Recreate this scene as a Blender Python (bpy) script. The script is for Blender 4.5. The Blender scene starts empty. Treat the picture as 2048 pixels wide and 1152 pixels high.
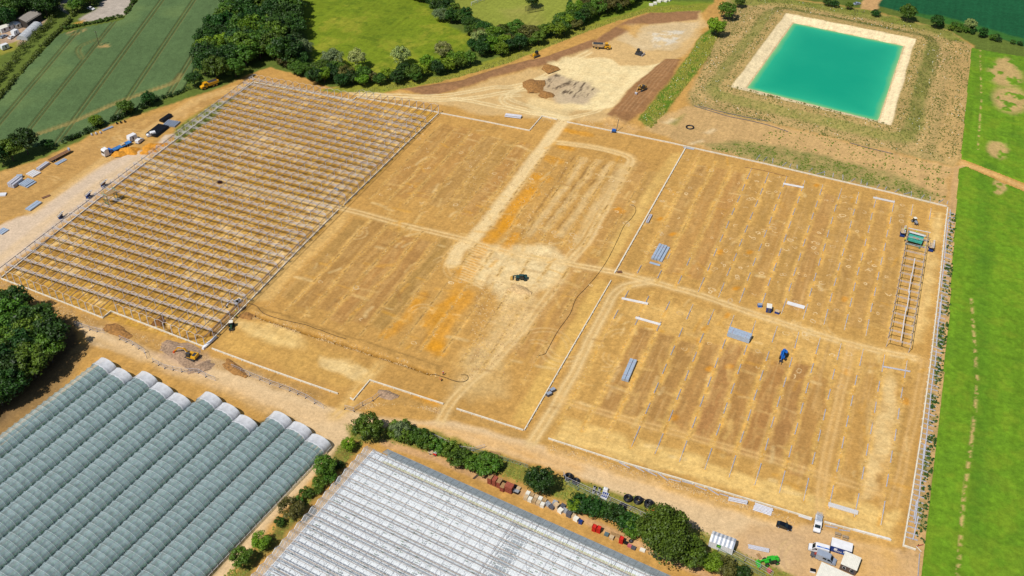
import bpy, math, random
import numpy as np
from mathutils import Vector, Matrix
rnd = random.Random(7)
R_ = math.radians
scene = bpy.context.scene
col = scene.collection

# ------------------------------------------------------------------ camera
CAM_H, FPX = 235.0, 1979.57          # drone height (m), focal length in photo pixels
def _rot(a, b, c):
    ca, sa, cb, sb, cc, sc = math.cos(a), math.sin(a), math.cos(b), math.sin(b), math.cos(c), math.sin(c)
    r0 = np.array([[ca, sa, 0], [0, 0, -1], [-sa, ca, 0]])
    rp = np.array([[1, 0, 0], [0, cb, -sb], [0, sb, cb]])
    rr = np.array([[cc, sc, 0], [-sc, cc, 0], [0, 0, 1]])
    return rr @ rp @ r0
RC = _rot(R_(22.17414), R_(39.04455), R_(-0.93964))
cam_d = bpy.data.cameras.new('camera')
cam = bpy.data.objects.new('camera', cam_d); col.objects.link(cam)
cam_d.sensor_width = 36.0; cam_d.lens = FPX / 2048 * 36.0
cam_d.clip_start = 1.0; cam_d.clip_end = 9000.0
m = Matrix.Identity(4)
for i in range(3):
    m[i][0] = RC[0][i]; m[i][1] = -RC[1][i]; m[i][2] = -RC[2][i]
m[2][3] = CAM_H
cam.matrix_world = m
scene.camera = cam

# ------------------------------------------------------------------ light
SUN_EL = 56.0
SH = np.array([0.39, 0.92]); SH /= np.hypot(*SH)      # direction shadows fall on the ground
world = bpy.data.worlds.new('World'); scene.world = world; world.use_nodes = True
nt = world.node_tree; nt.nodes.clear()
sky = nt.nodes.new('ShaderNodeTexSky'); sky.sky_type = 'NISHITA'; sky.sun_disc = False
sky.sun_elevation = R_(SUN_EL); sky.sun_rotation = math.atan2(-SH[0], -SH[1])
sky.air_density = 1.0; sky.dust_density = 0.6; sky.ozone_density = 1.0
bg = nt.nodes.new('ShaderNodeBackground'); bg.inputs['Strength'].default_value = 0.075
wo = nt.nodes.new('ShaderNodeOutputWorld')
nt.links.new(sky.outputs[0], bg.inputs[0]); nt.links.new(bg.outputs[0], wo.inputs[0])
sd = bpy.data.lights.new('sun', 'SUN'); sd.energy = 4.9; sd.angle = R_(0.5); sd.color = (1.0, 0.955, 0.88)
sun = bpy.data.objects.new('sun', sd); col.objects.link(sun)
ce = math.cos(R_(SUN_EL))
sun.rotation_mode = 'QUATERNION'
sun.rotation_quaternion = Vector((SH[0]*ce, SH[1]*ce, -math.sin(R_(SUN_EL)))).to_track_quat('-Z', 'Y')
sun.location = (-150, -100, 300)
vs = scene.view_settings
vs.view_transform = 'Standard'; vs.look = 'None'; vs.gamma = 1.0; vs.use_curve_mapping = False
vs.exposure = 0.15
scene.cycles.max_bounces = 6; scene.cycles.transparent_max_bounces = 10
scene.cycles.use_denoising = True

# ------------------------------------------------------------------ photo pixel -> ground point
def g0(px, py, z=0.0):
    d = RC.T @ np.array([(px-1024)/FPX, (py-576)/FPX, 1.0])
    t = (z-CAM_H)/d[2]
    return np.array([d[0]*t, d[1]*t])
HF = [None]
def hz(x, y):
    if HF[0] is None: return 0.0
    xs, ys, H = HF[0]
    i = min(max(int(np.searchsorted(xs, x))-1, 0), len(xs)-2); j = min(max(int(np.searchsorted(ys, y))-1, 0), len(ys)-2)
    fx = (x-xs[i])/(xs[i+1]-xs[i]); fy = (y-ys[j])/(ys[j+1]-ys[j])
    return float((H[j, i]*(1-fx)+H[j, i+1]*fx)*(1-fy)+(H[j+1, i]*(1-fx)+H[j+1, i+1]*fx)*fy)
def at(px, py, lift=0.0):
    z = 0.0
    for _ in range(6):
        p = g0(px, py, z); z = hz(*p)
    p = g0(px, py, z)
    return Vector((p[0], p[1], z+lift))
def ang(p, q):
    a, b = at(*p), at(*q); return math.atan2(b.y-a.y, b.x-a.x)

# ------------------------------------------------------------------ materials
GAIN = 1.50
def s2l(c): 
    c = c/255.0
    return c/12.92 if c <= 0.04045 else ((c+0.055)/1.055)**2.4
def C(r, g, b, k=1.0): return tuple(min(0.92, s2l(v)/GAIN*k) for v in (r, g, b))
MATS = {}
def mat(name, c, rough=0.6, metal=0.0, noise=0.12, scale=2.0, bump=0.0, spec=0.4, c2=None, coat=0.0):
    """procedural paint / metal / cloth: base colour broken up by noise"""
    if name in MATS: return MATS[name]
    m = bpy.data.materials.new(name); m.use_nodes = True; n = m.node_tree; b = n.nodes['Principled BSDF']
    b.inputs['Roughness'].default_value = rough; b.inputs['Metallic'].default_value = metal
    b.inputs['Specular IOR Level'].default_value = spec
    if coat: b.inputs['Coat Weight'].default_value = coat
    tc = n.nodes.new('ShaderNodeTexCoord'); nz = n.nodes.new('ShaderNodeTexNoise')
    nz.inputs['Scale'].default_value = scale; nz.inputs['Detail'].default_value = 4.0
    n.links.new(tc.outputs['Object'], nz.inputs['Vector'])
    rp = n.nodes.new('ShaderNodeValToRGB'); rp.color_ramp.elements[0].position = 0.3; rp.color_ramp.elements[1].position = 0.7
    lo = c2 if c2 else tuple(v*(1-noise*2) for v in c); hi = c if c2 else tuple(min(0.95, v*(1+noise)) for v in c)
    rp.color_ramp.elements[0].color = (*lo, 1); rp.color_ramp.elements[1].color = (*hi, 1)
    n.links.new(nz.outputs['Fac'], rp.inputs['Fac']); n.links.new(rp.outputs['Color'], b.inputs['Base Color'])
    if bump:
        bp = n.nodes.new('ShaderNodeBump'); bp.inputs['Strength'].default_value = bump; bp.inputs['Distance'].default_value = 0.1
        n.links.new(nz.outputs['Fac'], bp.inputs['Height']); n.links.new(bp.outputs[0], b.inputs['Normal'])
    MATS[name] = m
    return m
def leafmat(name, c, var=0.35, c2=None):
    m = bpy.data.materials.new(name); m.use_nodes = True; n = m.node_tree; b = n.nodes['Principled BSDF']
    b.inputs['Roughness'].default_value = 0.55; b.inputs['Specular IOR Level'].default_value = 0.25
    at_ = n.nodes.new('ShaderNodeAttribute'); at_.attribute_name = 'tone'
    oi = n.nodes.new('ShaderNodeObjectInfo')
    mx = n.nodes.new('ShaderNodeMix'); mx.data_type = 'RGBA'
    lo = tuple(v*(1-var) for v in c); hi = c2 if c2 else (min(.9, c[0]*(1+var*1.3)), min(.9, c[1]*(1+var*.8)), c[2]*(1+var*.2))
    mx.inputs[6].default_value = (*lo, 1); mx.inputs[7].default_value = (*hi, 1)
    n.links.new(at_.outputs['Fac'], mx.inputs[0])
    hs = n.nodes.new('ShaderNodeHueSaturation')
    mr = n.nodes.new('ShaderNodeMapRange'); mr.inputs['To Min'].default_value = 0.72; mr.inputs['To Max'].default_value = 1.3
    n.links.new(oi.outputs['Random'], mr.inputs['Value']); n.links.new(mr.outputs[0], hs.inputs['Value'])
    mr2 = n.nodes.new('ShaderNodeMapRange'); mr2.inputs['To Min'].default_value = 0.475; mr2.inputs['To Max'].default_value = 0.515
    ml = n.nodes.new('ShaderNodeMath'); ml.operation = 'FRACT'; mm = n.nodes.new('ShaderNodeMath'); mm.operation = 'MULTIPLY'; mm.inputs[1].default_value = 7.31
    n.links.new(oi.outputs['Random'], mm.inputs[0]); n.links.new(mm.outputs[0], ml.inputs[0]); n.links.new(ml.outputs[0], mr2.inputs['Value'])
    n.links.new(mr2.outputs[0], hs.inputs['Hue'])
    n.links.new(mx.outputs[2], hs.inputs['Color']); n.links.new(hs.outputs[0], b.inputs['Base Color'])
    MATS[name] = m
    return m

# ------------------------------------------------------------------ mesh helpers
class MB:
    def __init__(s): s.v = []; s.f = []; s.mi = []; s.cm = 0
    def add(s, vs_, fs):
        o = len(s.v); s.v.extend([tuple(p) for p in vs_]); s.f.extend([tuple(i+o for i in f) for f in fs]); s.mi.extend([s.cm]*len(fs)); return s
    def box(s, x0, x1, y0, y1, z0, z1, tx=0.0, ty=0.0):
        """axis box; tx, ty shrink the top on each side"""
        return s.add([(x0, y0, z0), (x1, y0, z0), (x1, y1, z0), (x0, y1, z0), (x0+tx, y0+ty, z1), (x1-tx, y0+ty, z1), (x1-tx, y1-ty, z1), (x0+tx, y1-ty, z1)],
              [(0, 3, 2, 1), (4, 5, 6, 7), (0, 1, 5, 4), (1, 2, 6, 5), (2, 3, 7, 6), (3, 0, 4, 7)])
    def bar(s, p, q, w=0.1, h=None, up=(0, 0, 1)):
        h = h or w; p, q = Vector(p), Vector(q); d = q-p
        if d.length < 1e-6: return s
        d.normalize(); u = Vector(up)
        if abs(d.dot(u)) > 0.99: u = Vector((1, 0, 0))
        a = d.cross(u).normalized()*(w/2); b = a.cross(d).normalized()*(h/2)
        vs_ = [p-a-b, p+a-b, p+a+b, p-a+b, q-a-b, q+a-b, q+a+b, q-a+b]
        return s.add(vs_, [(3, 2, 1, 0), (4, 5, 6, 7), (0, 1, 5, 4), (1, 2, 6, 5), (2, 3, 7, 6), (3, 0, 4, 7)])
    def tube(s, p, q, r, n=8, r2=None, cap=True):
        p, q = Vector(p), Vector(q); d = (q-p).normalized(); r2 = r if r2 is None else r2
        u = Vector((0, 0, 1)) if abs(d.z) < 0.95 else Vector((1, 0, 0))
        a = d.cross(u).normalized(); b = a.cross(d).normalized()
        vs_ = [p+(a*math.cos(t)+b*math.sin(t))*r for t in [2*math.pi*i/n for i in range(n)]]
        vs_ += [q+(a*math.cos(t)+b*math.sin(t))*r2 for t in [2*math.pi*i/n for i in range(n)]]
        fs = [(i, i+n, (i+1) % n+n, (i+1) % n) for i in range(n)]
        if cap: fs += [tuple(range(n)), tuple(range(2*n-1, n-1, -1))]
        return s.add(vs_, fs)
    def path(s, pts, r, n=6):
        for a, b in zip(pts, pts[1:]): s.tube(a, b, r, n)
        return s
    def prism(s, prof, y0, y1, inset=0.0):
        """profile in x,z extruded along y"""
        n = len(prof)
        cx = sum(p[0] for p in prof)/n; cz = sum(p[1] for p in prof)/n
        vs_ = [(x, y0, z) for x, z in prof]+[(x, y1, z) for x, z in prof]
        fs = [(i, (i+1) % n, (i+1) % n+n, i+n) for i in range(n)]+[tuple(range(n-1, -1, -1)), tuple(range(n, 2*n))]
        return s.add(vs_, fs)
    def ellipsoid(s, c, rx, ry, rz, nu=10, nv=6, zmin=-1.0):
        vs_ = []; fs = []
        for j in range(nv+1):
            t = -math.pi/2+math.pi*j/nv; zz = max(math.sin(t), zmin)
            for i in range(nu):
                a = 2*math.pi*i/nu; vs_.append((c[0]+rx*math.cos(t)*math.cos(a), c[1]+ry*math.cos(t)*math.sin(a), c[2]+rz*zz))
        for j in range(nv):
            for i in range(nu): fs.append((j*nu+i, j*nu+(i+1) % nu, (j+1)*nu+(i+1) % nu, (j+1)*nu+i))
        return s.add(vs_, fs)
    def torus(s, c, R, r, n=20, k=8, sz=1.0):
        vs_ = []; fs = []
        for i in range(n):
            a = 2*math.pi*i/n
            for j in range(k):
                t = 2*math.pi*j/k; rr = R+r*math.cos(t)
                vs_.append((c[0]+rr*math.cos(a), c[1]+rr*math.sin(a), c[2]+r*sz*math.sin(t)))
        for i in range(n):
            for j in range(k): fs.append((i*k+j, ((i+1) % n)*k+j, ((i+1) % n)*k+(j+1) % k, i*k+(j+1) % k))
        return s.add(vs_, fs)
    def mesh(s, name, smooth=False):
        me = bpy.data.meshes.new(name); me.from_pydata([tuple(p) for p in s.v], [], s.f); 
        if smooth: me.polygons.foreach_set('use_smooth', [True]*len(me.polygons))
        me.update(); return me
    def build(s, name, material, parent=None, smooth=False):
        me = s.mesh(name, smooth)
        for mm in (material if isinstance(material, (list, tuple)) else [material]): me.materials.append(mm)
        if any(s.mi): me.polygons.foreach_set('material_index', s.mi)
        return link(name, me, parent)
def link(name, me, parent=None):
    o = bpy.data.objects.new(name, me); col.objects.link(o)
    if parent is not None: o.parent = parent
    return o
def tag(o, label, cat, group=None, kind=None):
    if label: o['label'] = label
    if cat: o['category'] = cat
    if group: o['group'] = group
    if kind: o['kind'] = kind
    return o
def thing(name, label, cat, loc=(0, 0, 0), rz=0.0, group=None, s=1.0):
    o = bpy.data.objects.new(name, None); col.objects.link(o); o.empty_display_size = 0.2
    o.location = loc; o.rotation_euler = (0, 0, rz); o.scale = (s, s, s)
    return tag(o, label, cat, group)
KIDS = {}
def copy_tree(src, loc=None, rz=None, label=None, group=None, s=None, parent=None):
    c = src.copy(); col.objects.link(c)
    if parent is not None: c.parent = parent
    if loc is not None: c.location = loc
    if rz is not None: c.rotation_euler = (0, 0, rz)
    if s is not None: c.scale = (s, s, s) if not isinstance(s, (tuple, list)) else s
    if label: c['label'] = label
    if group: c['group'] = group
    if src.name not in KIDS: KIDS[src.name] = list(src.children)
    for ch in KIDS[src.name]: copy_tree(ch, parent=c)
    return c
def pmesh(name, verts, faces, material, parent=None, smooth=False):
    me = bpy.data.meshes.new(name)
    v = np.asarray(verts, dtype=np.float32); f = np.asarray(faces, dtype=np.int32); k = f.shape[1]
    me.vertices.add(len(v)); me.vertices.foreach_set('co', v.ravel())
    me.loops.add(f.size); me.loops.foreach_set('vertex_index', f.ravel())
    me.polygons.add(len(f)); me.polygons.foreach_set('loop_start', np.arange(0, f.size, k, dtype=np.int32))
    if smooth: me.polygons.foreach_set('use_smooth', np.ones(len(f), dtype=bool))
    me.update(calc_edges=True); me.validate()
    for mm in (material if isinstance(material, (list, tuple)) else [material]): me.materials.append(mm)
    return link(name, me, parent)
# ================================================================== GROUND
def lines(segs):
    out = [segs[0][0]]
    for a, b, st in segs:
        n = max(1, int(round((b-a)/st))); out += [a+(b-a)*(i+1)/n for i in range(n)]
    return np.array(out)
XS = lines([(-3500, -900, 260), (-900, -560, 24), (-560, -300, 1.5), (-300, 72, 0.5), (72, 150, 4), (150, 900, 60), (900, 3500, 260)])
YS = lines([(-1500, -100, 140), (-100, 95, 12), (95, 168, 1.2), (168, 400, 0.5), (400, 640, 1.0), (640, 720, 4), (720, 1500, 40), (1500, 5000, 350)])
NX, NY = len(XS), len(YS)
GX, GY = np.meshgrid(XS, YS)
GX = GX.astype(np.float32); GY = GY.astype(np.float32)
COL = np.zeros((NY, NX, 3), np.float32); AUX = np.zeros((NY, NX, 3), np.float32); HH = np.zeros((NY, NX), np.float32)
def vn(sx, sy, seed, xs=None, ys=None):
    xs = XS if xs is None else xs; ys = YS if ys is None else ys
    lat = np.random.default_rng(seed).random((256, 256)).astype(np.float32)
    u = xs/sx; i = np.floor(u).astype(int); fx = (u-i).astype(np.float32); fx = fx*fx*(3-2*fx)
    v = ys/sy; j = np.floor(v).astype(int); fy = (v-j).astype(np.float32); fy = fy*fy*(3-2*fy)
    i0, i1, j0, j1 = i % 256, (i+1) % 256, j % 256, (j+1) % 256
    a = lat[np.ix_(j0, i0)]; b = lat[np.ix_(j0, i1)]; c = lat[np.ix_(j1, i0)]; d = lat[np.ix_(j1, i1)]
    fx = fx[None, :]; fy = fy[:, None]
    return (a*(1-fx)+b*fx)*(1-fy)+(c*(1-fx)+d*fx)*fy
def fbm(sx, sy, seed, oct=4, xs=None, ys=None, pers=.62):
    s = 0; amp = 1.0; tot = 0
    for o in range(oct):
        s = s+amp*vn(sx/2**o, sy/2**o, seed+o*17, xs, ys); tot += amp; amp *= pers
    return s/tot
def ss(e0, e1, x):
    t = np.clip((x-e0)/(e1-e0), 0, 1); return t*t*(3-2*t)
WX = (fbm(9, 9, 11, 3)-0.5)*2; WY = (fbm(9, 9, 71, 3)-0.5)*2        # edge wobble
N1 = fbm(14, 14, 21, 5); N2 = fbm(4, 4, 31, 4); N3 = fbm(1.6, 9, 41, 3); N4 = fbm(60, 60, 51, 3); N5 = fbm(9, 1.6, 61, 3); N6 = fbm(1.3, 1.3, 81, 2)
def wpts(px, z=0.0): return np.array([g0(a, b, z) for a, b in px])
def sl(P, pad):
    i0, i1 = np.searchsorted(XS, [P[:, 0].min()-pad, P[:, 0].max()+pad]); j0, j1 = np.searchsorted(YS, [P[:, 1].min()-pad, P[:, 1].max()+pad])
    return slice(max(j0-1, 0), min(j1+1, NY)), slice(max(i0-1, 0), min(i1+1, NX))
def segd(x, y, P, closed):
    n = len(P); d = np.full(x.shape, 1e9, np.float32)
    for k in range(n if closed else n-1):
        a, b = P[k], P[(k+1) % n]; e = b-a; L = float(e@e)+1e-9
        t = np.clip(((x-a[0])*e[0]+(y-a[1])*e[1])/L, 0, 1)
        d = np.minimum(d, (x-a[0]-t*e[0])**2+(y-a[1]-t*e[1])**2)
    return np.sqrt(d)
def sdist(P, warp, pad=30):
    s = sl(P, pad); x = GX[s]+WX[s]*warp; y = GY[s]+WY[s]*warp
    ins = np.zeros(x.shape, bool); n = len(P)
    for k in range(n):
        a, b = P[k], P[(k+1) % n]
        if a[1] == b[1]: continue
        c = ((a[1] > y) != (b[1] > y)) & (x < (b[0]-a[0])*(y-a[1])/(b[1]-a[1])+a[0]); ins ^= c
    d = segd(x, y, P, True)
    return s, np.where(ins, d, -d)
def paint(s, a, c):
    c = np.array(c, np.float32); COL[s] = COL[s]*(1-a[..., None])+c*a[..., None]
def poly(px, c, feather=1.0, warp=2.0, alpha=1.0, veg=None, mod=None, clod=None, world=False, sm=None):
    P = np.array(px, float) if world else wpts(px)
    s, d = sdist(P, warp, feather+warp+2)
    a = ss(-feather, feather, d)*alpha
    if mod is not None: a = a*mod[s]
    if c is not None: paint(s, a, c)
    if veg is not None: AUX[s][..., 0] = AUX[s][..., 0]*(1-a)+veg*a
    if clod is not None: AUX[s][..., 1] = AUX[s][..., 1]*(1-a)+clod*a
    if sm is not None: AUX[s][..., 2] = AUX[s][..., 2]*(1-a)+sm*a
    return s, a
def stroke(px, w, c, alpha=1.0, feather=0.6, warp=0.7, mod=None, h=0.0, world=False, veg=None, clod=None, sm=None):
    P = np.array(px, float) if world else wpts(px)
    s = sl(P, w+feather+warp+1)
    if s[0].stop <= s[0].start or s[1].stop <= s[1].start: return
    d = segd(GX[s]+WX[s]*warp, GY[s]+WY[s]*warp, P, False)
    a = (1-ss(w/2-feather, w/2+feather, d))
    if h: HH[s] += a*h
    a = a*alpha
    if mod is not None: a = a*mod[s]
    if c is not None: paint(s, a, c)
    if veg is not None: AUX[s][..., 0] = AUX[s][..., 0]*(1-a)+veg*a
    if clod is not None: AUX[s][..., 1] = AUX[s][..., 1]*(1-a)+clod*a
    if sm is not None: AUX[s][..., 2] = np.maximum(AUX[s][..., 2], sm*a)
def smoothpl(P, n=6):
    P = np.array(P, float); out = []
    for k in range(len(P)-1):
        p0, p1, p2, p3 = P[max(k-1, 0)], P[k], P[k+1], P[min(k+2, len(P)-1)]
        for i in range(n):
            t = i/n; out.append(0.5*((2*p1)+(-p0+p2)*t+(2*p0-5*p1+4*p2-p3)*t*t+(-p0+3*p1-3*p2+p3)*t**3))
    out.append(P[-1]); return np.array(out)
def offs(P, d):
    T = np.gradient(P, axis=0); T /= np.linalg.norm(T, axis=1)[:, None]+1e-9
    return P+np.c_[-T[:, 1], T[:, 0]]*d
def track(px, c, gap=2.0, w=0.9, alpha=0.8, bed=0.0, bedw=4.0, rut=-0.05, warp=0.35, n=1, spread=1.5, cd=None):
    P = smoothpl(wpts(px))
    if bed: stroke(P, bedw, c, alpha=bed, feather=1.2, warp=0.8, world=True, mod=0.75+0.3*N2, sm=.8)
    for q in range(n):
        o = 0 if n == 1 else (rnd.random()-0.5)*2*spread
        Q = P if n == 1 else P+np.c_[np.sin(np.linspace(0, 5, len(P))+q*2.1), np.cos(np.linspace(0, 4, len(P))+q)]*spread*0.4
        for sgn in (-1, 1):
            stroke(offs(Q, sgn*gap/2+o), w, c, alpha=alpha*(1 if n == 1 else 0.65), feather=0.35, warp=warp, world=True, mod=0.75+0.4*N2, h=rut, sm=1.0)
        if cd is not None: stroke(offs(Q, o), 0.6, cd, alpha=0.35, feather=0.4, warp=warp, world=True)
SOIL = C(200, 154, 84); CREAM = C(238, 210, 156); PALE = C(230, 196, 130); BROWN = C(184, 140, 80); DARK = C(160, 118, 68); OCHRE = C(220, 152, 40)
ROAD = C(226, 194, 148); PINK = C(220, 196, 168); TOP = C(158, 117, 80); GRASS = C(96, 118, 42); BANK = C(182, 155, 100)
COL[:] = C(100, 116, 48)
# ---- farmland beyond the site
NORTH = [(-60, 350), (-60, -60), (2200, -60), (2200, 120), (1960, 84), (1900, 62), (1740, 22), (1560, -4), (1440, -8), (1400, 5), (1170, 52), (1000, 104), (880, 134), (800, 168), (640, 178), (560, 146), (540, 130), (470, 165), (390, 190), (190, 262), (100, 308)]
SITE = [(-60, 360), (100, 312), (190, 266), (300, 222), (400, 190), (470, 163), (540, 133), (600, 152), (660, 175), (800, 172), (900, 150), (1010, 122), (1180, 56), (1300, 18), (1410, 14), (1440, -8), (1560, -8), (1740, 20), (1900, 62), (1950, 90), (1935, 300), (2250, 440), (2250, 500), (1930, 340), (1912, 420), (1900, 560), (1878, 800), (1842, 1180), (1820, 1400), (700, 1400), (-200, 1250), (-200, 400)]
poly(SITE, SOIL, 1.0, 2.0)
poly([(596, -20), (840, -20), (872, 30), (905, 52), (940, 75), (932, 110), (880, 142), (640, 150), (612, 70)], C(120, 138, 32), 2, 3)
poly([(596, -20), (840, -20), (872, 30), (905, 52), (940, 75), (932, 110), (880, 142), (640, 150), (612, 70)], C(142, 146, 44), 2, 3, mod=ss(0.5, 0.75, N1))
poly([(596, -20), (840, -20), (872, 30), (905, 52), (940, 75), (932, 110), (880, 142), (640, 150), (612, 70)], C(96, 118, 26), 2, 3, alpha=.7, mod=ss(0.55, 0.7, N2))
poly([(830, -20), (1170, -20), (1145, 60), (1035, 72), (965, 52), (900, 20)], C(142, 150, 60), 2, 3)
poly([(1000, 20), (1080, 10), (1090, 50), (1040, 55)], C(158, 152, 78), 4, 3, mod=N1)
poly([(1150, 20), (1250, 0), (1420, 4), (1405, 18), (1300, 22), (1180, 60)], C(122, 142, 44), 2, 3)
poly([(1690, -30), (2250, -30), (2250, 140), (2048, 92), (1960, 64), (1850, 36), (1800, 24), (1740, 8)], C(30, 92, 56), 1.2, 1.5)
poly([(1730, -10), (1770, -10), (1750, 22), (1722, 18)], C(206, 164, 110), 1, 2)
poly([(1800, 24), (1850, 36), (1960, 64), (2048, 90), (2048, 78), (1960, 52), (1880, 32)], C(70, 120, 40), 2, 2, alpha=.7)
# road, lay-by and yards at the far left
poly([(120, 10), (150, 0), (190, -20), (150, -20), (110, 14), (140, 30)], C(168, 160, 146), .6, .5)
poly([(165, 45), (160, 38), (200, 12), (205, 0), (258, -20), (270, 0), (248, 30)], C(188, 176, 162), 1, 1.5)
poly([(0, 65), (60, 48), (95, 38), (50, 85), (30, 95), (0, 90)], C(184, 156, 130), 1, 1.5)
poly([(0, 95), (40, 80), (30, 100), (0, 110)], C(150, 146, 60), 1, 1.5)
poly([(145, 48), (175, 38), (165, 50)], C(190, 150, 70), 1, 1)
# verge, berm, excavation
poly([(640, 180), (760, 163), (900, 150), (1000, 112), (1170, 52), (1300, 14), (1420, 6), (1405, 26), (1290, 26), (1180, 60), (1010, 128), (880, 164), (760, 186), (680, 186)], C(146, 148, 52), 1.2, 2, veg=.45)
poly([(880, 190), (1010, 152), (1100, 127), (1180, 88), (1290, 32), (1400, 22), (1412, 50), (1380, 100), (1335, 130), (1275, 185), (1225, 245), (1130, 242), (960, 228), (800, 190), (720, 184)], C(214, 178, 120), 2, 3, sm=.6)
poly([(800, 180), (920, 162), (1020, 130), (1100, 112), (1185, 80), (1260, 40), (1300, 26), (1400, 22), (1395, 36), (1290, 46), (1190, 92), (1090, 130), (1010, 150), (920, 178), (860, 190)], TOP, 1.0, 1.5, clod=.6)
poly([(1262, 50), (1340, 42), (1395, 40), (1390, 66), (1345, 98), (1290, 98), (1240, 76)], C(216, 192, 150), 2, 3, mod=.4+.6*N1)
poly([(1300, 60), (1370, 55), (1360, 80), (1310, 90)], C(222, 210, 186), 2, 3, mod=ss(.35, .6, N2))
poly([(1240, 55), (1290, 45), (1270, 70)], C(214, 164, 84), 2, 3, alpha=.7)
poly([(1095, 124), (1150, 113), (1185, 108), (1225, 114), (1240, 128), (1290, 128), (1330, 122), (1290, 160), (1262, 175), (1225, 210), (1190, 215), (1130, 215), (1110, 190), (1140, 165)], C(240, 218, 164), 1.5, 3, mod=.55+.6*N2)
poly([(1060, 190), (1110, 200), (1160, 205), (1130, 240), (1100, 235), (1060, 215)], C(238, 210, 152), 2, 3, alpha=.8)
poly([(1080, 152), (1112, 142), (1185, 162), (1204, 180), (1165, 205), (1110, 200), (1086, 182)], C(194, 172, 140), 2, 3, mod=.5+.6*N1)
poly([(1085, 150), (1112, 142), (1190, 164), (1200, 180), (1150, 195), (1100, 172)], C(92, 76, 60), 1.5, 2, alpha=.9, mod=ss(.56, .66, fbm(1.2, 5, 99, 2))*ss(.35, .6, N2))
poly([(1212, 232), (1265, 172), (1330, 116), (1362, 120), (1342, 160), (1286, 226), (1250, 250)], C(158, 115, 74), 1, 1.2, clod=.4)
for k in range(5): stroke([(1232+k*9, 226), (1290+k*9, 160), (1330+k*6, 122)], .5, C(190, 150, 108), .5, .4, .5)
poly([(1228, 235), (1255, 245), (1290, 262), (1250, 268), (1200, 255)], C(214, 170, 108), 1.5, 3, mod=.3+N2, clod=.8)
poly([(1276, 240), (1300, 260), (1312, 250), (1420, 110), (1440, 60), (1480, 20), (1420, 60), (1402, 70), (1382, 104), (1342, 162)], C(96, 126, 34), 1, 1.5, veg=.8)
# reservoir banks
poly([(1455, -6), (1560, -6), (1740, 22), (1900, 62), (1948, 92), (1938, 300), (1905, 330), (1860, 320), (1700, 285), (1560, 250), (1390, 215), (1374, 196), (1420, 110), (1440, 60)], BANK, 1.5, 2.5, veg=.6)
poly([(1455, -6), (1560, -6), (1740, 22), (1900, 62), (1935, 84), (1900, 80), (1740, 40), (1560, 12), (1470, 10)], C(128, 140, 52), 2, 3, veg=.5, mod=.4+.8*N2)
poly([(1835, 90), (1870, 95), (1850, 260), (1810, 285), (1790, 250)], C(140, 144, 62), 3, 3, alpha=.55, mod=N2*1.4)
poly([(1905, 80), (1945, 92), (1936, 300), (1905, 330), (1870, 300), (1890, 200)], C(206, 168, 108), 2, 3, alpha=.85, mod=.5+.6*N3, veg=.25)
poly([(1390, 214), (1560, 252), (1700, 287), (1860, 322), (1908, 332), (1896, 412), (1800, 388), (1640, 350), (1400, 296), (1290, 264), (1330, 225)], C(206, 168, 112), 2, 3, veg=.15)
poly([(1400, 290), (1480, 282), (1560, 292), (1680, 322), (1800, 352), (1880, 392), (1850, 400), (1640, 350)], C(150, 142, 82), 2.5, 3, veg=.6, mod=.3+N2)
poly([(1330, 245), (1370, 228), (1350, 250)], C(140, 138, 70), 1.5, 1, alpha=.7)
for a in ((1420, 262), (1335, 240), (1390, 285)): poly([(a[0]-12, a[1]+4), (a[0]+8, a[1]-5), (a[0]+14, a[1]-2), (a[0]-4, a[1]+6)], C(232, 206, 160), 1.5, 2, alpha=.8)
_C = wpts([(1461, 174), (1572, 26), (1832, 77), (1782, 251)], 2.2); s, d_ = sdist(_C, 1.2, 26); d_ = -d_
paint(s, (ss(0, 1, d_)-ss(4, 6.5, d_))*.8, C(196, 164, 104)); paint(s, (ss(5, 7, d_)-ss(11, 14, d_))*(.25+.6*N2[s]), C(134, 138, 64)); paint(s, (ss(13, 15, d_)-ss(18, 21, d_))*.7*(.4+.6*N2[s]), C(212, 174, 116))
# strip between wall and crop on the right
poly([(1908, 332), (1932, 326), (1915, 470), (1905, 600), (1885, 800), (1868, 950), (1850, 1160), (1806, 1160), (1826, 980), (1846, 860), (1866, 700), (1884, 560), (1898, 414)], C(206, 166, 112), 1, 1, veg=.1)
stroke([(1900, 480), (1893, 560), (1882, 660), (1866, 800), (1855, 900), (1842, 1050)], 2.6, C(110, 122, 62), .7, 1.2, 1.2, mod=ss(.35, .6, N2), veg=.8)
stroke([(1925, 325), (1990, 350), (2060, 380), (2300, 470)], 3.2, C(220, 174, 108), 1, .7, .8)
# ---- inside the site
FR = [(2.5, 557), (206, 637), (410, 695), (878, 226), (507, 165)]
poly(FR, C(196, 150, 72), 1, 0.5, clod=.4)
N7 = fbm(2.4, 2.4, 131, 4, pers=.75); N8 = fbm(1.4, 1.4, 141, 3, pers=.8)
poly(FR, C(216, 168, 66), 1, .5, mod=ss(.42, .6, N7)*.7)
poly(FR, C(158, 116, 60), 1, .5, mod=ss(.52, .64, N8)*.6)
poly(FR, C(236, 200, 138), 1, .5, mod=ss(.55, .68, N1*.5+N7*.5)*.75)
stroke([(420, 640), (520, 540), (640, 420), (700, 350), (800, 260)], 9, C(240, 206, 146), .55, 4, 2, mod=ss(.4, .6, N7))
poly(FR, None, 1, .5)
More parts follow.
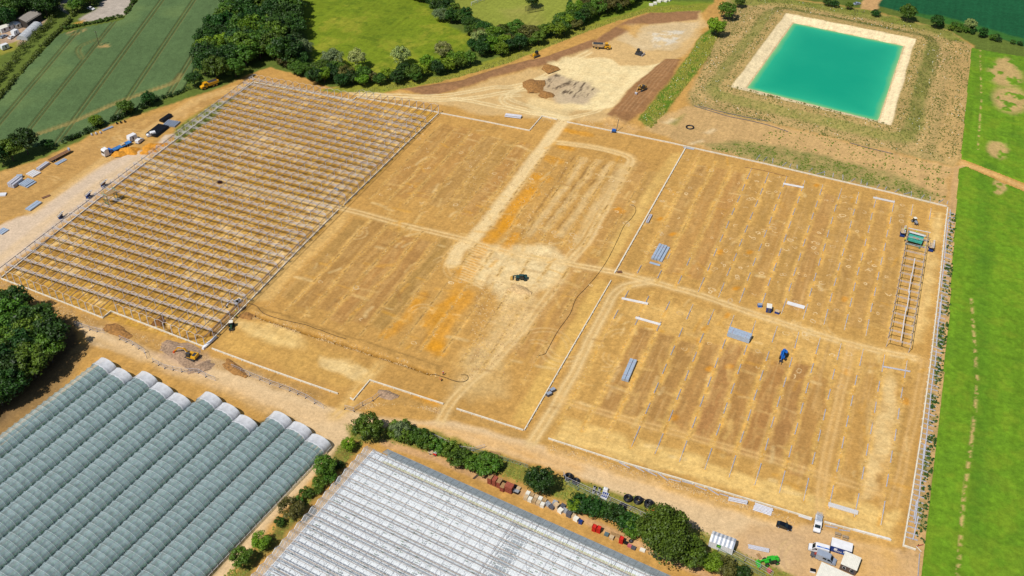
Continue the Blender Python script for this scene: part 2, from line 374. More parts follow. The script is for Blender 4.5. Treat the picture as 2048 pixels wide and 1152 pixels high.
# brown undisturbed beds between the column lines
COLX = [-68.6, -60.5, -52.4, -44.2, -36.4, -28.6, -20.7, -12.9, -5.1, 2.4, 9.7, 17.2, 24.7, 32.1]
MIDX = [-187.5+7.78*k for k in range(14)]
def beds(xs_, yr, c, alpha, e=1.1, skip=()):
    for k in range(len(xs_)-1):
        if k in skip: continue
        x0, x1 = xs_[k]+e, xs_[k+1]-e; y0, y1 = yr[0]+rnd.uniform(-3, 3), yr[1]+rnd.uniform(-3, 3)
        ys_ = np.linspace(y0, y1, 6)
        P = [(x0+rnd.uniform(-.3, .3), y) for y in ys_]+[(x1+rnd.uniform(-.3, .3), y) for y in ys_[::-1]]
        poly(P, [v*rnd.uniform(.96, 1.04) for v in c], .9, 1.3, alpha=alpha*rnd.uniform(.85, 1), mod=.72+.4*N1, world=True, sm=.35)
        poly(P, C(206, 164, 100), .5, .5, alpha=.4, mod=ss(.5, .6, N3), world=True)
poly([(1230, 545), (1372, 298), (1894, 416), (1806, 1090), (1070, 885)], C(202, 157, 86), 1.5, 1.5)
BEDC = C(176, 130, 76)
beds(COLX, (300, 384), C(188, 144, 82), .85, 1.2, skip=(12,)); beds(COLX[1:], (221, 268), BEDC, .95, 1.1, skip=(9, 10, 11))
beds(COLX[9:], (221, 275), C(196, 148, 82), .6, 1.4)
beds([x for x in MIDX if x < -139], (308, 368), C(184, 140, 78), .9, .9); beds([x for x in MIDX if x < -139], (226, 284), C(178, 136, 76), .95, 1.0)
beds([-105, -97, -90, -82], (232, 300), C(186, 142, 82), .8, 1.0); beds([-93, -86, -78], (305, 372), C(188, 146, 84), .7, .8)
poly([(1100, 880), (1240, 915), (1460, 980), (1650, 1040), (1790, 1078), (1800, 1030), (1560, 965), (1300, 890), (1130, 840)], C(238, 200, 124), 1.5, 3, alpha=.95, mod=.45+.8*N5)
poly([(1760, 760), (1790, 740), (1790, 860), (1745, 1000), (1720, 1010), (1735, 860)], C(240, 206, 142), 2, 4, alpha=.95, mod=.3+1.0*N2)
poly([(1860, 440), (1885, 425), (1850, 690), (1820, 690), (1835, 560)], C(236, 198, 126), 2, 3, alpha=.9, mod=.4+N2)
poly([(1600, 640), (1800, 700), (1850, 720), (1830, 760), (1640, 735), (1300, 650), (1240, 620), (1300, 600)], C(230, 188, 112), 3, 4, alpha=.5, mod=N2*1.5)
# the messy middle: cream, ochre
stroke([(1352, 310), (1280, 420), (1212, 530)], 5, C(230, 190, 110), .8, 1.5, 1.5, mod=.3+N2)
stroke([(1205, 570), (1150, 660), (1090, 760), (1040, 840)], 5.5, C(230, 188, 104), .8, 1.5, 1.5, mod=.3+N2)
for a, b in (((1196, 322), (1092, 462)), ((1222, 326), (1120, 470)), ((1170, 318), (1060, 470)), ((1240, 332), (1150, 480))):
    stroke([a, b], 3.0, C(226, 196, 140), .75, 1.2, 1.2, mod=.2+1.0*N3)
for a, b in (((1150, 312), (1040, 470)), ((1210, 330), (1110, 466)), ((1180, 330), (1085, 458))): stroke([a, b], .9, C(140, 104, 56), .6, .4, .6, mod=ss(.4, .55, N2))
poly([(955, 500), (1040, 488), (1112, 498), (1134, 520), (1112, 562), (1050, 604), (1000, 596), (965, 566), (935, 552)], C(240, 214, 160), 2.5, 4, mod=.35+.9*N2)
poly([(500, 600), (540, 600), (700, 430), (690, 420), (500, 590)], C(226, 186, 116), 1.5, 2, alpha=.7, mod=.4+N2)
poly([(1000, 580), (1060, 570), (1080, 610), (1030, 690), (960, 740), (930, 730), (980, 650)], C(226, 192, 132), 3, 4, mod=.3+.8*N2, clod=.7)
poly([(930, 700), (1010, 690), (1010, 790), (960, 800), (900, 780)], C(212, 178, 118), 3, 3, mod=.3+.7*N2, clod=.5)
poly([(466, 636), (540, 648), (604, 668), (612, 692), (560, 694), (492, 664)], C(240, 206, 138), 2, 3, mod=.3+N2)
poly([(636, 708), (700, 722), (748, 744), (738, 768), (690, 752), (640, 732)], C(244, 216, 158), 1.5, 3, mod=.4+.9*N2)
poly([(430, 660), (520, 640), (760, 740), (735, 760), (680, 785), (430, 690)], C(222, 178, 96), 2, 3, alpha=.5, mod=N1*1.3)
OC = [([(1112, 258), (1182, 268)], 4), ([(1122, 292), (1142, 297)], 4.5), ([(1098, 318), (1120, 322)], 5), ([(1066, 352), (1092, 358)], 5), ([(1060, 385), (1028, 412), (1004, 448)], 7), ([(1004, 448), (962, 500), (932, 546)], 5), ([(1030, 470), (1010, 500)], 4),
      ([(930, 590), (890, 640), (868, 690)], 6.5), ([(842, 590), (812, 640), (768, 672)], 4), ([(905, 600), (870, 620), (850, 650)], 4), ([(1030, 440), (990, 470)], 4), ([(868, 690), (880, 705)], 5), ([(700, 800), (735, 770)], 1.5), ([(830, 795), (870, 806)], 2.2)]
stroke([(1080, 350), (1045, 396), (1005, 450), (965, 502), (932, 548), (900, 596), (870, 650), (852, 694)], 3.6, C(222, 158, 56), .75, 1.6, 1.6, mod=.3+.8*N2)
for P, w in OC:
    stroke(P, w, OCHRE, .85, 1.4, 2.0, mod=.35+.8*N2)
for P in ((1497, 505), (1470, 578), (1417, 738), (1410, 660), (1398, 682), (1690, 744), (1455, 632), (1690, 600), (1632, 370), (1345, 470), (1240, 425), (1232, 420), (1350, 840), (1460, 735), (1808, 805), (1440, 505), (1320, 440)):
    q = g0(*P); stroke([q, q+np.array([.4, 1.2])], 2.2, C(226, 150, 30), .85, .8, 1.2, world=True, mod=.3+N2)
# roads
poly([(-80, 560), (-80, 470), (0, 452), (70, 420), (130, 375), (190, 336), (262, 302), (300, 300), (330, 270), (346, 268), (300, 312), (200, 388), (100, 466), (0, 545)], PINK, 1, 1.2, sm=.8)
stroke([(0, 520), (100, 440), (200, 368), (280, 318)], 5, C(228, 196, 150), .8, 2, 1, mod=.4+.7*N3)
poly([(-60, 360), (100, 318), (190, 270), (300, 232), (390, 206), (460, 186), (420, 210), (340, 246), (240, 300), (130, 372), (60, 420), (-60, 470)], C(194, 152, 92), 1, 2, alpha=.9, mod=.5+.5*N1)
poly([(350, 255), (430, 205), (470, 196), (420, 240), (380, 268), (350, 290)], C(138, 142, 62), 1.5, 2, mod=.3+N2, veg=.5)
BR = [(150, 640), (210, 655), (300, 700), (440, 720), (560, 768), (660, 812), (800, 842), (900, 840), (1060, 884), (1260, 945), (1440, 1005), (1600, 1050), (1800, 1100), (1830, 1180), (1500, 1200), (1400, 1060), (1260, 1000), (1140, 945), (1000, 905), (880, 870), (720, 845), (690, 890), (560, 1020), (430, 1180), (380, 1180), (520, 1010), (650, 880), (560, 815), (440, 770), (300, 725), (180, 690)]
poly(BR, ROAD, 1.2, 1.6, sm=.9)
poly([(300, 704), (410, 706), (425, 735), (400, 752), (330, 740)], C(204, 172, 142), 1.5, 2.5, clod=.8)
poly([(180, 672), (300, 720), (440, 772), (560, 820), (640, 868), (600, 870), (480, 800), (330, 745), (210, 700)], C(206, 168, 112), 2, 2, alpha=.8)
stroke([(230, 690), (360, 738), (500, 790), (620, 830), (760, 850), (900, 858), (1060, 905), (1260, 965), (1460, 1025)], 4.5, C(226, 190, 140), .8, 2, 1.2, mod=.4+.8*N5)
stroke([(840, 858), (1000, 890), (1150, 935)], 5, C(226, 170, 90), .55, 2, 1, mod=.3+.9*N5)
poly([(1440, 1090), (1500, 1040), (1650, 1060), (1830, 1110), (1830, 1180), (1440, 1180)], C(212, 172, 120), 3, 3, alpha=.9)
poly([(1690, 1050), (1790, 1088), (1815, 1180), (1690, 1180)], C(224, 176, 102), 2, 3, alpha=.8, mod=.2+1.0*N2)
poly([(1490, 1060), (1620, 1070), (1600, 1120), (1540, 1150), (1480, 1100)], C(206, 176, 140), 4, 3, alpha=.6, mod=N1*1.4)
# rubble / spoil edge below the frame and the south wall
for P, w in (([(0, 566), (90, 600), (200, 648)], 5), ([(200, 650), (300, 690), (400, 712)], 6), ([(430, 725), (520, 755), (640, 795)], 5)):
    stroke(P, w, C(176, 138, 84), .7, 1.5, 1.5, mod=.2+1.1*N2, clod=1.0)
stroke([(1110, 898), (1240, 940), (1400, 992), (1500, 1022), (1590, 1045)], 4.2, C(210, 164, 92), .9, 1.2, 1.2, mod=.3+N2, clod=1.0, h=.35)
stroke([(720, 812), (800, 800), (880, 822), (960, 838), (1040, 872)], 3, C(190, 150, 88), .7, 1.2, 1.4, mod=.3+N2, clod=.9)
poly([(0, 585), (150, 640), (155, 690), (120, 760), (0, 860), (-80, 900), (-80, 580)], C(110, 88, 58), 2, 2)
poly([(150, 690), (190, 680), (120, 790), (0, 880), (-60, 900), (-60, 870), (0, 850)], C(150, 120, 78), 2, 2, alpha=.8)
# grass by the hedge and between tunnels and glasshouse
poly([(690, 850), (860, 862), (1100, 945), (1300, 1000), (1430, 1075), (1520, 1120), (1600, 1160), (1560, 1180), (1400, 1120), (1260, 1050), (1000, 950), (800, 890), (700, 880)], C(146, 138, 62), 1.2, 2, veg=.6)
poly([(730, 885), (640, 980), (480, 1180), (440, 1180), (600, 1000), (680, 890)], C(134, 122, 58), 1.2, 2, veg=.6)
stroke([(770, 885), (880, 922), (1060, 992), (1260, 1080), (1420, 1155)], 2.6, C(212, 168, 118), .95, .8, .6)
poly([(190, 735), (262, 762), (290, 750), (380, 808), (410, 795), (500, 850), (545, 835), (640, 905), (400, 1180), (-200, 1250), (-200, 1060), (0, 900)], C(104, 92, 60), .8, .8)
# ------------------------------------------------ vehicle tracks
TR = C(232, 198, 138)
track([(1132, 238), (1110, 264), (1072, 314), (1030, 370), (985, 430), (944, 480), (916, 500), (906, 526)], C(238, 208, 152), 2.4, 1.3, .95, 1.0, 6.0)
track([(1116, 284), (1180, 292), (1236, 304), (1264, 318), (1250, 346), (1214, 410), (1176, 480), (1140, 524)], TR, 2.2, 1.0, .9, .5, 4, n=3, spread=1.6)
track([(290, 320), (440, 362), (560, 392), (690, 418), (800, 448), (932, 480)], TR, 2.0, .8, .9, .45, 4, cd=DARK)
track([(932, 482), (1040, 510), (1130, 526), (1235, 546), (1290, 560), (1400, 590), (1540, 638), (1700, 688), (1830, 716)], TR, 2.0, .9, 1.0, .5, 4.2)
track([(1064, 886), (1110, 810), (1160, 720), (1205, 630), (1240, 578), (1300, 562)], TR, 2.2, .9, 1.0, .6, 4.5)
track([(1700, 690), (1690, 750), (1666, 850), (1646, 950), (1640, 1034)], C(226, 184, 118), 2.0, .9, .85, .4, 4)
track([(1850, 720), (1836, 800), (1812, 900), (1788, 1010)], C(226, 184, 120), 2.0, .8, .6, .2, 4)
track([(1120, 800), (1300, 852), (1500, 906), (1620, 944), (1760, 985)], C(226, 184, 118), 2.0, .8, .75, .35, 4)
track([(1130, 545), (1090, 600), (1010, 700), (932, 772), (892, 820), (880, 842)], TR, 2.2, .9, .8, .4, 4.5)
track([(760, 730), (722, 772), (692, 812), (670, 832)], C(222, 182, 112), 2.2, .9, .7, .5, 5)
track([(505, 168), (440, 185), (384, 205), (330, 242), (250, 292), (180, 340), (60, 425)], C(222, 182, 118), 2.2, .9, .8, .5, 5, n=3, spread=1.4)
track([(330, 250), (290, 262), (246, 262), (236, 276), (262, 284), (310, 262), (400, 216)], C(222, 182, 118), 2.0, .7, .7)
track([(20, 400), (90, 372), (150, 350), (110, 392), (40, 420)], C(214, 172, 104), 2.0, .6, .6)
track([(0, 350), (80, 330), (180, 290), (300, 240)], C(214, 172, 104), 2.0, .6, .6)
for P in ([(700, 186), (860, 192), (980, 176), (1060, 160), (1130, 125), (1180, 100)], [(720, 190), (880, 200), (1000, 186), (1090, 150)], [(1130, 236), (1075, 215), (1020, 195), (1030, 178), (1080, 170)], [(1130, 236), (1040, 222), (960, 205), (900, 196)], [(1135, 236), (1190, 220), (1240, 180), (1290, 140)], [(1240, 130), (1200, 112), (1150, 128), (1160, 150), (1215, 150), (1240, 130)], [(1130, 238), (1060, 222), (1012, 208), (1008, 192), (1040, 186)]):
    track(P, C(244, 220, 166), 2.2, .9, .75, .2, 4, warp=.6)
for k in range(26):            # turning scuffs where the machines work
    cx, cy = rnd.choice([(930, 530), (920, 520), (1120, 520), (1220, 690), (1250, 700), (1330, 560), (1660, 660), (1240, 620), (870, 640), (700, 470), (1100, 700), (1480, 900), (960, 560), (250, 275), (60, 390), (1420, 1060), (1560, 1090), (1640, 1120)])
    q = g0(cx+rnd.uniform(-40, 40), cy+rnd.uniform(-25, 25)); r = rnd.uniform(4, 10); a0 = rnd.uniform(0, 6.3); t = np.linspace(a0, a0+rnd.uniform(1.0, 2.6), 12)
    P = np.c_[q[0]+r*np.cos(t), q[1]+r*np.sin(t)]
    for o in (0, 1.9): stroke(offs(P, o), .6, TR, .55, .35, .3, world=True, mod=.4+.8*N2, h=-.04)
for k in range(14):            # fan of reversing marks beside the haul road
    q = g0(940-k*1.5, 492+k*5); P = np.array([q, q+np.array([5.5, -.6]), q+np.array([10, -2.2])]); stroke(P, .9, C(240, 210, 152), .7, .4, .4, world=True)
for k in range(520):
    bx0, bx1, by0, by1 = rnd.choice([(-76, 38, 294, 390), (-76, 38, 210, 287), (-190, -82, 222, 372), (-190, -82, 222, 372)])
    x, y = rnd.uniform(bx0, bx1), rnd.uniform(by0, by1); a = rnd.choice([0, 0, math.pi/2, math.pi/2, rnd.uniform(0, 3.1)])+rnd.uniform(-.25, .25); L = rnd.uniform(1.5, 8)
    c_ = rnd.choice([C(230, 192, 122), C(224, 182, 108), C(236, 204, 142), C(164, 122, 68), C(222, 164, 66)])
    stroke([(x, y), (x+L*.5*math.cos(a)+rnd.uniform(-.4, .4), y+L*.5*math.sin(a)), (x+L*math.cos(a), y+L*math.sin(a))], rnd.uniform(.5, 1.6), c_, rnd.uniform(.35, .75), .5, .8, world=True, mod=.3+.9*N2)
# rows of post holes: pale spoil along every column line
ROWS_U = [(388, 379.5), (375, 369.6), (365, 359.8), (354.9, 349.6), (344.6, 339.4), (334.3, 329.1), (324, 318.6), (313.8, 308.4), (303.3, 294)]
ROWS_L = [(286.2, 277.2), (272, 266.6), (261.4, 256.2), (251.2, 246), (241.2, 236), (230.9, 225.6), (219.3, 210)]
for x in COLX:
    for y0, y1 in ((294, 388), (210, 287)):
        P = np.c_[np.full(20, x), np.linspace(y0, y1, 20)]
        stroke(P, 2.0, C(228, 184, 104), .85, .7, .9, world=True, mod=ss(.30, .58, N6*.5+N2*.5), clod=.7)
        stroke(P+np.array([rnd.uniform(-.4, .4), 0]), .7, C(226, 160, 60), .5, .4, .7, world=True, mod=ss(.5, .62, N2))
        stroke(P+np.array([rnd.uniform(-.6, .6), 0]), .5, C(120, 88, 50), .5, .3, .5, world=True, mod=ss(.55, .68, N6))
for x in MIDX:
    for y0, y1 in ((300, 368), (222, 288)):
        if x < -150 and y1 < 300 and x < -187: continue
        P = np.c_[np.full(20, x), np.linspace(y0, y1, 20)]
        stroke(P, 1.6, C(222, 178, 102), .75, .6, .9, world=True, mod=ss(.34, .6, N6*.5+N2*.5), clod=.7)
        stroke(P, .5, C(112, 82, 44), .7, .3, .5, world=True, mod=ss(.5, .62, N6))  # dark speckle painted in for the small post stubs and their shadows
# wheel lines left by the grader in the beds
for k in range(46):
    x = rnd.uniform(-75, 36); y0, y1 = ((294, 388), (212, 287))[k % 2]
    a = rnd.uniform(y0, y1-25); stroke([(x, a), (x+rnd.uniform(-.6, .6), a+rnd.uniform(15, 40))], .5, C(214, 172, 110), .5, .3, .3, world=True)
# ------------------------------------------------ relief
CRZ, WAZ = 2.2, 0.5
CREST = wpts([(1461, 174), (1572, 26), (1832, 77), (1782, 251)], CRZ); WATER = wpts([(1494, 176), (1587, 46), (1807, 92), (1756, 242)], WAZ)
s, dc = sdist(CREST, .55, 34); _, dw = sdist(WATER, 0.0, 34)
s2, dw2 = sdist(WATER, 0.0, 34)
dwf = np.full((NY, NX), -99, np.float32); dwf[s2] = dw2; dwl = dwf[s]
t = np.clip(dc/(dc-dwl+1e-3), 0, 1)
ins = CRZ+(WAZ-CRZ)*t; ins = np.where(dwl > 0, WAZ-.38*np.minimum(dwl, 9), ins)
outs = CRZ*(1-ss(4.0, 14.0, -dc))
HH[s] += np.where(dc > 0, ins, outs)
paint(s, ss(-.3, .5, dc), C(246, 224, 178))
AUX[s][..., 0] *= 1-ss(-.3, .5, dc)
sp_ = np.zeros((NY, NX), np.float32); sp_[s] = ss(-.3, .5, dc); HH -= 0*sp_
s_, a_ = s, ss(.6, 0, np.abs(dwl+.35)); paint(s, a_*.7, C(190, 150, 96))
s, a = poly([(1000, 165), (1110, 128), (1180, 92), (1290, 40), (1400, 34), (1405, 52), (1375, 98), (1335, 125), (1265, 172), (1215, 225), (1130, 225), (1040, 205)], None, 7, 1)
HH[s] -= a*1.3
s, a = poly([(1200, 240), (1265, 172), (1330, 116), (1362, 120), (1342, 160), (1286, 226), (1250, 250)], None, 2.2, .6); HH[s] += a*.9
s, a = poly([(800, 182), (920, 164), (1020, 132), (1100, 113), (1185, 80), (1190, 92), (1090, 130), (1010, 150), (920, 178)], None, 2.5, .6); HH[s] += a*1.2
s, a = poly([(1270, 240), (1300, 262), (1420, 110), (1402, 70), (1342, 162)], None, 2.5, .6); HH[s] += a*(.5+.8*(N2[s]-.5))
# drainage trench and its spoil bank
TRP = smoothpl(wpts([(502, 628), (600, 662), (700, 694), (800, 726), (862, 748)]))
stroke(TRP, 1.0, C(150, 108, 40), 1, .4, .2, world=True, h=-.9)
stroke(offs(TRP, 2.6), 3.4, C(196, 152, 84), .8, 1.0, .8, world=True, h=.55, clod=1.0, mod=.4+.8*N2)
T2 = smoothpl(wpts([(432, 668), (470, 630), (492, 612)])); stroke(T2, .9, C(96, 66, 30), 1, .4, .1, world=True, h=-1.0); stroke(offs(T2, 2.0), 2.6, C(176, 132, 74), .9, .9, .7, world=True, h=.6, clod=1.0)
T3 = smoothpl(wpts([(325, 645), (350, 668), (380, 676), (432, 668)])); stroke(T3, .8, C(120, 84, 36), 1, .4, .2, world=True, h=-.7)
HH += (.05+.16*np.clip(AUX[..., 1], 0, 1)+.12*np.clip(AUX[..., 0], 0, 1))*(N6-.5)*2
far = ss(640, 720, GY)+ss(72, 120, GX)+ss(560, 640, -GX)
# broad tonal variation of the soil itself
AMP = (1-.8*np.clip(AUX[..., 2], 0, 1))[..., None]
STR = fbm(1.5, 60, 171, 3, pers=.7)[..., None]; STX = fbm(60, 1.8, 181, 3, pers=.7)[..., None]
COL *= 1+AMP*((.2*N4-.1)[..., None]+(.22*N1-.11)[..., None]+.16*(STR-.5)*2*.9+.07*(STX-.5)*2)
COL *= 1+AMP*(.34*(fbm(1.0, 1.0, 5, 2)-.5))[..., None]
COL *= 1+(1-AMP)*(.10*(N5-.5)+.10*(N3-.5))[..., None]
gr_amp = ss(.52, .75, N7)[..., None]*np.clip(.15+AUX[..., 1:2], 0, 1)*AMP
COL[:] = COL*(1+.12*gr_amp)
HF[0] = (XS, YS, HH)
idx = np.arange(NX*NY, dtype=np.int32).reshape(NY, NX)
faces = np.stack([idx[:-1, :-1], idx[:-1, 1:], idx[1:, 1:], idx[1:, :-1]], -1).reshape(-1, 4)
gm = bpy.data.materials.new('bare_soil_and_grass'); gm.use_nodes = True; n = gm.node_tree; b = n.nodes['Principled BSDF']
b.inputs['Roughness'].default_value = .95; b.inputs['Specular IOR Level'].default_value = .1
def nd(t, **k):
    q = n.nodes.new(t)
    for a, v in k.items(): setattr(q, a, v)
    return q
ac = nd('ShaderNodeAttribute', attribute_name='soil'); ax = nd('ShaderNodeAttribute', attribute_name='aux')
tc = nd('ShaderNodeTexCoord'); sx = nd('ShaderNodeSeparateColor'); n.links.new(ax.outputs['Color'], sx.inputs[0])
def noise(sc, det=3, rough=.6):
    q = nd('ShaderNodeTexNoise'); q.inputs['Scale'].default_value = sc; q.inputs['Detail'].default_value = det; q.inputs['Roughness'].default_value = rough
    n.links.new(tc.outputs['Object'], q.inputs['Vector']); return q
def mrange(src, a0, a1, b0, b1):
    q = nd('ShaderNodeMapRange'); q.inputs['From Min'].default_value = a0; q.inputs['From Max'].default_value = a1; q.inputs['To Min'].default_value = b0; q.inputs['To Max'].default_value = b1
    n.links.new(src, q.inputs['Value']); return q.outputs[0]
def mth(op, a, bb):
    q = nd('ShaderNodeMath', operation=op)
    for i, v in enumerate((a, bb)):
        if isinstance(v, (int, float)): q.inputs[i].default_value = v
        else: n.links.new(v, q.inputs[i])
    return q.outputs[0]
na = noise(1.1, 4, .65); nb = noise(.35, 3, .6)
nc_ = noise(3.2, 3, .7)
f1 = mth('MULTIPLY', mth('MULTIPLY', mrange(na.outputs['Fac'], .3, .7, .84, 1.14), mrange(nc_.outputs['Fac'], .3, .7, .86, 1.14)), mrange(nb.outputs['Fac'], .3, .7, .92, 1.08))
vm = nd('ShaderNodeVectorMath', operation='SCALE'); n.links.new(ac.outputs['Color'], vm.inputs[0]); n.links.new(f1, vm.inputs['Scale'])
nv = noise(.9, 2, .5); th = mrange(nv.outputs['Fac'], .52, .6, 0, 1)
fv = mth('MULTIPLY', th, sx.outputs[0])
mg = nd('ShaderNodeMix', data_type='RGBA'); mg.inputs[7].default_value = (*C(92, 112, 44), 1)
n.links.new(mth('MULTIPLY', fv, .8), mg.inputs[0]); n.links.new(vm.outputs[0], mg.inputs[6]); n.links.new(mg.outputs[2], b.inputs['Base Color'])
bp = nd('ShaderNodeBump'); bp.inputs['Distance'].default_value = .25
n.links.new(mth('ADD', .45, mth('MULTIPLY', sx.outputs[1], .5)), bp.inputs['Strength']); n.links.new(na.outputs['Fac'], bp.inputs['Height']); n.links.new(bp.outputs[0], b.inputs['Normal'])
gnd = pmesh('ground', np.stack([GX, GY, HH], -1).reshape(-1, 3), faces, gm, smooth=True)
for nm, arr in (('soil', COL), ('aux', AUX)):
    a = gnd.data.attributes.new(nm, 'FLOAT_COLOR', 'POINT'); d = np.ones((NX*NY, 4), np.float32); d[:, :3] = np.clip(arr.reshape(-1, 3), 0, 1); a.data.foreach_set('color', d.ravel())
tag(gnd, None, None, kind='structure')

# ------------------------------------------------ water in the reservoir
wb = WATER.mean(0); WV = []; WC = []; WF = []
nu = 40
for j in range(nu+1):
    for i in range(nu+1):
        u, v = i/nu, j/nu
        p = (WATER[0]*(1-u)+WATER[3]*u)*(1-v)+(WATER[1]*(1-u)+WATER[2]*u)*v; p = wb+(p-wb)*1.012
        WV.append((p[0], p[1], WAZ+.0)); WC.append((min(u, 1-u)*73, min(v, 1-v)*104))
for j in range(nu):
    for i in range(nu): k = j*(nu+1)+i; WF.append((k, k+1, k+nu+2, k+nu+1))
wm = bpy.data.materials.new('milky_turquoise_water'); wm.use_nodes = True; n = wm.node_tree; b = n.nodes['Principled BSDF']
b.inputs['Roughness'].default_value = .12; b.inputs['Specular IOR Level'].default_value = .35
ad = nd('ShaderNodeAttribute', attribute_name='depth'); tc = nd('ShaderNodeTexCoord')
nz = noise(.05, 4); dd = mth('ADD', ad.outputs['Fac'], mth('MULTIPLY', mth('SUBTRACT', nz.outputs['Fac'], .5), .35))
cr = nd('ShaderNodeValToRGB'); e = cr.color_ramp.elements
e[0].position = .0; e[0].color = (*C(176, 196, 140), 1); e[1].position = 1; e[1].color = (*C(6, 164, 126), 1)
x = e.new(.18); x.color = (*C(112, 196, 128), 1); x = e.new(.45); x.color = (*C(38, 182, 138), 1)
n.links.new(dd, cr.inputs[0]); n.links.new(cr.outputs[0], b.inputs['Base Color'])
rp_ = noise(1.3, 4, .7); bp = nd('ShaderNodeBump'); bp.inputs['Strength'].default_value = .22; bp.inputs['Distance'].default_value = .2
n.links.new(rp_.outputs['Fac'], bp.inputs['Height']); n.links.new(bp.outputs[0], b.inputs['Normal'])
wo_ = pmesh('reservoir_water', WV, WF, wm); tag(wo_, None, None, kind='structure')
a = wo_.data.attributes.new('depth', 'FLOAT', 'POINT'); a.data.foreach_set('value', [float(1-math.exp(-min(x[0], x[1])/6.5)) for x in WC])

# ------------------------------------------------ crop fields as raised sheets
def sheet(name, poly_px, us, vs_, origin, th, hfun, material, label=None):
    P = wpts(poly_px); U, V = np.meshgrid(us, vs_); ct, st = math.cos(th), math.sin(th)
    X = origin[0]+U*ct-V*st; Y = origin[1]+U*st+V*ct
    ins = np.zeros(X.shape, bool)
    for k in range(len(P)):
        a, b2 = P[k], P[(k+1) % len(P)]
        if a[1] != b2[1]: ins ^= ((a[1] > Y) != (b2[1] > Y)) & (X < (b2[0]-a[0])*(Y-a[1])/(b2[1]-a[1])+a[0])
    Z, Cc = hfun(U, V, X, Y)
    Z = np.where(ins, Z, -.3)
    nr, nc = X.shape; id_ = np.arange(nr*nc).reshape(nr, nc)
    keep = ins[:-1, :-1] | ins[:-1, 1:] | ins[1:, 1:] | ins[1:, :-1]
    F = np.stack([id_[:-1, :-1], id_[:-1, 1:], id_[1:, 1:], id_[1:, :-1]], -1)[keep]
    used = np.unique(F); rm = np.full(nr*nc, -1); rm[used] = np.arange(len(used))
    o = pmesh(name, np.stack([X, Y, Z], -1).reshape(-1, 3)[used], rm[F], material, smooth=True)
    a = o.data.attributes.new('soil', 'FLOAT_COLOR', 'POINT'); d = np.ones((len(used), 4), np.float32); d[:, :3] = Cc.reshape(-1, 3)[used]; a.data.foreach_set('color', d.ravel())
    a = o.data.attributes.new('aux', 'FLOAT_COLOR', 'POINT'); d[:] = 0; d[:, 1] = .6; a.data.foreach_set('color', d.ravel())
    return tag(o, label, None, kind='structure')
cropm = gm
# wheat with tramlines
WHEAT = [(-60, 260), (0, 197), (60, 132), (120, 70), (160, 58), (246, 41), (276, 4), (290, -30), (500, -30), (470, 12), (430, 60), (396, 104), (385, 145), (366, 182), (300, 208), (230, 240), (180, 264), (110, 292), (60, 292), (0, 287), (-60, 310)]
pa, pb = g0(150, 240), g0(326, 0); th = math.atan2(pb[1]-pa[1], pb[0]-pa[0])-math.pi/2
TL = [(0, 250, 147, 72), (65, 256, 220, 54), (150, 240, 326, 0), (257, 197, 390, 0), (360, 155, 455, 0)]
ct, st = math.cos(th), math.sin(th)
tl_u = []
for x0, y0, x1, y1 in TL:
    for q in ((x0, y0), (x1, y1)):
        p = g0(*q)-pa; tl_u.append(p[0]*ct+p[1]*st)
tl_u = [(tl_u[2*i]+tl_u[2*i+1])/2 for i in range(5)]
HEAD = smoothpl(wpts([(70, 272), (150, 244), (235, 207), (300, 184), (345, 168), (362, 150)]))
CURL = smoothpl(wpts([(165, 118), (157, 104), (162, 94), (180, 86), (196, 80)])); CURL2 = smoothpl(wpts([(147, 72), (200, 58), (240, 46), (275, 34), (300, 0)]))
us = np.arange(-150, 165, .42); vs_ = np.arange(-40, 330, 1.6)
def wheat(U, V, X, Y):
    n_ = fbm(30, 30, 301, 3, us, vs_); n2 = fbm(2.0, 4, 305, 3, us, vs_)
    z = .72+.10*(n2-.5); c = np.ones(U.shape+(3,), np.float32)*np.array(C(92, 116, 72), np.float32)*(0.86+.28*n_)[..., None]*(.85+.3*n2)[..., None]
    c = c*(1-.25*ss(.5, .7, n_)[..., None])+np.array(C(128, 146, 84))*(.25*ss(.5, .7, n_)[..., None])
    gro = np.zeros(U.shape)
    for u0 in tl_u:
        for o in (-.95, .95): gro = np.maximum(gro, 1-ss(.28, .55, np.abs(U-u0-o)))
    for PL, k in ((CURL, 1.), (HEAD, .9)):
        d = segd(X, Y, PL, False); gro = np.maximum(gro, (1-ss(.3, .7, np.abs(d-.95)))*k)
    d = segd(X, Y, HEAD, False); tan = (1-ss(.8, 2.2, d))*.7*(.5+n2)
    c = c*(1-tan[..., None])+np.array(C(170, 150, 92))*tan[..., None]
    for q, r in (((152, 64), 7), ((205, 93), 4), ((215, 94), 3)):
        p = g0(*q); m_ = (1-ss(r*.4, r, np.hypot(X-p[0], Y-p[1])))*ss(.4, .6, n2)*.8; c = c*(1-m_[..., None])+np.array(C(186, 156, 100))*m_[..., None]; z = z-.3*m_
    z = z-.66*gro; c = c*(1-.6*gro[..., None])+np.array(C(126, 120, 70))*(.6*gro[..., None])
    for k in range(10):     # faint drill lines
        u0 = -110+k*24+7; g2 = (1-ss(.1, .4, np.abs(U-u0)))*.4*ss(.45, .55, fbm(3, 12, 340+k, 2, us, vs_)); z = z-.3*g2
    return z, c
sheet('wheat_field', WHEAT, us, vs_, pa, th, wheat, cropm)
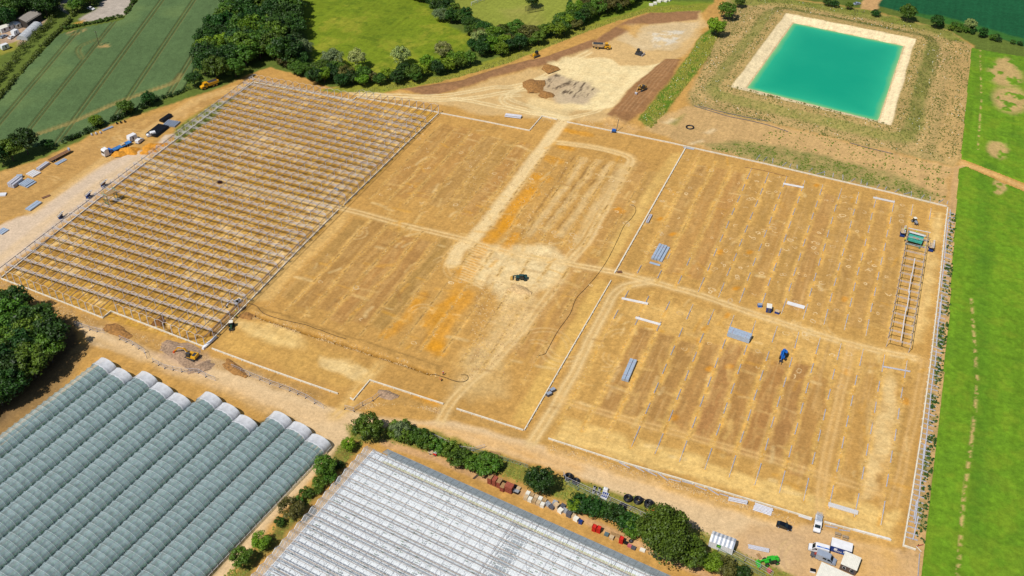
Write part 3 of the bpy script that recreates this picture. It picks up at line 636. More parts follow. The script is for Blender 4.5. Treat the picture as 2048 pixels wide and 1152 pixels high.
# bright green crop on the right
RC1 = [(1944, 92), (1990, 96), (2120, 128), (2400, 190), (2400, 500), (2048, 366), (1936, 322), (1922, 318), (1932, 210)]
RC2 = [(1918, 338), (1932, 334), (2048, 384), (2400, 540), (2400, 1400), (1826, 1400), (1846, 1130), (1872, 900), (1884, 780), (1897, 660), (1903, 560), (1911, 440)]
us = np.arange(22, 110, .45); vs_ = np.arange(150, 560, .5)
def rcrop(U, V, X, Y):
    n_ = fbm(18, 18, 401, 4, us, vs_); n2 = fbm(1.7, 1.7, 405, 3, us, vs_); n3 = fbm(5, 5, 409, 3, us, vs_); n5 = fbm(1.6, 40, 413, 3, us, vs_)
    z = .35+.55*(n2-.5)+.25*(n3-.5)
    c = np.ones(U.shape+(3,), np.float32)*np.array(C(110, 150, 34), np.float32)*(.72+.5*n2)[..., None]*(.82+.36*n5)[..., None]
    k = ss(.45, .7, n3)[..., None]; c = c*(1-.45*k)+np.array(C(132, 156, 40))*.45*k
    k = ss(.5, .75, n_)[..., None]; c = c*(1-.4*k)+np.array(C(82, 122, 36))*.4*k
    bare = np.zeros(U.shape)
    for PL, w in (([(1942, 600), (1954, 770), (1946, 850), (1936, 930), (1925, 1010), (1915, 1150)], 1.4), ([(1960, 100), (1962, 200), (1955, 300)], 1.2)):
        d = segd(X, Y, wpts(PL), False); bare = np.maximum(bare, (1-ss(w*.2, w*.75, d+1.2*(n2-.5)))*ss(.46, .6, n2)*.9)
    dk = (1-ss(1.0, 4.5, segd(X, Y, wpts([(1968, 330), (1964, 560), (1960, 800), (1950, 1100)]), False)))[..., None]*.35; c = c*(1-dk)+np.array(C(70, 118, 30))*dk
    for (q, r) in (((2010, 150), 14), ((2020, 200), 14), ((1995, 300), 8), ((2010, 130), 8), ((2000, 372), 5), ((1996, 380), 4)):
        p = g0(*q); bare = np.maximum(bare, (1-ss(r*.5, r, np.hypot((X-p[0])*1.3, (Y-p[1])*.7)))*ss(.38, .52, n3)*.9)
    spk = ss(.72, .8, n2)*ss(.5, .6, n_)*.5; bare = np.maximum(bare, spk*0)
    c = c*(1-bare[..., None])+np.array(C(202, 168, 112))*bare[..., None]*(.8+.4*n2)[..., None]; z = z*(1-bare)+.05
    return z+.06, c
sheet('field_crop', RC1, us, vs_, (0, 0), 0, rcrop, cropm)
sheet('field_crop', RC2, us, vs_, (0, 0), 0, rcrop, cropm)
# ================================================================== STRUCTURES
GALV = mat('galvanised_steel', C(206, 206, 216), .45, .05, .12, 3.0)
GALVD = mat('dull_zinc_gutter', C(112, 106, 108), .55, .05, .12, 3.0)
ALU = mat('mill_finish_aluminium', C(232, 230, 230), .4, .05, .06, 3.0)
STEELB = mat('bluish_zinc_sheet', C(178, 194, 214), .4, .08, .08, 1.5)
CONC = mat('pale_concrete', C(238, 228, 206), .85, 0, .10, 1.2, .2)
WHITE = mat('white_paint', C(244, 244, 246), .4, 0, .05, 1.0, coat=.3)
BLACKP = mat('black_plastic', C(30, 31, 36), .4, 0, .2, 2.0)
RUBBER = mat('tyre_rubber', C(34, 33, 33), .8, 0, .25, 5.0)
GLASSD = mat('tinted_window', C(26, 40, 44), .08, 0, .1, 2.0, spec=.8)
DKST = mat('dark_steel', C(70, 72, 76), .5, .1, .2, 3.0)
# ---- dwarf walls round the growing blocks
def wall(px, label, h=.55, w=.34, material=CONC):
    P = [at(*p) for p in px]
    o = thing('dwarf_wall', label, 'wall', P[0], 0, 'pale concrete dwarf walls'); o['kind'] = 'thing'
    b = MB()
    for k, (p, q) in enumerate(zip(P, P[1:])):
        d = (q-p).normalized(); e = w/2 if k < len(P)-2 else 0.0
        L = (q-p).length; n_ = max(1, int(L/6)); s0 = p-d*(w/2 if k else 0)
        for i in range(n_):
            a_ = s0+(q-s0)*(i/n_)-P[0]; c_ = s0+(q-s0)*((i+1)/n_)-P[0]
            b.bar(a_+d*.015+Vector((0, 0, h/2-.12)), c_-d*.015+Vector((0, 0, h/2-.12)), w, h+.24)
    b.build('wall_panel', material, o)
    pr = MB()
    for p, q in zip(P, P[1:]):
        L = (q-p).length; d = (q-p)/L; s_ = Vector((d.y, -d.x, 0))
        if s_.y > 0: s_ = -s_
        for i in range(int(L/3.75)):
            c_ = p+d*(i*3.75+1.8)-P[0]+s_*(w/2+.12); pr.bar(c_+Vector((0, 0, -.1)), c_+Vector((0, 0, .3)), .3, .22)
    if pr.v: tag(pr.build('footing', material, o), None, None, kind='stuff')
    return o
wall([(2.5, 557), (110, 469), (210, 389), (292.5, 325.5)], 'pale dwarf wall along the left edge of the steel frame, nearer part')
wall([(306, 315.5), (342.5, 287.5), (430, 221), (507.5, 165)], 'pale dwarf wall along the left edge of the steel frame, farther part')
wall([(507.5, 165), (606, 183), (704.5, 202), (714, 195), (796, 210), (878, 226)], 'pale dwarf wall under the upright posts along the far end of the steel frame')
wall([(880, 227), (970, 244), (1059, 262), (1084, 233), (1114, 240)], 'stepped pale dwarf wall left of the haul road gap, far side of the middle block')
wall([(1134, 245), (1240, 266), (1344, 287), (1400, 300), (1528, 328), (1656, 357.5), (1776, 385), (1894, 414)], 'long pale dwarf wall running below the reservoir to the far right corner')
wall([(410, 695), (460, 644), (512, 590), (600, 498), (677, 420.5)], 'pale dwarf wall along the right edge of the steel frame, nearer part')
wall([(688, 410.5), (750, 350), (813, 288), (877, 228)], 'pale dwarf wall along the right edge of the steel frame, farther part')
wall([(2.5, 558), (51, 576.5), (130, 607), (206, 637), (222, 623.5), (316, 659), (409, 695)], 'stepped pale dwarf wall along the near end of the steel frame')
wall([(424, 698), (512, 731), (594, 760), (676, 788.5)], 'pale dwarf wall from the white wrapped bundle to the left site gate')
wall([(700.5, 797), (707, 801), (740, 761.5), (813, 785), (887, 809)], 'hooked pale dwarf wall between the two near site entrances')
wall([(913, 818.5), (980, 840), (1047, 861.5)], 'short pale dwarf wall left of the near corner of the middle block')
wall([(1049, 861), (1130, 721), (1214, 576), (1222, 562)], 'pale dwarf wall dividing the middle and right blocks, nearer part')
wall([(1229, 547), (1300, 422), (1371, 297)], 'pale dwarf wall dividing the middle and right blocks, farther part', w=.5)
wall([(1096.5, 878), (1239, 924), (1350, 956), (1456, 987.5), (1565, 1020), (1624, 1038)], 'long pale dwarf wall along the near edge of the right block')
wall([(1648, 1045.5), (1715, 1063), (1782, 1082)], 'short pale dwarf wall just right of the white pickup')
wall([(1895, 416), (1891, 448), (1876.6, 588), (1860, 730), (1841, 876), (1820.4, 1008), (1806, 1092), (1831, 1100.5)], 'long pale dwarf wall along the right edge beside the green crop', w=.42)

# ---- the big steel frame
def interp(P, x): return float(np.interp(x, [p[0] for p in P], [p[1] for p in P]))
WL = wpts([(2.5, 557), (210, 389), (292.5, 325.5), (507.5, 165)]); WR = wpts([(410, 695), (512, 590), (677, 420.5), (878, 226)])
BOT = wpts([(2.5, 557), (51, 576), (206, 637)]); BOT2 = wpts([(222, 623.5), (410, 695)])
TOPL = wpts([(507.5, 165), (704.5, 202)]); TOPR = wpts([(714, 195), (878, 226)])
NB = 26
def fx(i, y): 
    l = float(np.interp(y, WL[:, 1], WL[:, 0])); r = float(np.interp(y, WR[:, 1], WR[:, 0])); return l+(r-l)*i/NB
def ybot(x): return interp(BOT, x) if x < (BOT[-1][0]+BOT2[0][0])/2 else interp(BOT2, x)
def ytop(x): return interp(TOPL, x) if x < (TOPL[-1][0]+TOPR[0][0])/2 else interp(TOPR, x)
FH = 4.1
O = Vector((fx(13, 280), 280, 0))
frame = thing('greenhouse_frame', 'huge unglazed steel greenhouse frame with rows of trusses over bare soil', 'greenhouse frame', O)
def Lc(x, y, z): return Vector((x, y, z))-O
JB = [fx(i, 200) for i in range(NB+1)]
rows = [200.2+5.13*j for j in range(33)]
pm_ = MB().box(-.08, .08, -.06, .06, 0, FH); pmesh_post = pm_.mesh('post'); pmesh_post.materials.append(GALV)
pg_ = MB().box(-.11, .11, -.11, .11, 0, FH+.1); pmesh_gab = pg_.mesh('gable_post'); pmesh_gab.materials.append(ALU)
allposts = []
for j, y in enumerate(rows):
    b = MB(); rf = MB(); i0, i1 = 0, NB
    if ytop(fx(2, y)) < y: continue
    for i in range(NB):
        xa, xb = fx(i, y), fx(i+1, y); xm = (xa+xb)/2
        b.bar(Lc(xa, y, FH), Lc(xb, y, FH), .17, .1); b.bar(Lc(xa, y, FH-.6), Lc(xb, y, FH-.6), .15, .1)
        b.bar(Lc(xa, y, FH-.6), Lc(xm, y, FH), .09); b.bar(Lc(xm, y, FH), Lc(xb, y, FH-.6), .09)
        rf.bar(Lc(xa, y, FH+.22), Lc(xm, y, FH+.95), .10); rf.bar(Lc(xm, y, FH+.95), Lc(xb, y, FH+.22), .10)
    b.build('truss', GALV, frame); rf.build('rafters', ALU, frame)
    for i in range(0, NB+1, 2): allposts.append((fx(i, y), y))
for i in range(NB+1):
    xb = fx(i, 200); xt = fx(i, 370); yb, yt = ybot(xb)+.2, ytop(xt)-.2
    MB().bar(Lc(fx(i, yb), yb, FH+.16), Lc(fx(i, yt), yt, FH+.16), .22, .14).build('gutter', GALVD, frame)
    for (yy, nm) in ((yb, 0), (yt, 1)):
        q = link('gable_post', pmesh_gab, frame); q.location = Lc(fx(i, yy), yy, 0)
    if i < NB:
        for yy in (yb, yt):
            xa, xc = fx(i, yy), fx(i+1, yy); xm = (xa+xc)/2
            MB().bar(Lc(xa, yy, FH+.2), Lc(xm, yy, FH+.95), .08).bar(Lc(xm, yy, FH+.95), Lc(xc, yy, FH+.2), .08).build('gable_rafter', ALU, frame)
for sde, sg in ((0, -1), (NB, 1)):       # wall rails and end bracing
    b = MB()
    for j in range(len(rows)-1):
        y0, y1 = rows[j], rows[j+1]; x0, x1 = fx(sde, y0), fx(sde, y1)
        for z in (1.5, 2.9, FH): b.bar(Lc(x0, y0, z), Lc(x1, y1, z), .06)
        if sde == 0: b.bar(Lc(x0, (y0+y1)/2, .4), Lc(x0, (y0+y1)/2, FH), .07)
        if j % 7 == 3: b.bar(Lc(x0, y0, .3), Lc(x1, y1, FH-.3), .05); b.bar(Lc(x0, y0, FH-.3), Lc(x1, y1, .3), .05)
    b.build('wall_rails', GALV, frame)
allposts.sort(key=lambda p: p[1]+.2*abs(p[0]+240))
for x, y in allposts[:300]:
    q = link('post', pmesh_post, frame); q.location = Lc(x, y, 0)
b = MB()
for x, y in allposts[300:]:
    a = Lc(x, y, 0); b.box(a.x-.08, a.x+.08, a.y-.06, a.y+.06, 0, FH)
tag(b.build('far_posts', GALV, frame), None, None, kind='stuff')

# ---- steel posts laid out on the ground, row by row
def post_mesh(L, w=.26, h=.2):
    b = MB(); b.box(-w/2, w/2, -L/2, L/2, .04, .10); b.box(-w/2, -w/2+.05, -L/2, L/2, .10, .10+h); b.box(w/2-.05, w/2, -L/2, L/2, .10, .10+h)
    return b
P5 = post_mesh(5.2).mesh('shaft'); P5.materials.append(GALV)
P9 = post_mesh(4.0, .16, .12).mesh('thin_end'); P9.materials.append(ALU)
PL = MB().box(-.2, .2, -.02, .02, .0, .34).mesh('base_plate'); PL.materials.append(GALV)
proto5 = thing('steel_post', '', 'post'); link('shaft', P5, proto5); q = link('base_plate', PL, proto5); q.location = (0, -2.61, 0)
proto9 = thing('steel_post', '', 'post'); link('shaft', P5, proto9); q = link('base_plate', PL, proto9); q.location = (0, 2.61, 0); q = link('thin_end', P9, proto9); q.location = (0, -4.62, 0)
used = set()
def place(proto, loc, rz, label, group):
    if proto.name in used: return copy_tree(proto, loc, rz, label, group)
    used.add(proto.name); proto.location = loc; proto.rotation_euler = (0, 0, rz); proto['label'] = label; proto['group'] = group
    KIDS[proto.name] = list(proto.children); return proto
ordn = ['first', 'second', 'third', 'fourth', 'fifth', 'sixth', 'seventh', 'eighth', 'ninth', 'tenth', 'eleventh', 'twelfth', 'thirteenth', 'fourteenth']
for blk, rws in (('upper', ROWS_U), ('lower', ROWS_L)):
    for ci, x in enumerate(COLX):
        for ri, (ya, yb) in enumerate(rws):
            edge = ya-yb > 7
            if blk == 'upper' and ci < 3 and ri < 7: continue
            if blk == 'upper' and ci < 3 and ri == 7 and ci != 2: continue
            if blk == 'lower' and ci < 3 and not (ri <= 1 and not (ri == 1 and ci == 2 and False)): continue
            if blk == 'lower' and ci == 3 and ri == 0: pass
            if blk == 'upper' and ci >= 12 and 1 <= ri: continue
            if blk == 'upper' and ci == 11 and ri in (1,): pass
            jx = rnd.uniform(-.12, .12); rz = rnd.uniform(-.012, .012)
            lab = f'laid steel post, {ordn[ci]} column from left, {ordn[ri]} row from the far side, {blk} right block'
            gr = f'steel posts laid out in the {blk} right block'
            z = hz(x, (ya+yb)/2)
            if edge and not (ci < 3):
                if ri == 0: place(proto9, (x+jx, yb+2.6, z), rz+math.pi if False else rz, lab, gr).rotation_euler[2] = rz+math.pi
                else: place(proto9, (x+jx, ya-2.6, z), rz, lab, gr)
            else: place(proto5, (x+jx, (ya+yb)/2, z), rz, lab, gr)
def laid(p, q, label, group, proto=None):
    a, b_ = at(*p), at(*q); c = (a+b_)/2; L = (b_-a).length
    o = place(proto5, c, math.atan2(b_.y-a.y, b_.x-a.x)-math.pi/2, label, group); o.scale = (1, L/5.2, 1)
# short posts leaning out beyond the long far wall
for x, y, dx, dy in [(1511, 323, 6, -8), (1525, 326, 6, -7), (1544.5, 330, 1, -8), (1563, 335, 7, -6), (1578, 337.5, 3, -6), (1594, 340, 0, -6), (1616, 347, 6, -6), (1630, 351, 13, -4), (1649, 354, 0, -7), (1665, 358, 1, -7), (1685.5, 363, 0, -8), (1700, 366, 7, -5), (1721, 371, 1.5, -7), (1733, 374, 1, -6), (1753, 378, 4, -5), (1769, 382.5, 3, -5), (1788, 387, 7, -5), (1804, 391, 11, -3), (1822, 396, .5, -8), (1841, 400, 5, -6), (1860, 405, 0, -7), (1875, 408, 8, -5), (1893, 411, 2, -5)]:
    laid((x+.3*dx, y+.3*dy-1), (x+1.5*dx, y+1.5*dy-1), 'short steel post lying loose just beyond the long far wall', 'posts lying beyond the far wall')
# posts lying across the strip by the green crop and the long beams on them
RW = [(1895, 416), (1891, 448), (1876.6, 588), (1860, 730), (1841, 876), (1820.4, 1008), (1806, 1092)]
def onwall(y): return float(np.interp(y, [p[1] for p in RW], [p[0] for p in RW]))
yy = 425.0; k = 0
while yy < 1085:
    w_ = 11+8*(yy-420)/660; x0 = onwall(yy); sl_ = rnd.uniform(.30, .5)*w_
    laid((x0+2.5, yy), (x0+2.5+w_*1.25, yy+sl_), 'steel post lying across the strip between right wall and green crop', 'posts lying beside the green crop')
    yy += 7.6+3.2*(yy-420)/660+rnd.uniform(-1, 1.5); k += 1
beam = MB().box(-.16, .16, -5, 5, .34, .50); bm_ = beam.mesh('steel_beam'); bm_.materials.append(GALV)
for (x0, y0, x1, y1) in [(1900, 421, 1899, 444), (1896, 440, 1892, 478), (1892, 476, 1888, 520), (1888, 522, 1882, 575), (1882, 540, 1877, 590), (1883, 590, 1879, 640), (1880, 606, 1876, 655), (1876, 638, 1872, 694), (1872, 702, 1869, 735), (1867, 740, 1862, 780), (1862, 778, 1857, 830), (1857, 826, 1852, 878), (1852, 876, 1847, 920), (1848, 890, 1843, 950), (1842, 945, 1837, 1000), (1835, 1000, 1829, 1050), (1836, 1034, 1825, 1081), (1832, 1005, 1827, 1040)]:
    a, b_ = at(x0, y0), at(x1, y1); c = (a+b_)/2
    o = link('steel_beam', bm_); o.location = c; o.rotation_euler = (0, 0, math.atan2(b_.y-a.y, b_.x-a.x)-math.pi/2); o.scale = (1, (b_-a).length/10, 1)
    tag(o, 'long steel beam resting on the posts beside the green crop', 'beam', 'long beams beside the green crop')
for (x0, y0, x1, y1) in [(1238, 925.5, 1260, 936.5), (1266, 932, 1288.5, 944.5), (1291, 941, 1314, 952.5), (1315.5, 947.5, 1336.5, 961.5), (1337, 958, 1361.5, 965), (1364, 963, 1388, 969.5), (1390, 972, 1413, 981.5), (1416, 978, 1438, 991), (1439, 988, 1457, 993.5), (1650, 1052, 1675, 1057), (1678, 1060, 1700, 1063)]:
    laid((x0, y0), (x1, y1), 'steel post lying outside the long near wall of the right block', 'posts lying outside the near wall')
# ---- white gutter profiles and bundles
def gutter(p, q, label, w=.75, h=.5, material=WHITE, ribs=2, nm='gutter_bundle', cat='gutter', group=None):
    a, b_ = at(*p), at(*q); L = (b_-a).length; c = (a+b_)/2
    o = thing(nm, label, cat, c, math.atan2(b_.y-a.y, b_.x-a.x), group)
    for k in range(ribs):
        y0 = -w/2+w*k/ribs; y1 = y0+w/ribs-.03
        b = MB(); b.box(-L/2, L/2, y0, y1, .12, .12+h, 0, .06)
        b.build('profile', material, o)
    s_ = MB()
    for t in (-.35, 0, .35): s_.box(L*t-.06, L*t+.06, -w/2-.05, w/2+.05, 0.0, .118)
    s_.build('timber_bearer', mat('sawn_timber', C(178, 140, 92), .8, 0, .2, 4), o)
    return o
gutter((1566, 368.5), (1607, 376), 'white gutter bundle lying across two columns near the far wall', group=None)
gutter((1746, 396), (1789, 405.5), 'pale gutter bundle on the soil nearest the far right corner', material=ALU)
gutter((1243.5, 598), (1296, 609), 'white gutter bundle across two posts, farther of the left pair below the track', h=.55)
gutter((1271, 636.5), (1321, 650.5), 'white gutter bundle across two posts, nearer of the left pair below the track', h=.55)
gutter((1574, 606.5), (1609, 616.5), 'wide white gutter stack beside the blue cabin', w=1.5, ribs=3)
gutter((1764, 733.5), (1820, 744), 'thin grey gutter lying across two posts at the right', w=.55, h=.3, material=GALV, ribs=1)
gutter((1656, 1009.5), (1715.5, 1027), 'long white gutter bundle near the right end of the near wall', w=1.4, ribs=4, material=ALU)
gutter((1367, 295.5), (1388, 299.5), 'short grey gutter piece lying on the corner of the far wall', w=.6, h=.3, material=STEELB, ribs=1)
gutter((1299.5, 525.5), (1320, 531.5), 'small bluish steel sheet lying in front of the wide steel stack', w=1.0, h=.25, material=STEELB, ribs=1)
gutter((1335, 518), (1340, 508), 'thin grey post lying right of the wide steel stack', w=.3, h=.2, material=GALV, ribs=1)
gutter((1706, 1060), (1780, 1080), 'white gutter lying on top of the short wall by the pickup', w=.6, h=.45, material=WHITE, ribs=2)
gutter((1597, 1031), (1623, 1039.5), 'short white gutter pair just left of the white pickup', w=.9, h=.3, material=ALU, ribs=2)
gutter((1648, 1044.5), (1672, 1051), 'grey gutter pieces just right of the white pickup', w=.7, h=.3, material=GALV, ribs=2)
def stack(px4, label, layers, h, rows_, material=STEELB, nm='steel_stack', straps=True, cat='steel stack'):
    """px4: ground quad corners near-left, near-right, far-right, far-left; the long way runs near to far"""
    P = [at(*p) for p in px4]; c = sum(P, Vector())/4
    ex = ((P[1]-P[0])+(P[2]-P[3]))/2; ey = ((P[3]-P[0])+(P[2]-P[1]))/2; W_, L_ = ex.length, ey.length
    o = thing(nm, label, cat, c, math.atan2(ey.y, ey.x)-math.pi/2)
    for r in range(rows_):
        x0 = -W_/2+W_*r/rows_; x1 = x0+W_/rows_-.07
        for l in range(layers if not (r == rows_-1 and layers > 1 and rows_ > 2) else layers-1):
            MB().box(x0, x1, -L_/2+rnd.uniform(0, .15), L_/2-rnd.uniform(0, .15), .12+l*h, .12+(l+1)*h-.06, .05, 0).build('sheet_bundle', material, o)
    s_ = MB()
    for t in (-.38, 0, .38): s_.box(-W_/2-.1, W_/2+.1, L_*t-.07, L_*t+.07, 0, .118)
    s_.build('timber_bearer', MATS['sawn_timber'], o)
    if straps:
        s_ = MB()
        for t in (-.3, .3): s_.box(-W_/2, W_/2*.5, L_*t-.03, L_*t+.03, .12+layers*h-.05, .12+layers*h-.03)
        s_.build('strap', mat('red_strap', C(190, 90, 70), .7), o)
    return o
stack([(1302, 519), (1324, 525), (1340, 497), (1318, 490)], 'wide flat stack of bluish steel bundles on bare soil right of the dividing wall', 2, .5, 4)
stack([(1242, 762), (1257, 765), (1274, 725), (1260, 720)], 'long pair of bluish steel bundles alone in the lower right block', 1, 1.1, 2)
stack([(1499, 688), (1502, 676), (1458, 661), (1454, 673)], 'tall layered stack of grey steel sheets beside two laid posts', 5, .42, 2)
stack([(1291, 447), (1297, 447), (1305, 432), (1299, 431)], 'small grey bundle tight against the dividing wall', 2, .4, 2, GALV)
def pipes(px4, label, n, r, material, layers=1, nm='pipe_bundle', cat='pipes', group=None):
    P = [at(*p) for p in px4]; c = sum(P, Vector())/4
    ex = ((P[1]-P[0])+(P[2]-P[3]))/2; ey = ((P[3]-P[0])+(P[2]-P[1]))/2; W_, L_ = ex.length, ey.length
    o = thing(nm, label, cat, c, math.atan2(ey.y, ey.x)-math.pi/2, group)
    r = min(r, W_/n/2)
    for l in range(layers):
        for i in range(n-l):
            x = -W_/2+W_*(i+.5+l*.5)/n; e = rnd.uniform(0, .25)
            MB().tube((x, -L_/2+e, r+.05+l*r*1.75), (x, L_/2+e-.2, r+.05+l*r*1.75), r*.97, 10).build('pipe', material, o, smooth=False)
    return o
pipes([(1455, 1002), (1494, 1010), (1497, 1005), (1458, 995)][1:]+[(1455, 1002)], 'grey pipe bundle lying against the outside of the near wall', 3, .3, GALV, 2)
pipes([(1540, 1032), (1550, 1020), (1510, 1008), (1505, 1020)], 'wide bundle of grey steel tubes outside the near wall by the black car', 6, .3, GALV, 1)
pipes([(1536, 1106), (1540, 1099), (1497, 1090), (1494, 1097)], 'grey steel tube bundle on open ground right of the white shed', 4, .35, GALV, 2)

# ---- the half built bay at the right
OB = Vector((28.4, 332, 0))
bay = thing('portal_frame', 'half built steel bay of posts and girders behind the green work platform', 'greenhouse frame', OB)
xa, xb = 24.6-OB.x, 32.2-OB.x
ys_ = [291.0+5.13*k-OB.y for k in range(15)]
for k, y in enumerate(ys_):
    for x in (xa, xb):
        q = link('post', pmesh_post, bay); q.location = (x, y, 0)
    if k < 14:
        b = MB(); b.bar((xa, y, FH), (xb, y, FH), .10); b.bar((xa, y, FH-.5), (xb, y, FH-.5), .09)
        for i in range(6): b.bar((xa+(xb-xa)*i/6, y, FH-.5*(1-i % 2)), (xa+(xb-xa)*(i+1)/6, y, FH-.5*(i % 2)), .05)
        b.build('truss', GALV, bay)
for x in (xa, xb): MB().bar((x, ys_[0]-.3, FH+.12), (x, ys_[-1], FH+.12), .18, .12).build('gutter', GALVD, bay)
for y0, y1, dx in ((ys_[0], ys_[0]+9, .2), (ys_[0]+9, ys_[0]+20, .1), (ys_[0]+18, ys_[0]+30, .35), (ys_[0]+29, ys_[0]+42, .0), (ys_[0]+40, ys_[0]+52, .2)): MB().bar((dx, y0, FH+.16), (dx, y1, FH+.16), .3, .14).build('loose_gutter', ALU, bay)
MB().bar((xa-.3, ys_[-1]+.2, FH+.2), (xb+.6, ys_[-1]+.5, FH+.2), .28, .2).build('end_gutter', ALU, bay)
# ================================================================== POLYTUNNELS
def film_mat(name, c, alpha, rough, tcol=(.86, .93, .92)):
    m = bpy.data.materials.new(name); m.use_nodes = True; n = m.node_tree; b = n.nodes['Principled BSDF']; out = n.nodes['Material Output']
    b.inputs['Roughness'].default_value = rough; b.inputs['Specular IOR Level'].default_value = .6
    tr = n.nodes.new('ShaderNodeBsdfTransparent'); tr.inputs[0].default_value = (*tcol, 1)
    tc = n.nodes.new('ShaderNodeTexCoord'); nz = n.nodes.new('ShaderNodeTexNoise'); nz.inputs['Scale'].default_value = .7; nz.inputs['Detail'].default_value = 4
    n.links.new(tc.outputs['Object'], nz.inputs['Vector'])
    rp = n.nodes.new('ShaderNodeValToRGB'); rp.color_ramp.elements[0].position = .3; rp.color_ramp.elements[1].position = .7
    rp.color_ramp.elements[0].color = (*[v*.8 for v in c], 1); rp.color_ramp.elements[1].color = (*c, 1)
    n.links.new(nz.outputs['Fac'], rp.inputs[0]); n.links.new(rp.outputs[0], b.inputs['Base Color'])
    mr = n.nodes.new('ShaderNodeMapRange'); mr.inputs['From Min'].default_value = .3; mr.inputs['From Max'].default_value = .7
    mr.inputs['To Min'].default_value = alpha-.07; mr.inputs['To Max'].default_value = alpha+.07
    n.links.new(nz.outputs['Fac'], mr.inputs[0])
    mx = n.nodes.new('ShaderNodeMixShader'); n.links.new(mr.outputs[0], mx.inputs[0]); n.links.new(tr.outputs[0], mx.inputs[1]); n.links.new(b.outputs[0], mx.inputs[2]); n.links.new(mx.outputs[0], out.inputs[0])
    MATS[name] = m; return m
FILM = film_mat('polythene_film', C(200, 226, 232), .42, .16, (.9, .97, .97))
FILMW = film_mat('white_end_film', C(236, 238, 242), .9, .4)
HOOP = mat('pale_hoop_tube', C(214, 224, 226), .4, .0)
TW, SP, RISE, TLN, HS = 4.02, 1.0, 2.75, 92.0, 2.25
NA = 18
def arc(a, k=0.0):          # a from 0 (left springing) to pi
    return Vector((-TW*math.cos(a), 0, SP+(RISE-k)*math.sin(a)**.92 if 0 < a < math.pi else SP))
b = MB(); vs_ = []; fs = []
y = 0.0; prof = []
st_ = 5
nbay = int(TLN/HS)
for kb in range(nbay):
    for q in range(st_):
        t = q/st_; prof.append((-3.6-(kb+t)*HS, .30*math.sin(math.pi*t)**.8))
prof.append((-3.6-nbay*HS, 0))
for yv, sag in prof:
    for i in range(NA+1):
        a = math.pi*i/NA; p = arc(a); nrm = Vector((-math.cos(a), 0, math.sin(a)))
        p = p-nrm*sag*(.35+.65*math.sin(a)); vs_.append((p.x, yv, p.z))
for j in range(len(prof)-1):
    for i in range(NA): k = j*(NA+1)+i; fs.append((k, k+1, k+NA+2, k+NA+1))
film_me = MB().add(vs_, fs).mesh('film', True); film_me.materials.append(FILM)
vs_ = []; fs = []
for j, (yv, up) in enumerate([(-3.75, .07), (-3.35, .12), (-3.2, .05), (-2.2, .0), (-1.1, -.04), (0, .02)]):
    for i in range(NA+1):
        a = math.pi*i/NA; p = arc(a); vs_.append((p.x*(1+up*.2), yv+.12*math.sin(i*2.3)*(1 if j < 3 else 0), p.z+up))
for j in range(5):
    for i in range(NA): k = j*(NA+1)+i; fs.append((k, k+1, k+NA+2, k+NA+1))
end_me = MB().add(vs_, fs).mesh('end_sheet', True); end_me.materials.append(FILMW)
b = MB(); pts = [arc(math.pi*i/14) for i in range(15)]; b.path([p*1.006 for p in pts], .035, 5)
b.tube((-TW, 0, -.2), (-TW, 0, SP), .04, 5); b.tube((TW, 0, -.2), (TW, 0, SP), .04, 5)
hoop_me = b.mesh('hoop'); hoop_me.materials.append(HOOP)
b = MB(); b.tube((-TW-.05, 0, SP-.05), (-TW-.05, -TLN, SP-.05), .06, 5); b.tube((TW+.05, 0, SP-.05), (TW+.05, -TLN, SP-.05), .06, 5)
rail_me = b.mesh('side_rail'); rail_me.materials.append(MATS['white_paint'])
ENDS = [(200, 721), (231, 741), (258, 762), (275, 745), (308, 768), (340, 788), (373, 808), (400, 785), (435, 807), (470, 832), (508, 850), (536, 823), (577, 845), (615, 870), (657, 900)]
PAIRS = [(0, 1), (1, 2), (3, 4), (4, 5), (5, 6), (7, 8), (8, 9), (9, 10), (11, 12), (12, 13), (13, 14)]
TA = R_(83.0); tdir = np.array([math.cos(TA), math.sin(TA)]); tper = np.array([math.sin(TA), -math.cos(TA)])
E = [g0(*p, SP) for p in ENDS]
tnl = []; u0 = E[0]@tper
names = ['leftmost', 'second from the left', 'third from the left', 'fourth from the left', 'fifth from the left', 'sixth from the left', 'seventh from the left', 'eighth from the left', 'third from the right', 'second from the right', 'rightmost']
cropv = []
last = E[-1]@tper
for t, (i, j) in enumerate(PAIRS):
    um = u0+(last-u0)*(t+.5)/11; ve = max(E[i]@tdir, E[j]@tdir)
    grp = [k for k in PAIRS if abs(PAIRS.index(k)-t) < 3]
    p = tper*um+tdir*ve
    tn = thing('polytunnel', f'plastic film polytunnel with white end sheet, {names[t]} of the row', 'polytunnel', (p[0], p[1], 0), TA-math.pi/2, 'polytunnels at the lower left')
    tn.scale = ((last-u0)/11/(2*TW)*.955, 1, 1)
    link('film', film_me, tn); link('end_sheet', end_me, tn); link('side_rail', rail_me, tn)
    for k in range(nbay+1):
        q = link('hoop', hoop_me, tn); q.location = (0, -3.6-k*HS, 0)
    q = link('hoop', hoop_me, tn); q.location = (0, 0, 0)
    tnl.append((p, tn))
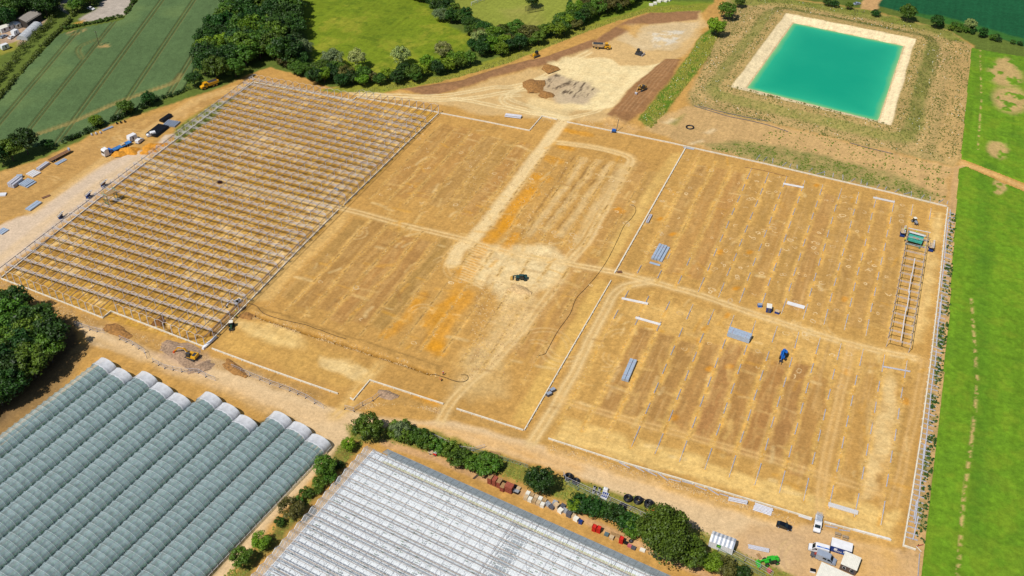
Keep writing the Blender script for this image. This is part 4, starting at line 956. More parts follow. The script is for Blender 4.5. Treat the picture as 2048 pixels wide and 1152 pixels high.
# crop rows under the film
LEAFC = leafmat('crop_leaf', C(72, 112, 72), .6)
cv = []; cf = []
for p, tn in tnl:
    for r in (-2.7, -.9, .9, 2.7):
        for k in range(210):
            yv = -1.0-k*.43; wv = rnd.uniform(.38, .6); hv = rnd.uniform(.5, 1.25)
            x = r+rnd.uniform(-.12, .12); a = rnd.uniform(0, 3.1); o = len(cv)
            bx = p[0]+tper[0]*x+tdir[0]*yv; by = p[1]+tper[1]*x+tdir[1]*yv
            for q in range(4): cv.append((bx+wv*math.cos(a+q*1.57), by+wv*math.sin(a+q*1.57), hv*(.45 if q % 2 else .7)))
            cv.append((bx, by, hv)); cf += [(o, o+1, o+4), (o+1, o+2, o+4), (o+2, o+3, o+4), (o+3, o, o+4)]
cr_ = pmesh('tunnel_crop', cv, cf, LEAFC); a = cr_.data.attributes.new('tone', 'FLOAT', 'POINT'); a.data.foreach_set('value', np.random.default_rng(3).random(len(cv)).astype(np.float32))
tag(cr_, 'rows of low green plants growing under the tunnels', 'plants', kind='stuff')

# ================================================================== GLASSHOUSE
GA = R_(-6.0); GH = 4.6; RZ = .85; SPN = 3.25; GL = 124.0; NS = 20
gc = g0(735, 892, GH)
gh = thing('glasshouse', 'large glazed greenhouse with many low roof ridges and white floor', 'greenhouse', (gc[0], gc[1], 0), GA)
gg = bpy.data.materials.new('greenhouse_glass'); gg.use_nodes = True; n = gg.node_tree; out = n.nodes['Material Output']; n.nodes.remove(n.nodes['Principled BSDF'])
tr = n.nodes.new('ShaderNodeBsdfTransparent'); tr.inputs[0].default_value = (.96, .98, .985, 1); gl = n.nodes.new('ShaderNodeBsdfGlossy'); gl.inputs['Roughness'].default_value = .08
df = n.nodes.new('ShaderNodeBsdfDiffuse'); df.inputs[0].default_value = (.8, .83, .85, 1)
lw = n.nodes.new('ShaderNodeLayerWeight'); lw.inputs['Blend'].default_value = .35; pw = n.nodes.new('ShaderNodeMath'); pw.operation = 'POWER'; pw.inputs[1].default_value = 3.0; n.links.new(lw.outputs['Facing'], pw.inputs[0]); fr = n.nodes.new('ShaderNodeMath'); fr.operation = 'MULTIPLY_ADD'; fr.inputs[1].default_value = .55; fr.inputs[2].default_value = .04; n.links.new(pw.outputs[0], fr.inputs[0])
m1 = n.nodes.new('ShaderNodeMixShader'); m2 = n.nodes.new('ShaderNodeMixShader'); m2.inputs[0].default_value = .10
n.links.new(fr.outputs[0], m1.inputs[0]); n.links.new(tr.outputs[0], m1.inputs[1]); n.links.new(gl.outputs[0], m1.inputs[2]); n.links.new(m1.outputs[0], m2.inputs[1]); n.links.new(df.outputs[0], m2.inputs[2]); n.links.new(m2.outputs[0], out.inputs[0])
BARS = mat('glazing_bar_white', C(226, 230, 234), .4, .1)
RIDG = mat('weathered_ridge', C(196, 180, 166), .6, .1, .15, 2)
bar_me = None
def span_meshes(L):
    gls = MB(); gls.add([(0, -SPN/2, GH), (L, -SPN/2, GH), (L, 0, GH+RZ), (0, 0, GH+RZ), (0, SPN/2, GH), (L, SPN/2, GH)], [(0, 1, 2, 3), (3, 2, 5, 4)])
    br = MB(); k = 0.0
    while k < L:
        br.bar((k, -SPN/2, GH+.03), (k, 0, GH+RZ+.03), .045); br.bar((k, 0, GH+RZ+.03), (k, SPN/2, GH+.03), .045); k += 1.12
    tri = MB(); tri.add([(0, -SPN/2, GH), (0, SPN/2, GH), (0, 0, GH+RZ)], [(0, 1, 2)])
    return gls.mesh('roof_glass'), br.mesh('glazing_bars')
gls, brs = span_meshes(GL); gls.materials.append(gg); brs.materials.append(BARS)
rid = MB().bar((0, 0, GH+RZ+.06), (GL, 0, GH+RZ+.06), .14, .08).mesh('ridge'); rid.materials.append(RIDG)
gut = MB().bar((0, -SPN/2, GH+.01), (GL, -SPN/2, GH+.01), .24, .14).mesh('gutter'); gut.materials.append(RIDG)
vent = MB().add([(0, 0, 0), (2.2, 0, 0), (2.2, .9, -.2), (0, .9, -.2)], [(0, 1, 2, 3)]).mesh('roof_vent'); vent.materials.append(gg)
for s_ in range(NS):
    y0 = -SPN/2-s_*SPN
    for me, nm in ((gls, 'roof_glass'), (brs, 'glazing_bars'), (rid, 'ridge'), (gut, 'gutter')):
        q = link(nm, me, gh); q.location = (0, y0, 0)
    ge = MB(); ge.bar((0, y0-SPN/2, GH), (0, y0, GH+RZ), .1); ge.bar((0, y0, GH+RZ), (0, y0+SPN/2, GH), .1)
    for k in range(4): ge.bar((0, y0-SPN/2+k*SPN/3, .1), (0, y0-SPN/2+k*SPN/3, GH), .06)
    ge.bar((0, y0-SPN/2, GH-1.5), (0, y0+SPN/2, GH-1.5), .05); ge.build('gable_frame', BARS, gh)
    MB().add([(-.02, y0-SPN/2, .1), (-.02, y0+SPN/2, .1), (-.02, y0+SPN/2, GH), (-.02, y0, GH+RZ), (-.02, y0-SPN/2, GH)], [(0, 1, 2, 3, 4)]).build('gable_glass', gg, gh)
# lean-to along the north wall
LN = MB(); LN.add([(5.5, .02, GH+.1), (GL, .02, GH+.1), (GL, 2.6, GH-1.0), (5.5, 2.6, GH-1.0)], [(0, 1, 2, 3)]); LN.add([(5.5, 2.62, .1), (GL, 2.62, .1), (GL, 2.62, GH-1.0), (5.5, 2.62, GH-1.0)], [(0, 1, 2, 3)]); LN.build('lean_to_glass', film_mat('dusty_lean_to_glass', C(186, 196, 202), .7, .3), gh)
b = MB(); k = 5.5
while k < GL: b.bar((k, .05, GH+.14), (k, 2.6, GH-.96), .06); k += 2.2
b.bar((5.5, 2.62, GH-.97), (GL, 2.62, GH-.97), .12); b.build('lean_to_bars', mat('grey_glazing_bar', C(150, 156, 160), .5), gh)
yel = mat('yellow_heating_pipe', C(214, 206, 92), .5); b = MB(); b.tube((6, -1.0, 2.2), (GL, -1.0, 2.2), .1, 6); b.tube((6, -1.4, 2.2), (GL, -1.4, 2.2), .1, 6); b.build('heating_pipe', yel, gh)
b = MB()
for k in range(int(GL/1.6)): b.bar((6+k*1.6, -.5, 2.0), (6+k*1.6, -2.0, 2.0), .1, .2)
b.build('pipe_rack', BARS, gh)
# trusses and posts inside
tm = MB(); W_ = 2*SPN
tm.bar((0, 0, GH-.1), (0, -W_, GH-.1), .09); tm.bar((0, 0, GH-.65), (0, -W_, GH-.65), .08)
for i in range(6): tm.bar((0, -W_*i/6, GH-.1-.55*(i % 2)), (0, -W_*(i+1)/6, GH-.65+.55*(i % 2)), .05)
tm_ = tm.mesh('truss'); tm_.materials.append(GALV)
pz = MB().bar((0, 0, 0), (0, 0, GH), .1); pz_ = pz.mesh('post'); pz_.materials.append(GALV)
cnt = 0
for i in range(int(GL/5)):
    for s_ in range(0, NS, 2):
        q = link('truss', tm_, gh); q.location = (2.5+i*5, -s_*SPN, 0)
        if cnt < 290: q = link('post', pz_, gh); q.location = (2.5+i*5, -s_*SPN, 0); cnt += 1
fl = MB().box(-.3, GL, -NS*SPN, 2.7, .03, .08); fl.build('floor_sheet', mat('white_floor_sheet', C(244, 246, 250), .6, 0, .06, .4), gh)
gr_ = MB().box(1.5, GL, -.16, .16, .9, 1.1).mesh('growing_gutter'); gr_.materials.append(mat('white_growing_gutter', C(246, 248, 250), .5, 0, .05, .8))
for k in range(int(NS*SPN/.8125)):
    if k % 4 == 0: continue
    q = link('growing_gutter', gr_, gh); q.location = (0, -.4-k*.8125, 0)
gp = leafmat('glasshouse_leaf', C(150, 176, 150), .5)
cv = []; cf = []
for k in range(900):
    x = rnd.uniform(2, GL); y = -.4-.8125*rnd.randrange(1, int(NS*SPN/.8125)); o = len(cv)
    a = rnd.uniform(0, 3); w = rnd.uniform(.2, .5)
    for q in range(4): cv.append((x+w*1.6*math.cos(a+q*1.57), y+w*.6*math.sin(a+q*1.57), 1.15))
    cv.append((x, y, 1.4)); cf += [(o, o+1, o+4), (o+1, o+2, o+4), (o+2, o+3, o+4), (o+3, o, o+4)]
q = pmesh('seedlings', cv, cf, gp, gh); tag(q, None, None, kind='stuff')
# central aisle with its conveyor frame
ai = MB()
for dy in (0,): 
    ai.box(54, 57.5, -NS*SPN, -3, .09, .14)
ai.build('aisle_slab', mat('aisle_concrete', C(150, 160, 168), .8), gh)
b = MB()
for x in (52.6, 53.6): b.bar((x, -2, 3.2), (x, -NS*SPN, 3.2), .12)
for k in range(30): b.bar((52.2, -3-k*2.1, 3.2), (54.0, -3-k*2.1, 3.2), .1)
b.build('conveyor_frame', mat('grey_conveyor', C(120, 124, 130), .5), gh)
# ================================================================== TREES AND HEDGES
CREAMF = mat('white_flowers', C(236, 236, 226), .8)
BARK = mat('bark', C(96, 82, 66), .9, 0, .25, 3)
LV = {'mid': leafmat('leaf_mid', C(74, 112, 30), .5), 'dark': leafmat('leaf_dark', C(42, 82, 24), .55), 'bright': leafmat('leaf_bright', C(100, 142, 28), .45),
      'willow': leafmat('leaf_willow', C(148, 166, 96), .35), 'grey': leafmat('leaf_grey', C(112, 136, 92), .4), 'olive': leafmat('leaf_olive', C(92, 96, 44), .45), 'hedge': leafmat('leaf_hedge', C(84, 112, 36), .5), 'tuft': leafmat('leaf_tuft', C(112, 122, 56), .5), 'weed': leafmat('leaf_weed', C(116, 130, 50), .5)}
def leaves(centres, nper, size, rng, flat=.25):
    """many small leaf faces round each clump centre; returns verts, faces, tone"""
    V = []; T = []
    for (cx, cy, cz, r, tone) in centres:
        d = rng.normal(size=(nper, 3)); d /= np.linalg.norm(d, axis=1)[:, None]; d[:, 2] = np.where(d[:, 2] < -.35, -d[:, 2], d[:, 2])
        p = np.array([cx, cy, cz])+d*(r*(.62+.42*rng.random((nper, 1))))
        nrm = d+rng.normal(scale=.45, size=d.shape); nrm /= np.linalg.norm(nrm, axis=1)[:, None]
        a = np.cross(nrm, rng.normal(size=d.shape)); a /= np.linalg.norm(a, axis=1)[:, None]; b = np.cross(nrm, a)
        s = size*(.6+.8*rng.random((nper, 1)))
        V.append(np.stack([p-a*s, p+b*s*.62, p+a*s, p-b*s*.62], 1)); T.append(np.clip(tone+.35*rng.normal(size=nper)*.5, 0, 1))
    V = np.concatenate(V); T = np.concatenate(T); nq = len(V)
    return V.reshape(-1, 3), np.arange(nq*4).reshape(nq, 4), np.repeat(T, 4)
def crown_mesh(name, seed, h, rx, base, nclump, nper, size, shape='round', m=None):
    rng = np.random.default_rng(seed); cs = []
    zc = base+(h-base)*.55; rzv = (h-base)*.5
    lob = rng.random(8)*.3+.82
    for k in range(nclump):
        u = rng.random()*2-1; u = u if u > -.55 else -u*.5; ph = rng.random()*6.283
        rr = (.55+.42*rng.random()**.5)*lob[int(ph/6.283*8) % 8]
        q = math.sqrt(max(0, 1-u*u))
        if shape == 'cone': q *= (1-.55*(u+1)/2)
        cs.append((rx*rr*q*math.cos(ph), rx*rr*q*math.sin(ph), zc+rzv*rr*u, rx*(.22+.14*rng.random()), .25+.5*rng.random()))
    for k in range(nclump//6): cs.append((rx*.3*rng.normal()*.6, rx*.3*rng.normal()*.6, zc-rzv*.1+rzv*.3*rng.normal()*.5, rx*.42, .2))
    V, F, T = leaves(cs, nper, size, rng)
    me = bpy.data.meshes.new(name); me.vertices.add(len(V)); me.vertices.foreach_set('co', V.astype(np.float32).ravel())
    me.loops.add(F.size); me.loops.foreach_set('vertex_index', F.astype(np.int32).ravel()); me.polygons.add(len(F)); me.polygons.foreach_set('loop_start', np.arange(0, F.size, 4, dtype=np.int32))
    me.update(calc_edges=True); a = me.attributes.new('tone', 'FLOAT', 'POINT'); a.data.foreach_set('value', T.astype(np.float32))
    if m: me.materials.append(m)
    return me, cs
def trunk_mesh(name, h, base, cs, seed):
    r = random.Random(seed); b = MB(); th = base+(h-base)*.5
    b.tube((0, 0, -.3), (r.uniform(-.2, .2), r.uniform(-.2, .2), base), h*.028, 7, h*.02); b.tube((0, 0, base*.95), (0, 0, th), h*.02, 6, h*.010)
    for c in r.sample(cs, min(7, len(cs))): b.tube((0, 0, base+r.uniform(0, th-base)*.7), (c[0]*.85, c[1]*.85, c[2]), h*.010, 5, h*.003)
    me = b.mesh(name); me.materials.append(BARK); return me
TREES = {}
def tree_kind(key, nm, seed, h, rx, base, nclump, nper, size, m, shape='round'):
    me, cs = crown_mesh('crown', seed, h, rx, base, nclump, nper, size, shape, LV[m]); tm_ = trunk_mesh('trunk', h, base, cs, seed)
    TREES[key] = (nm, me, tm_, h, rx)
for s_ in range(4):
    tree_kind(('mid', s_), 'broadleaf_tree', 100+s_, 10, 4.6, 2.0, 60, 60, .34, 'mid'); tree_kind(('dark', s_), 'broadleaf_tree', 200+s_, 10, 4.6, 1.8, 60, 60, .34, 'dark')
for s_ in range(2):
    tree_kind(('bright', s_), 'broadleaf_tree', 300+s_, 10, 4.8, 1.6, 55, 60, .34, 'bright'); tree_kind(('willow', s_), 'willow_tree', 400+s_, 10, 4.4, 1.2, 60, 60, .30, 'willow')
    tree_kind(('grey', s_), 'willow_tree', 500+s_, 10, 4.8, 1.4, 60, 60, .30, 'grey'); tree_kind(('olive', s_), 'broadleaf_tree', 600+s_, 10, 5.0, 1.4, 55, 60, .34, 'olive')
    tree_kind(('bush', s_), 'bush', 700+s_, 4, 2.6, .25, 34, 46, .24, 'mid'); tree_kind(('dbush', s_), 'bush', 750+s_, 4, 2.6, .25, 34, 46, .24, 'dark')
tree_kind(('giant', 0), 'broadleaf_tree', 900, 14, 7.6, 2.2, 150, 75, .34, 'mid'); tree_kind(('cone', 0), 'conifer_tree', 800, 10, 3.0, .8, 60, 50, .3, 'dark', 'cone')
big_me = None
def tree(kind, px, py, h, label, group=None, wid=1.0, at_crown=True):
    """px,py: middle of the crown in the photograph"""
    ks = [k for k in TREES if k[0] == kind]; nm, me, tm_, h0, rx = TREES[rnd.choice(ks)]
    s = h/h0
    g = g0(px, py, h*.55 if at_crown else 0); z = hz(*g)
    o = thing(nm, label, 'tree' if 'tree' in nm else 'bush', (g[0], g[1], z), rnd.uniform(0, 6.28), group)
    o.scale = (s*wid, s*wid, s); link('crown', me, o); link('trunk', tm_, o)
    return o
# woodland at the upper left: individual trees on a jittered grid inside its outline
def fill(poly_px, step, hr, kinds, label, group, seed=1, wid=(1.0, 1.25), prob=1.0):
    r = random.Random(seed); P = wpts(poly_px); n_ = 0
    x0, y0 = P.min(0); x1, y1 = P.max(0); y = y0; row = 0
    while y < y1:
        x = x0+(row % 2)*step/2
        while x < x1:
            qx, qy = x+r.uniform(-.3, .3)*step, y+r.uniform(-.3, .3)*step
            ins = False
            for k in range(len(P)):
                a, b_ = P[k], P[(k+1) % len(P)]
                if (a[1] > qy) != (b_[1] > qy) and qx < (b_[0]-a[0])*(qy-a[1])/(b_[1]-a[1])+a[0]: ins = not ins
            if ins and r.random() < prob:
                kd = r.choice(kinds); ks = [k for k in TREES if k[0] == kd]; nm, me, tm_, h0, rx = TREES[r.choice(ks)]; h = r.uniform(*hr); s = h/h0; w = r.uniform(*wid)
                o = thing(nm, label[kd] if isinstance(label, dict) else label, 'tree' if 'tree' in nm else 'bush', (qx, qy, hz(qx, qy)), r.uniform(0, 6.28), group)
                o.scale = (s*w, s*w, s); link('crown', me, o); link('trunk', tm_, o); n_ += 1
            x += step
        y += step*.87; row += 1
    return n_
WL_ = {'mid': 'mid green broadleaf tree crowded in the wood at the upper left', 'dark': 'dark green broadleaf tree crowded in the wood at the upper left', 'bright': 'bright green tree standing out in the wood at the upper left'}
nt_ = fill([(385, 150), (396, 112), (425, 75), (455, 25), (470, -25), (585, -25), (600, 30), (606, 85), (600, 130), (560, 128), (530, 122), (470, 160), (440, 168), (400, 170)], 8.2, (9, 14), ['dark', 'dark', 'mid', 'dark', 'mid', 'bright'], WL_, 'trees of the wood at the upper left', 3)
WL2 = {'mid': 'mid green tree in the far corner wood above the yard', 'dark': 'dark green tree in the far corner wood above the yard'}
nt_ += fill([(-60, -20), (130, -20), (110, 10), (112, 40), (75, 45), (40, 48), (0, 60), (-60, 70)], 9.5, (10, 14), ['dark', 'mid', 'dark'], WL2, 'trees of the far corner wood', 5)
WL3 = {'mid': 'mid green tree in the belt beside the lay-by', 'dark': 'dark green tree in the belt beside the lay-by'}
nt_ += fill([(150, 35), (155, 8), (200, -8), (205, 3), (165, 30)], 6, (6, 8), ['mid', 'dark'], WL3, 'trees beside the lay-by', 6)
WL4 = {'mid': 'mid green tree in the dense copse at the lower left', 'dark': 'dark green tree in the dense copse at the lower left', 'bright': 'bright green tree in the dense copse at the lower left'}
nt_ += fill([(-70, 625), (0, 632), (60, 645), (105, 665), (118, 690), (120, 722), (90, 750), (40, 790), (0, 815), (-70, 860)], 6.6, (9, 12.5), ['dark', 'dark', 'mid', 'dark'], WL4, 'trees of the copse at the lower left', 8, (1.05, 1.3))
WL5 = {'mid': 'mid green tree in the belt along the far edge of the meadow', 'dark': 'dark green tree in the belt along the far edge of the meadow', 'olive': 'brownish green tree in the belt along the far edge of the meadow', 'bright': 'bright green tree in the belt along the far edge of the meadow'}
nt_ += fill([(940, 82), (1000, 62), (1060, 78), (1130, 50), (1150, 20), (1180, 5), (1290, -20), (1300, 2), (1200, 38), (1150, 62), (1080, 90), (1010, 112), (950, 118)], 5.8, (5, 9), ['dark', 'mid', 'mid', 'olive', 'bright'], WL5, 'trees beyond the meadow', 9)
nt_ += fill([(870, -10), (905, 20), (945, 55), (985, 70), (990, 80), (940, 78), (905, 50), (870, 25), (810, -10)], 5.4, (5, 8), ['dark', 'mid', 'dark'], {'mid': 'mid green tree in the row between the two meadows', 'dark': 'dark green tree in the row between the two meadows'}, 'trees between the two meadows', 10)
nt_ += fill([(560, 130), (605, 110), (625, 140), (690, 150), (760, 162), (800, 160), (860, 150), (930, 120), (955, 122), (900, 152), (800, 172), (700, 175), (640, 172), (590, 155)], 5.0, (4.5, 8), ['dark', 'mid', 'mid', 'olive', 'bright'], {'bright': 'bright green tree in the hedgerow above the steel frame', 'mid': 'mid green tree in the hedgerow above the steel frame', 'dark': 'dark green tree in the hedgerow above the steel frame', 'olive': 'brown green tree in the hedgerow above the steel frame'}, 'trees of the hedgerow above the steel frame', 11)
for kd, x, y, h, lb in [('grey', 606, 96, 8.5, 'silvery willow at the corner of the bright meadow beside the wood'), ('grey', 664, 118, 9.5, 'silvery grey willow behind the hedgerow at the meadow edge'), ('willow', 714, 119, 9.5, 'pale willow rising behind a bright bush at the meadow edge'), ('willow', 800, 112, 9.5, 'pale willow above the dark bush in the middle of the hedgerow'), ('willow', 888, 102, 9, 'pale willow near the right end of the bright meadow'), ('willow', 960, 78, 8.5, 'tall pale willow by the meeting point of the two meadows'),
                         ('bright', 722, 142, 6, 'bright green round bush in front of a pale willow'), ('dark', 808, 140, 7, 'blackish green round bush in the middle of the hedgerow'), ('bright', 855, 125, 7.5, 'bright green tree left of the third pale willow'), ('grey', 880, 30, 7, 'grey green round tree at the right edge of the bright meadow'), ('dark', 930, 30, 8, 'large dark round tree between the two meadows'), ('bright', 1010, 85, 7.5, 'bright green tree right of the tall pale willow'),
                         ('cone', 1140, 14, 8, 'conifer standing alone on the far lawn'), ('dark', 1065, 2, 7, 'dark round tree at the top edge on the far lawn'), ('bright', 1432, 55, 9.5, 'large bright green round tree beside the reservoir bank'), ('mid', 1455, 22, 9, 'tree behind the large round tree beside the reservoir bank'), ('mid', 1480, 4, 6, 'small tree at the top end of the ditch by the reservoir'),
                         ('mid', 1815, 26, 9, 'large green tree beyond the far bank of the reservoir'), ('dark', 1874, 44, 7, 'dark round tree beyond the far right bank of the reservoir'), ('willow', 1940, 50, 6.5, 'pale thin tree in the far hedge above the crop'), ('dark', 1966, 65, 5, 'dark bush next to the pale thin tree in the far hedge'), ('dbush', 1752, 26, 3.5, 'small round bush beyond the reservoir, nearest the water'),
                         ('mid', 1698, 12, 4, 'small tree by the far top corner of the reservoir'), ('dbush', 1655, 5, 3.5, 'small bush at the top edge left of the grey car'), ('dbush', 1670, 8, 3.5, 'small bush at the top edge just left of the grey car'),
                         ('dark', 388, 160, 7.5, 'dark round tree beside the yellow dump truck'), ('dark', 296, 198, 6.5, 'round dark tree in the hedge below the wheat'), ('mid', 250, 216, 7, 'bushy green tree in the hedge below the wheat'), ('bright', 192, 243, 5.5, 'small bright green tree in the hedge below the wheat'), ('dark', 48, 285, 11, 'big dark tree at the left end of the hedge below the wheat'), ('mid', 20, 300, 10, 'green tree touching the left edge below the wheat'), ('dbush', 95, 288, 4, 'low bush at the foot of the big dark tree'), ('dark', 0, 310, 9, 'tree cut off by the left edge below the wheat'),
                         ('mid', 735, 856, 8.5, 'large round green tree at the left end of the near hedge'), ('grey', 800, 862, 5.5, 'grey green bush next to the large round tree of the near hedge'), ('mid', 650, 934, 6.5, 'round tree between the rightmost polytunnel and the glasshouse'), ('olive', 585, 1020, 6.5, 'dark round tree on the verge beside the glasshouse'), ('bright', 520, 1085, 5, 'bright green small tree beside the near dirt lane'), ('mid', 484, 1118, 5.5, 'bushy tree at the bottom edge beside the near dirt lane'), ('bright', 697, 890, 4.2, 'thin light green tree at the corner of the glasshouse'), ('bush', 612, 985, 2.6, 'young slim tree between lane and glasshouse'),
                         ('dark', 1080, 962, 8, 'dark round tree behind the wooden crates'), ('bright', 1150, 1014, 4.2, 'bright lime bush right of the dark hedge tree'), ('giant', 1326, 1072, 14, 'very large dark crowned tree left of the white shed'), ('mid', 1375, 1105, 9, 'tree at the foot of the very large tree, below the white shed'), ('bright', 1422, 1128, 6, 'yellow green tree below the white shed'), ('olive', 1452, 1138, 5.5, 'dull olive bush at the bottom right of the near hedge'), ('dbush', 1480, 1150, 4, 'dark bush cut by the bottom edge right of the hedge')]:
    tree(kd, x, y, h, lb, None, 1.0 if h > 12 else 1.12)
fill([(770, 862), (790, 858), (850, 876), (905, 905), (960, 915), (1010, 940), (1000, 958), (940, 940), (880, 912), (820, 885)], 3.6, (3.2, 5), ['bush', 'dbush', 'bush'], {'bush': 'green shrub in the near hedge between glasshouse and road', 'dbush': 'dark shrub in the near hedge between glasshouse and road'}, 'shrubs of the near hedge', 12)
fill([(1100, 985), (1160, 1000), (1230, 1030), (1280, 1045), (1275, 1075), (1215, 1050), (1150, 1025)], 3.8, (3.5, 5), ['dbush', 'bush', 'dbush'], {'bush': 'green shrub in the hedge left of the very large tree', 'dbush': 'dark shrub in the hedge left of the very large tree'}, 'shrubs left of the very large tree', 13)
fill([(690, 900), (715, 905), (640, 985), (560, 1060), (500, 1130), (490, 1125), (560, 1040), (650, 950)], 3.4, (1.6, 3.2), ['dbush', 'bush'], {'bush': 'low green shrub on the verge left of the glasshouse', 'dbush': 'low dark shrub on the verge left of the glasshouse'}, 'shrubs on the verge left of the glasshouse', 14, prob=.6)
fill([(1870, 45), (1960, 66), (2060, 92), (2060, 98), (1960, 76), (1870, 54)], 4, (2, 3.2), ['dbush', 'bush'], {'bush': 'low green shrub in the far hedge above the bright crop', 'dbush': 'low dark shrub in the far hedge above the bright crop'}, 'shrubs of the far hedge above the crop', 15, prob=.7)
def hedge(px, w, h, label, m='hedge', seed=1, dens=2.4):
    P = smoothpl([at(*p)[:2] for p in px], 5); rng = np.random.default_rng(seed); cs = []
    o3 = Vector((*P[0], hz(*P[0])))
    L = np.r_[0, np.cumsum(np.linalg.norm(np.diff(P, axis=0), axis=1))]
    n_ = int(L[-1]/(w*.42)*dens)
    for k in range(n_):
        t = rng.random()*L[-1]; x = np.interp(t, L, P[:, 0]); y = np.interp(t, L, P[:, 1]); f = .8+.35*math.sin(t*.13+seed)+.2*rng.random()
        cs.append((x+rng.normal()*w*.22-o3.x, y+rng.normal()*w*.22-o3.y, hz(x, y)-o3.z+h*f*rng.uniform(.3, .72), w*(.3+.14*rng.random()), rng.random()*.7))
    V, F, T = leaves(cs, 40, .30, rng)
    o = thing('hedge', label, 'hedge', o3)
    q = pmesh('foliage', V, F, LV[m], o); a = q.data.attributes.new('tone', 'FLOAT', 'POINT'); a.data.foreach_set('value', T.astype(np.float32))
    b = MB()
    for k in range(0, n_, 3): c = cs[k]; b.tube((c[0], c[1], -.2), (c[0], c[1], max(.3, c[2]-.1)), .05, 4)
    tag(b.build('stems', BARK, o), None, None, kind='stuff')
hedge([(120, 12), (105, 45), (80, 68), (45, 105), (0, 160), (-40, 200)], 4.5, 3.2, 'tall hedge on the left side of the lane at the upper left', seed=1)
hedge([(150, 25), (140, 42), (120, 62), (85, 100), (40, 150), (0, 200), (-30, 235)], 2.6, 2.2, 'clipped hedge between the lane and the wheat field', seed=2)
hedge([(124, 60), (160, 52), (210, 42), (248, 32), (262, 14), (275, -8)], 2.4, 2.0, 'low hedge round the lay-by beside the wheat field', seed=3)
hedge([(380, 180), (345, 192), (318, 202), (290, 216), (240, 236), (180, 262), (130, 285)], 3.0, 2.2, 'overgrown hedge between the wheat field and the storage yard', 'dark', seed=4)
# weeds, tufts and clods scattered on the banks and beds (nobody could count them)
def scatter(name, label, cat, polys, n_, size, m, seed, hscale=.6, thr=None):
    rng = np.random.default_rng(seed); V = []; F = []; T = []
    for pl, frac in polys:
        P = wpts(pl); lo, hi = P.min(0), P.max(0); cnt = 0; want = int(n_*frac); tries = 0
        while cnt < want and tries < 40:
            tries += 1; q = lo+(hi-lo)*rng.random((want*2, 2)); ins = np.zeros(len(q), bool)
            for k in range(len(P)):
                a, b_ = P[k], P[(k+1) % len(P)]
                if a[1] != b_[1]: ins ^= ((a[1] > q[:, 1]) != (b_[1] > q[:, 1])) & (q[:, 0] < (b_[0]-a[0])*(q[:, 1]-a[1])/(b_[1]-a[1])+a[0])
            i_ = np.clip(np.searchsorted(XS, q[:, 0])-1, 0, NX-1); j_ = np.clip(np.searchsorted(YS, q[:, 1])-1, 0, NY-1)
            ok = ins & (rng.random(len(q)) < ss(.38, .6, N2[j_, i_])+.12)
            for (x, y), z in zip(q[ok], HH[j_, i_][ok]):
                if cnt >= want: break
                s = size*rng.uniform(.4, 1.3)**1.3; a = rng.random()*6.28; o = len(V); h = s*hscale*rng.uniform(.6, 1.4)
                for r_ in range(5): 
                    rr = s*rng.uniform(.6, 1.0); V.append((x+rr*math.cos(a+r_*1.257), y+rr*math.sin(a+r_*1.257), z-.05)); T.append(rng.random())
                V.append((x+rng.normal()*s*.2, y+rng.normal()*s*.2, z+h)); T.append(rng.random())
                for r_ in range(5): F.append((o+r_, o+(r_+1) % 5, o+5))
                cnt += 1
    q = pmesh(name, V, F, m); a = q.data.attributes.new('tone', 'FLOAT', 'POINT'); a.data.foreach_set('value', np.array(T, np.float32))
    return tag(q, label, cat, kind='stuff')
BK = [(1455, -4), (1560, -4), (1740, 24), (1900, 64), (1940, 92), (1930, 300), (1900, 325), (1860, 318), (1800, 300), (1784, 256), (1834, 76), (1572, 22), (1458, 176), (1780, 256), (1800, 300), (1700, 285), (1560, 250), (1390, 215), (1376, 196), (1420, 110), (1440, 60)]
DT = [(1278, 240), (1300, 258), (1312, 248), (1420, 110), (1440, 60), (1402, 72), (1382, 106), (1342, 164)]
scatter('bank_weeds', 'low weeds and tufts dotted over the reservoir banks', 'weeds', [(BK, 1)], 10000, .42, LV['tuft'], 21, .9)
scatter('cow_parsley', 'white flower heads dotted over the banks and ditch', 'flowers', [(BK, .75), (DT, .25)], 900, .22, CREAMF, 28, 1.2)
scatter('ditch_grass', 'rough grass along the ditch and the far verge', 'grass', [(DT, .45), ([(690, 184), (900, 152), (1010, 118), (1175, 54), (1300, 16), (1400, 12), (1290, 26), (1180, 60), (1010, 128), (880, 164), (760, 184)], .55)], 6000, .6, LV['weed'], 22, 1.0)
scatter('field_weeds', 'scattered weeds on the bare ground below the reservoir', 'weeds', [([(1410, 296), (1500, 284), (1690, 324), (1890, 392), (1890, 405), (1640, 350)], .7), ([(1560, 255), (1860, 325), (1905, 335), (1880, 380), (1700, 320), (1500, 280)], .3)], 1500, .5, LV['hedge'], 23, .8)
scatter('strip_weeds', 'weeds between the right wall and the green crop', 'weeds', [([(1900, 425), (1914, 430), (1902, 600), (1880, 800), (1850, 1090), (1830, 1090), (1862, 800), (1884, 600)], 1)], 800, .55, LV['dark'], 24, .9)
scatter('hedge_grass', 'rough grass at the foot of the near hedge', 'grass', [([(690, 850), (860, 862), (1100, 945), (1300, 1000), (1430, 1075), (1520, 1120), (1600, 1160), (1560, 1180), (1400, 1120), (1260, 1050), (1000, 950), (800, 890), (700, 880)], .7), ([(730, 885), (640, 980), (480, 1160), (440, 1160), (600, 1000), (680, 890)], .3)], 3500, .4, LV['weed'], 25, .9)
scatter('yard_grass', 'grass patches between the yard and the steel frame', 'grass', [([(352, 258), (430, 208), (470, 198), (420, 240), (380, 268), (350, 288)], 1)], 700, .6, LV['weed'], 26, .8)
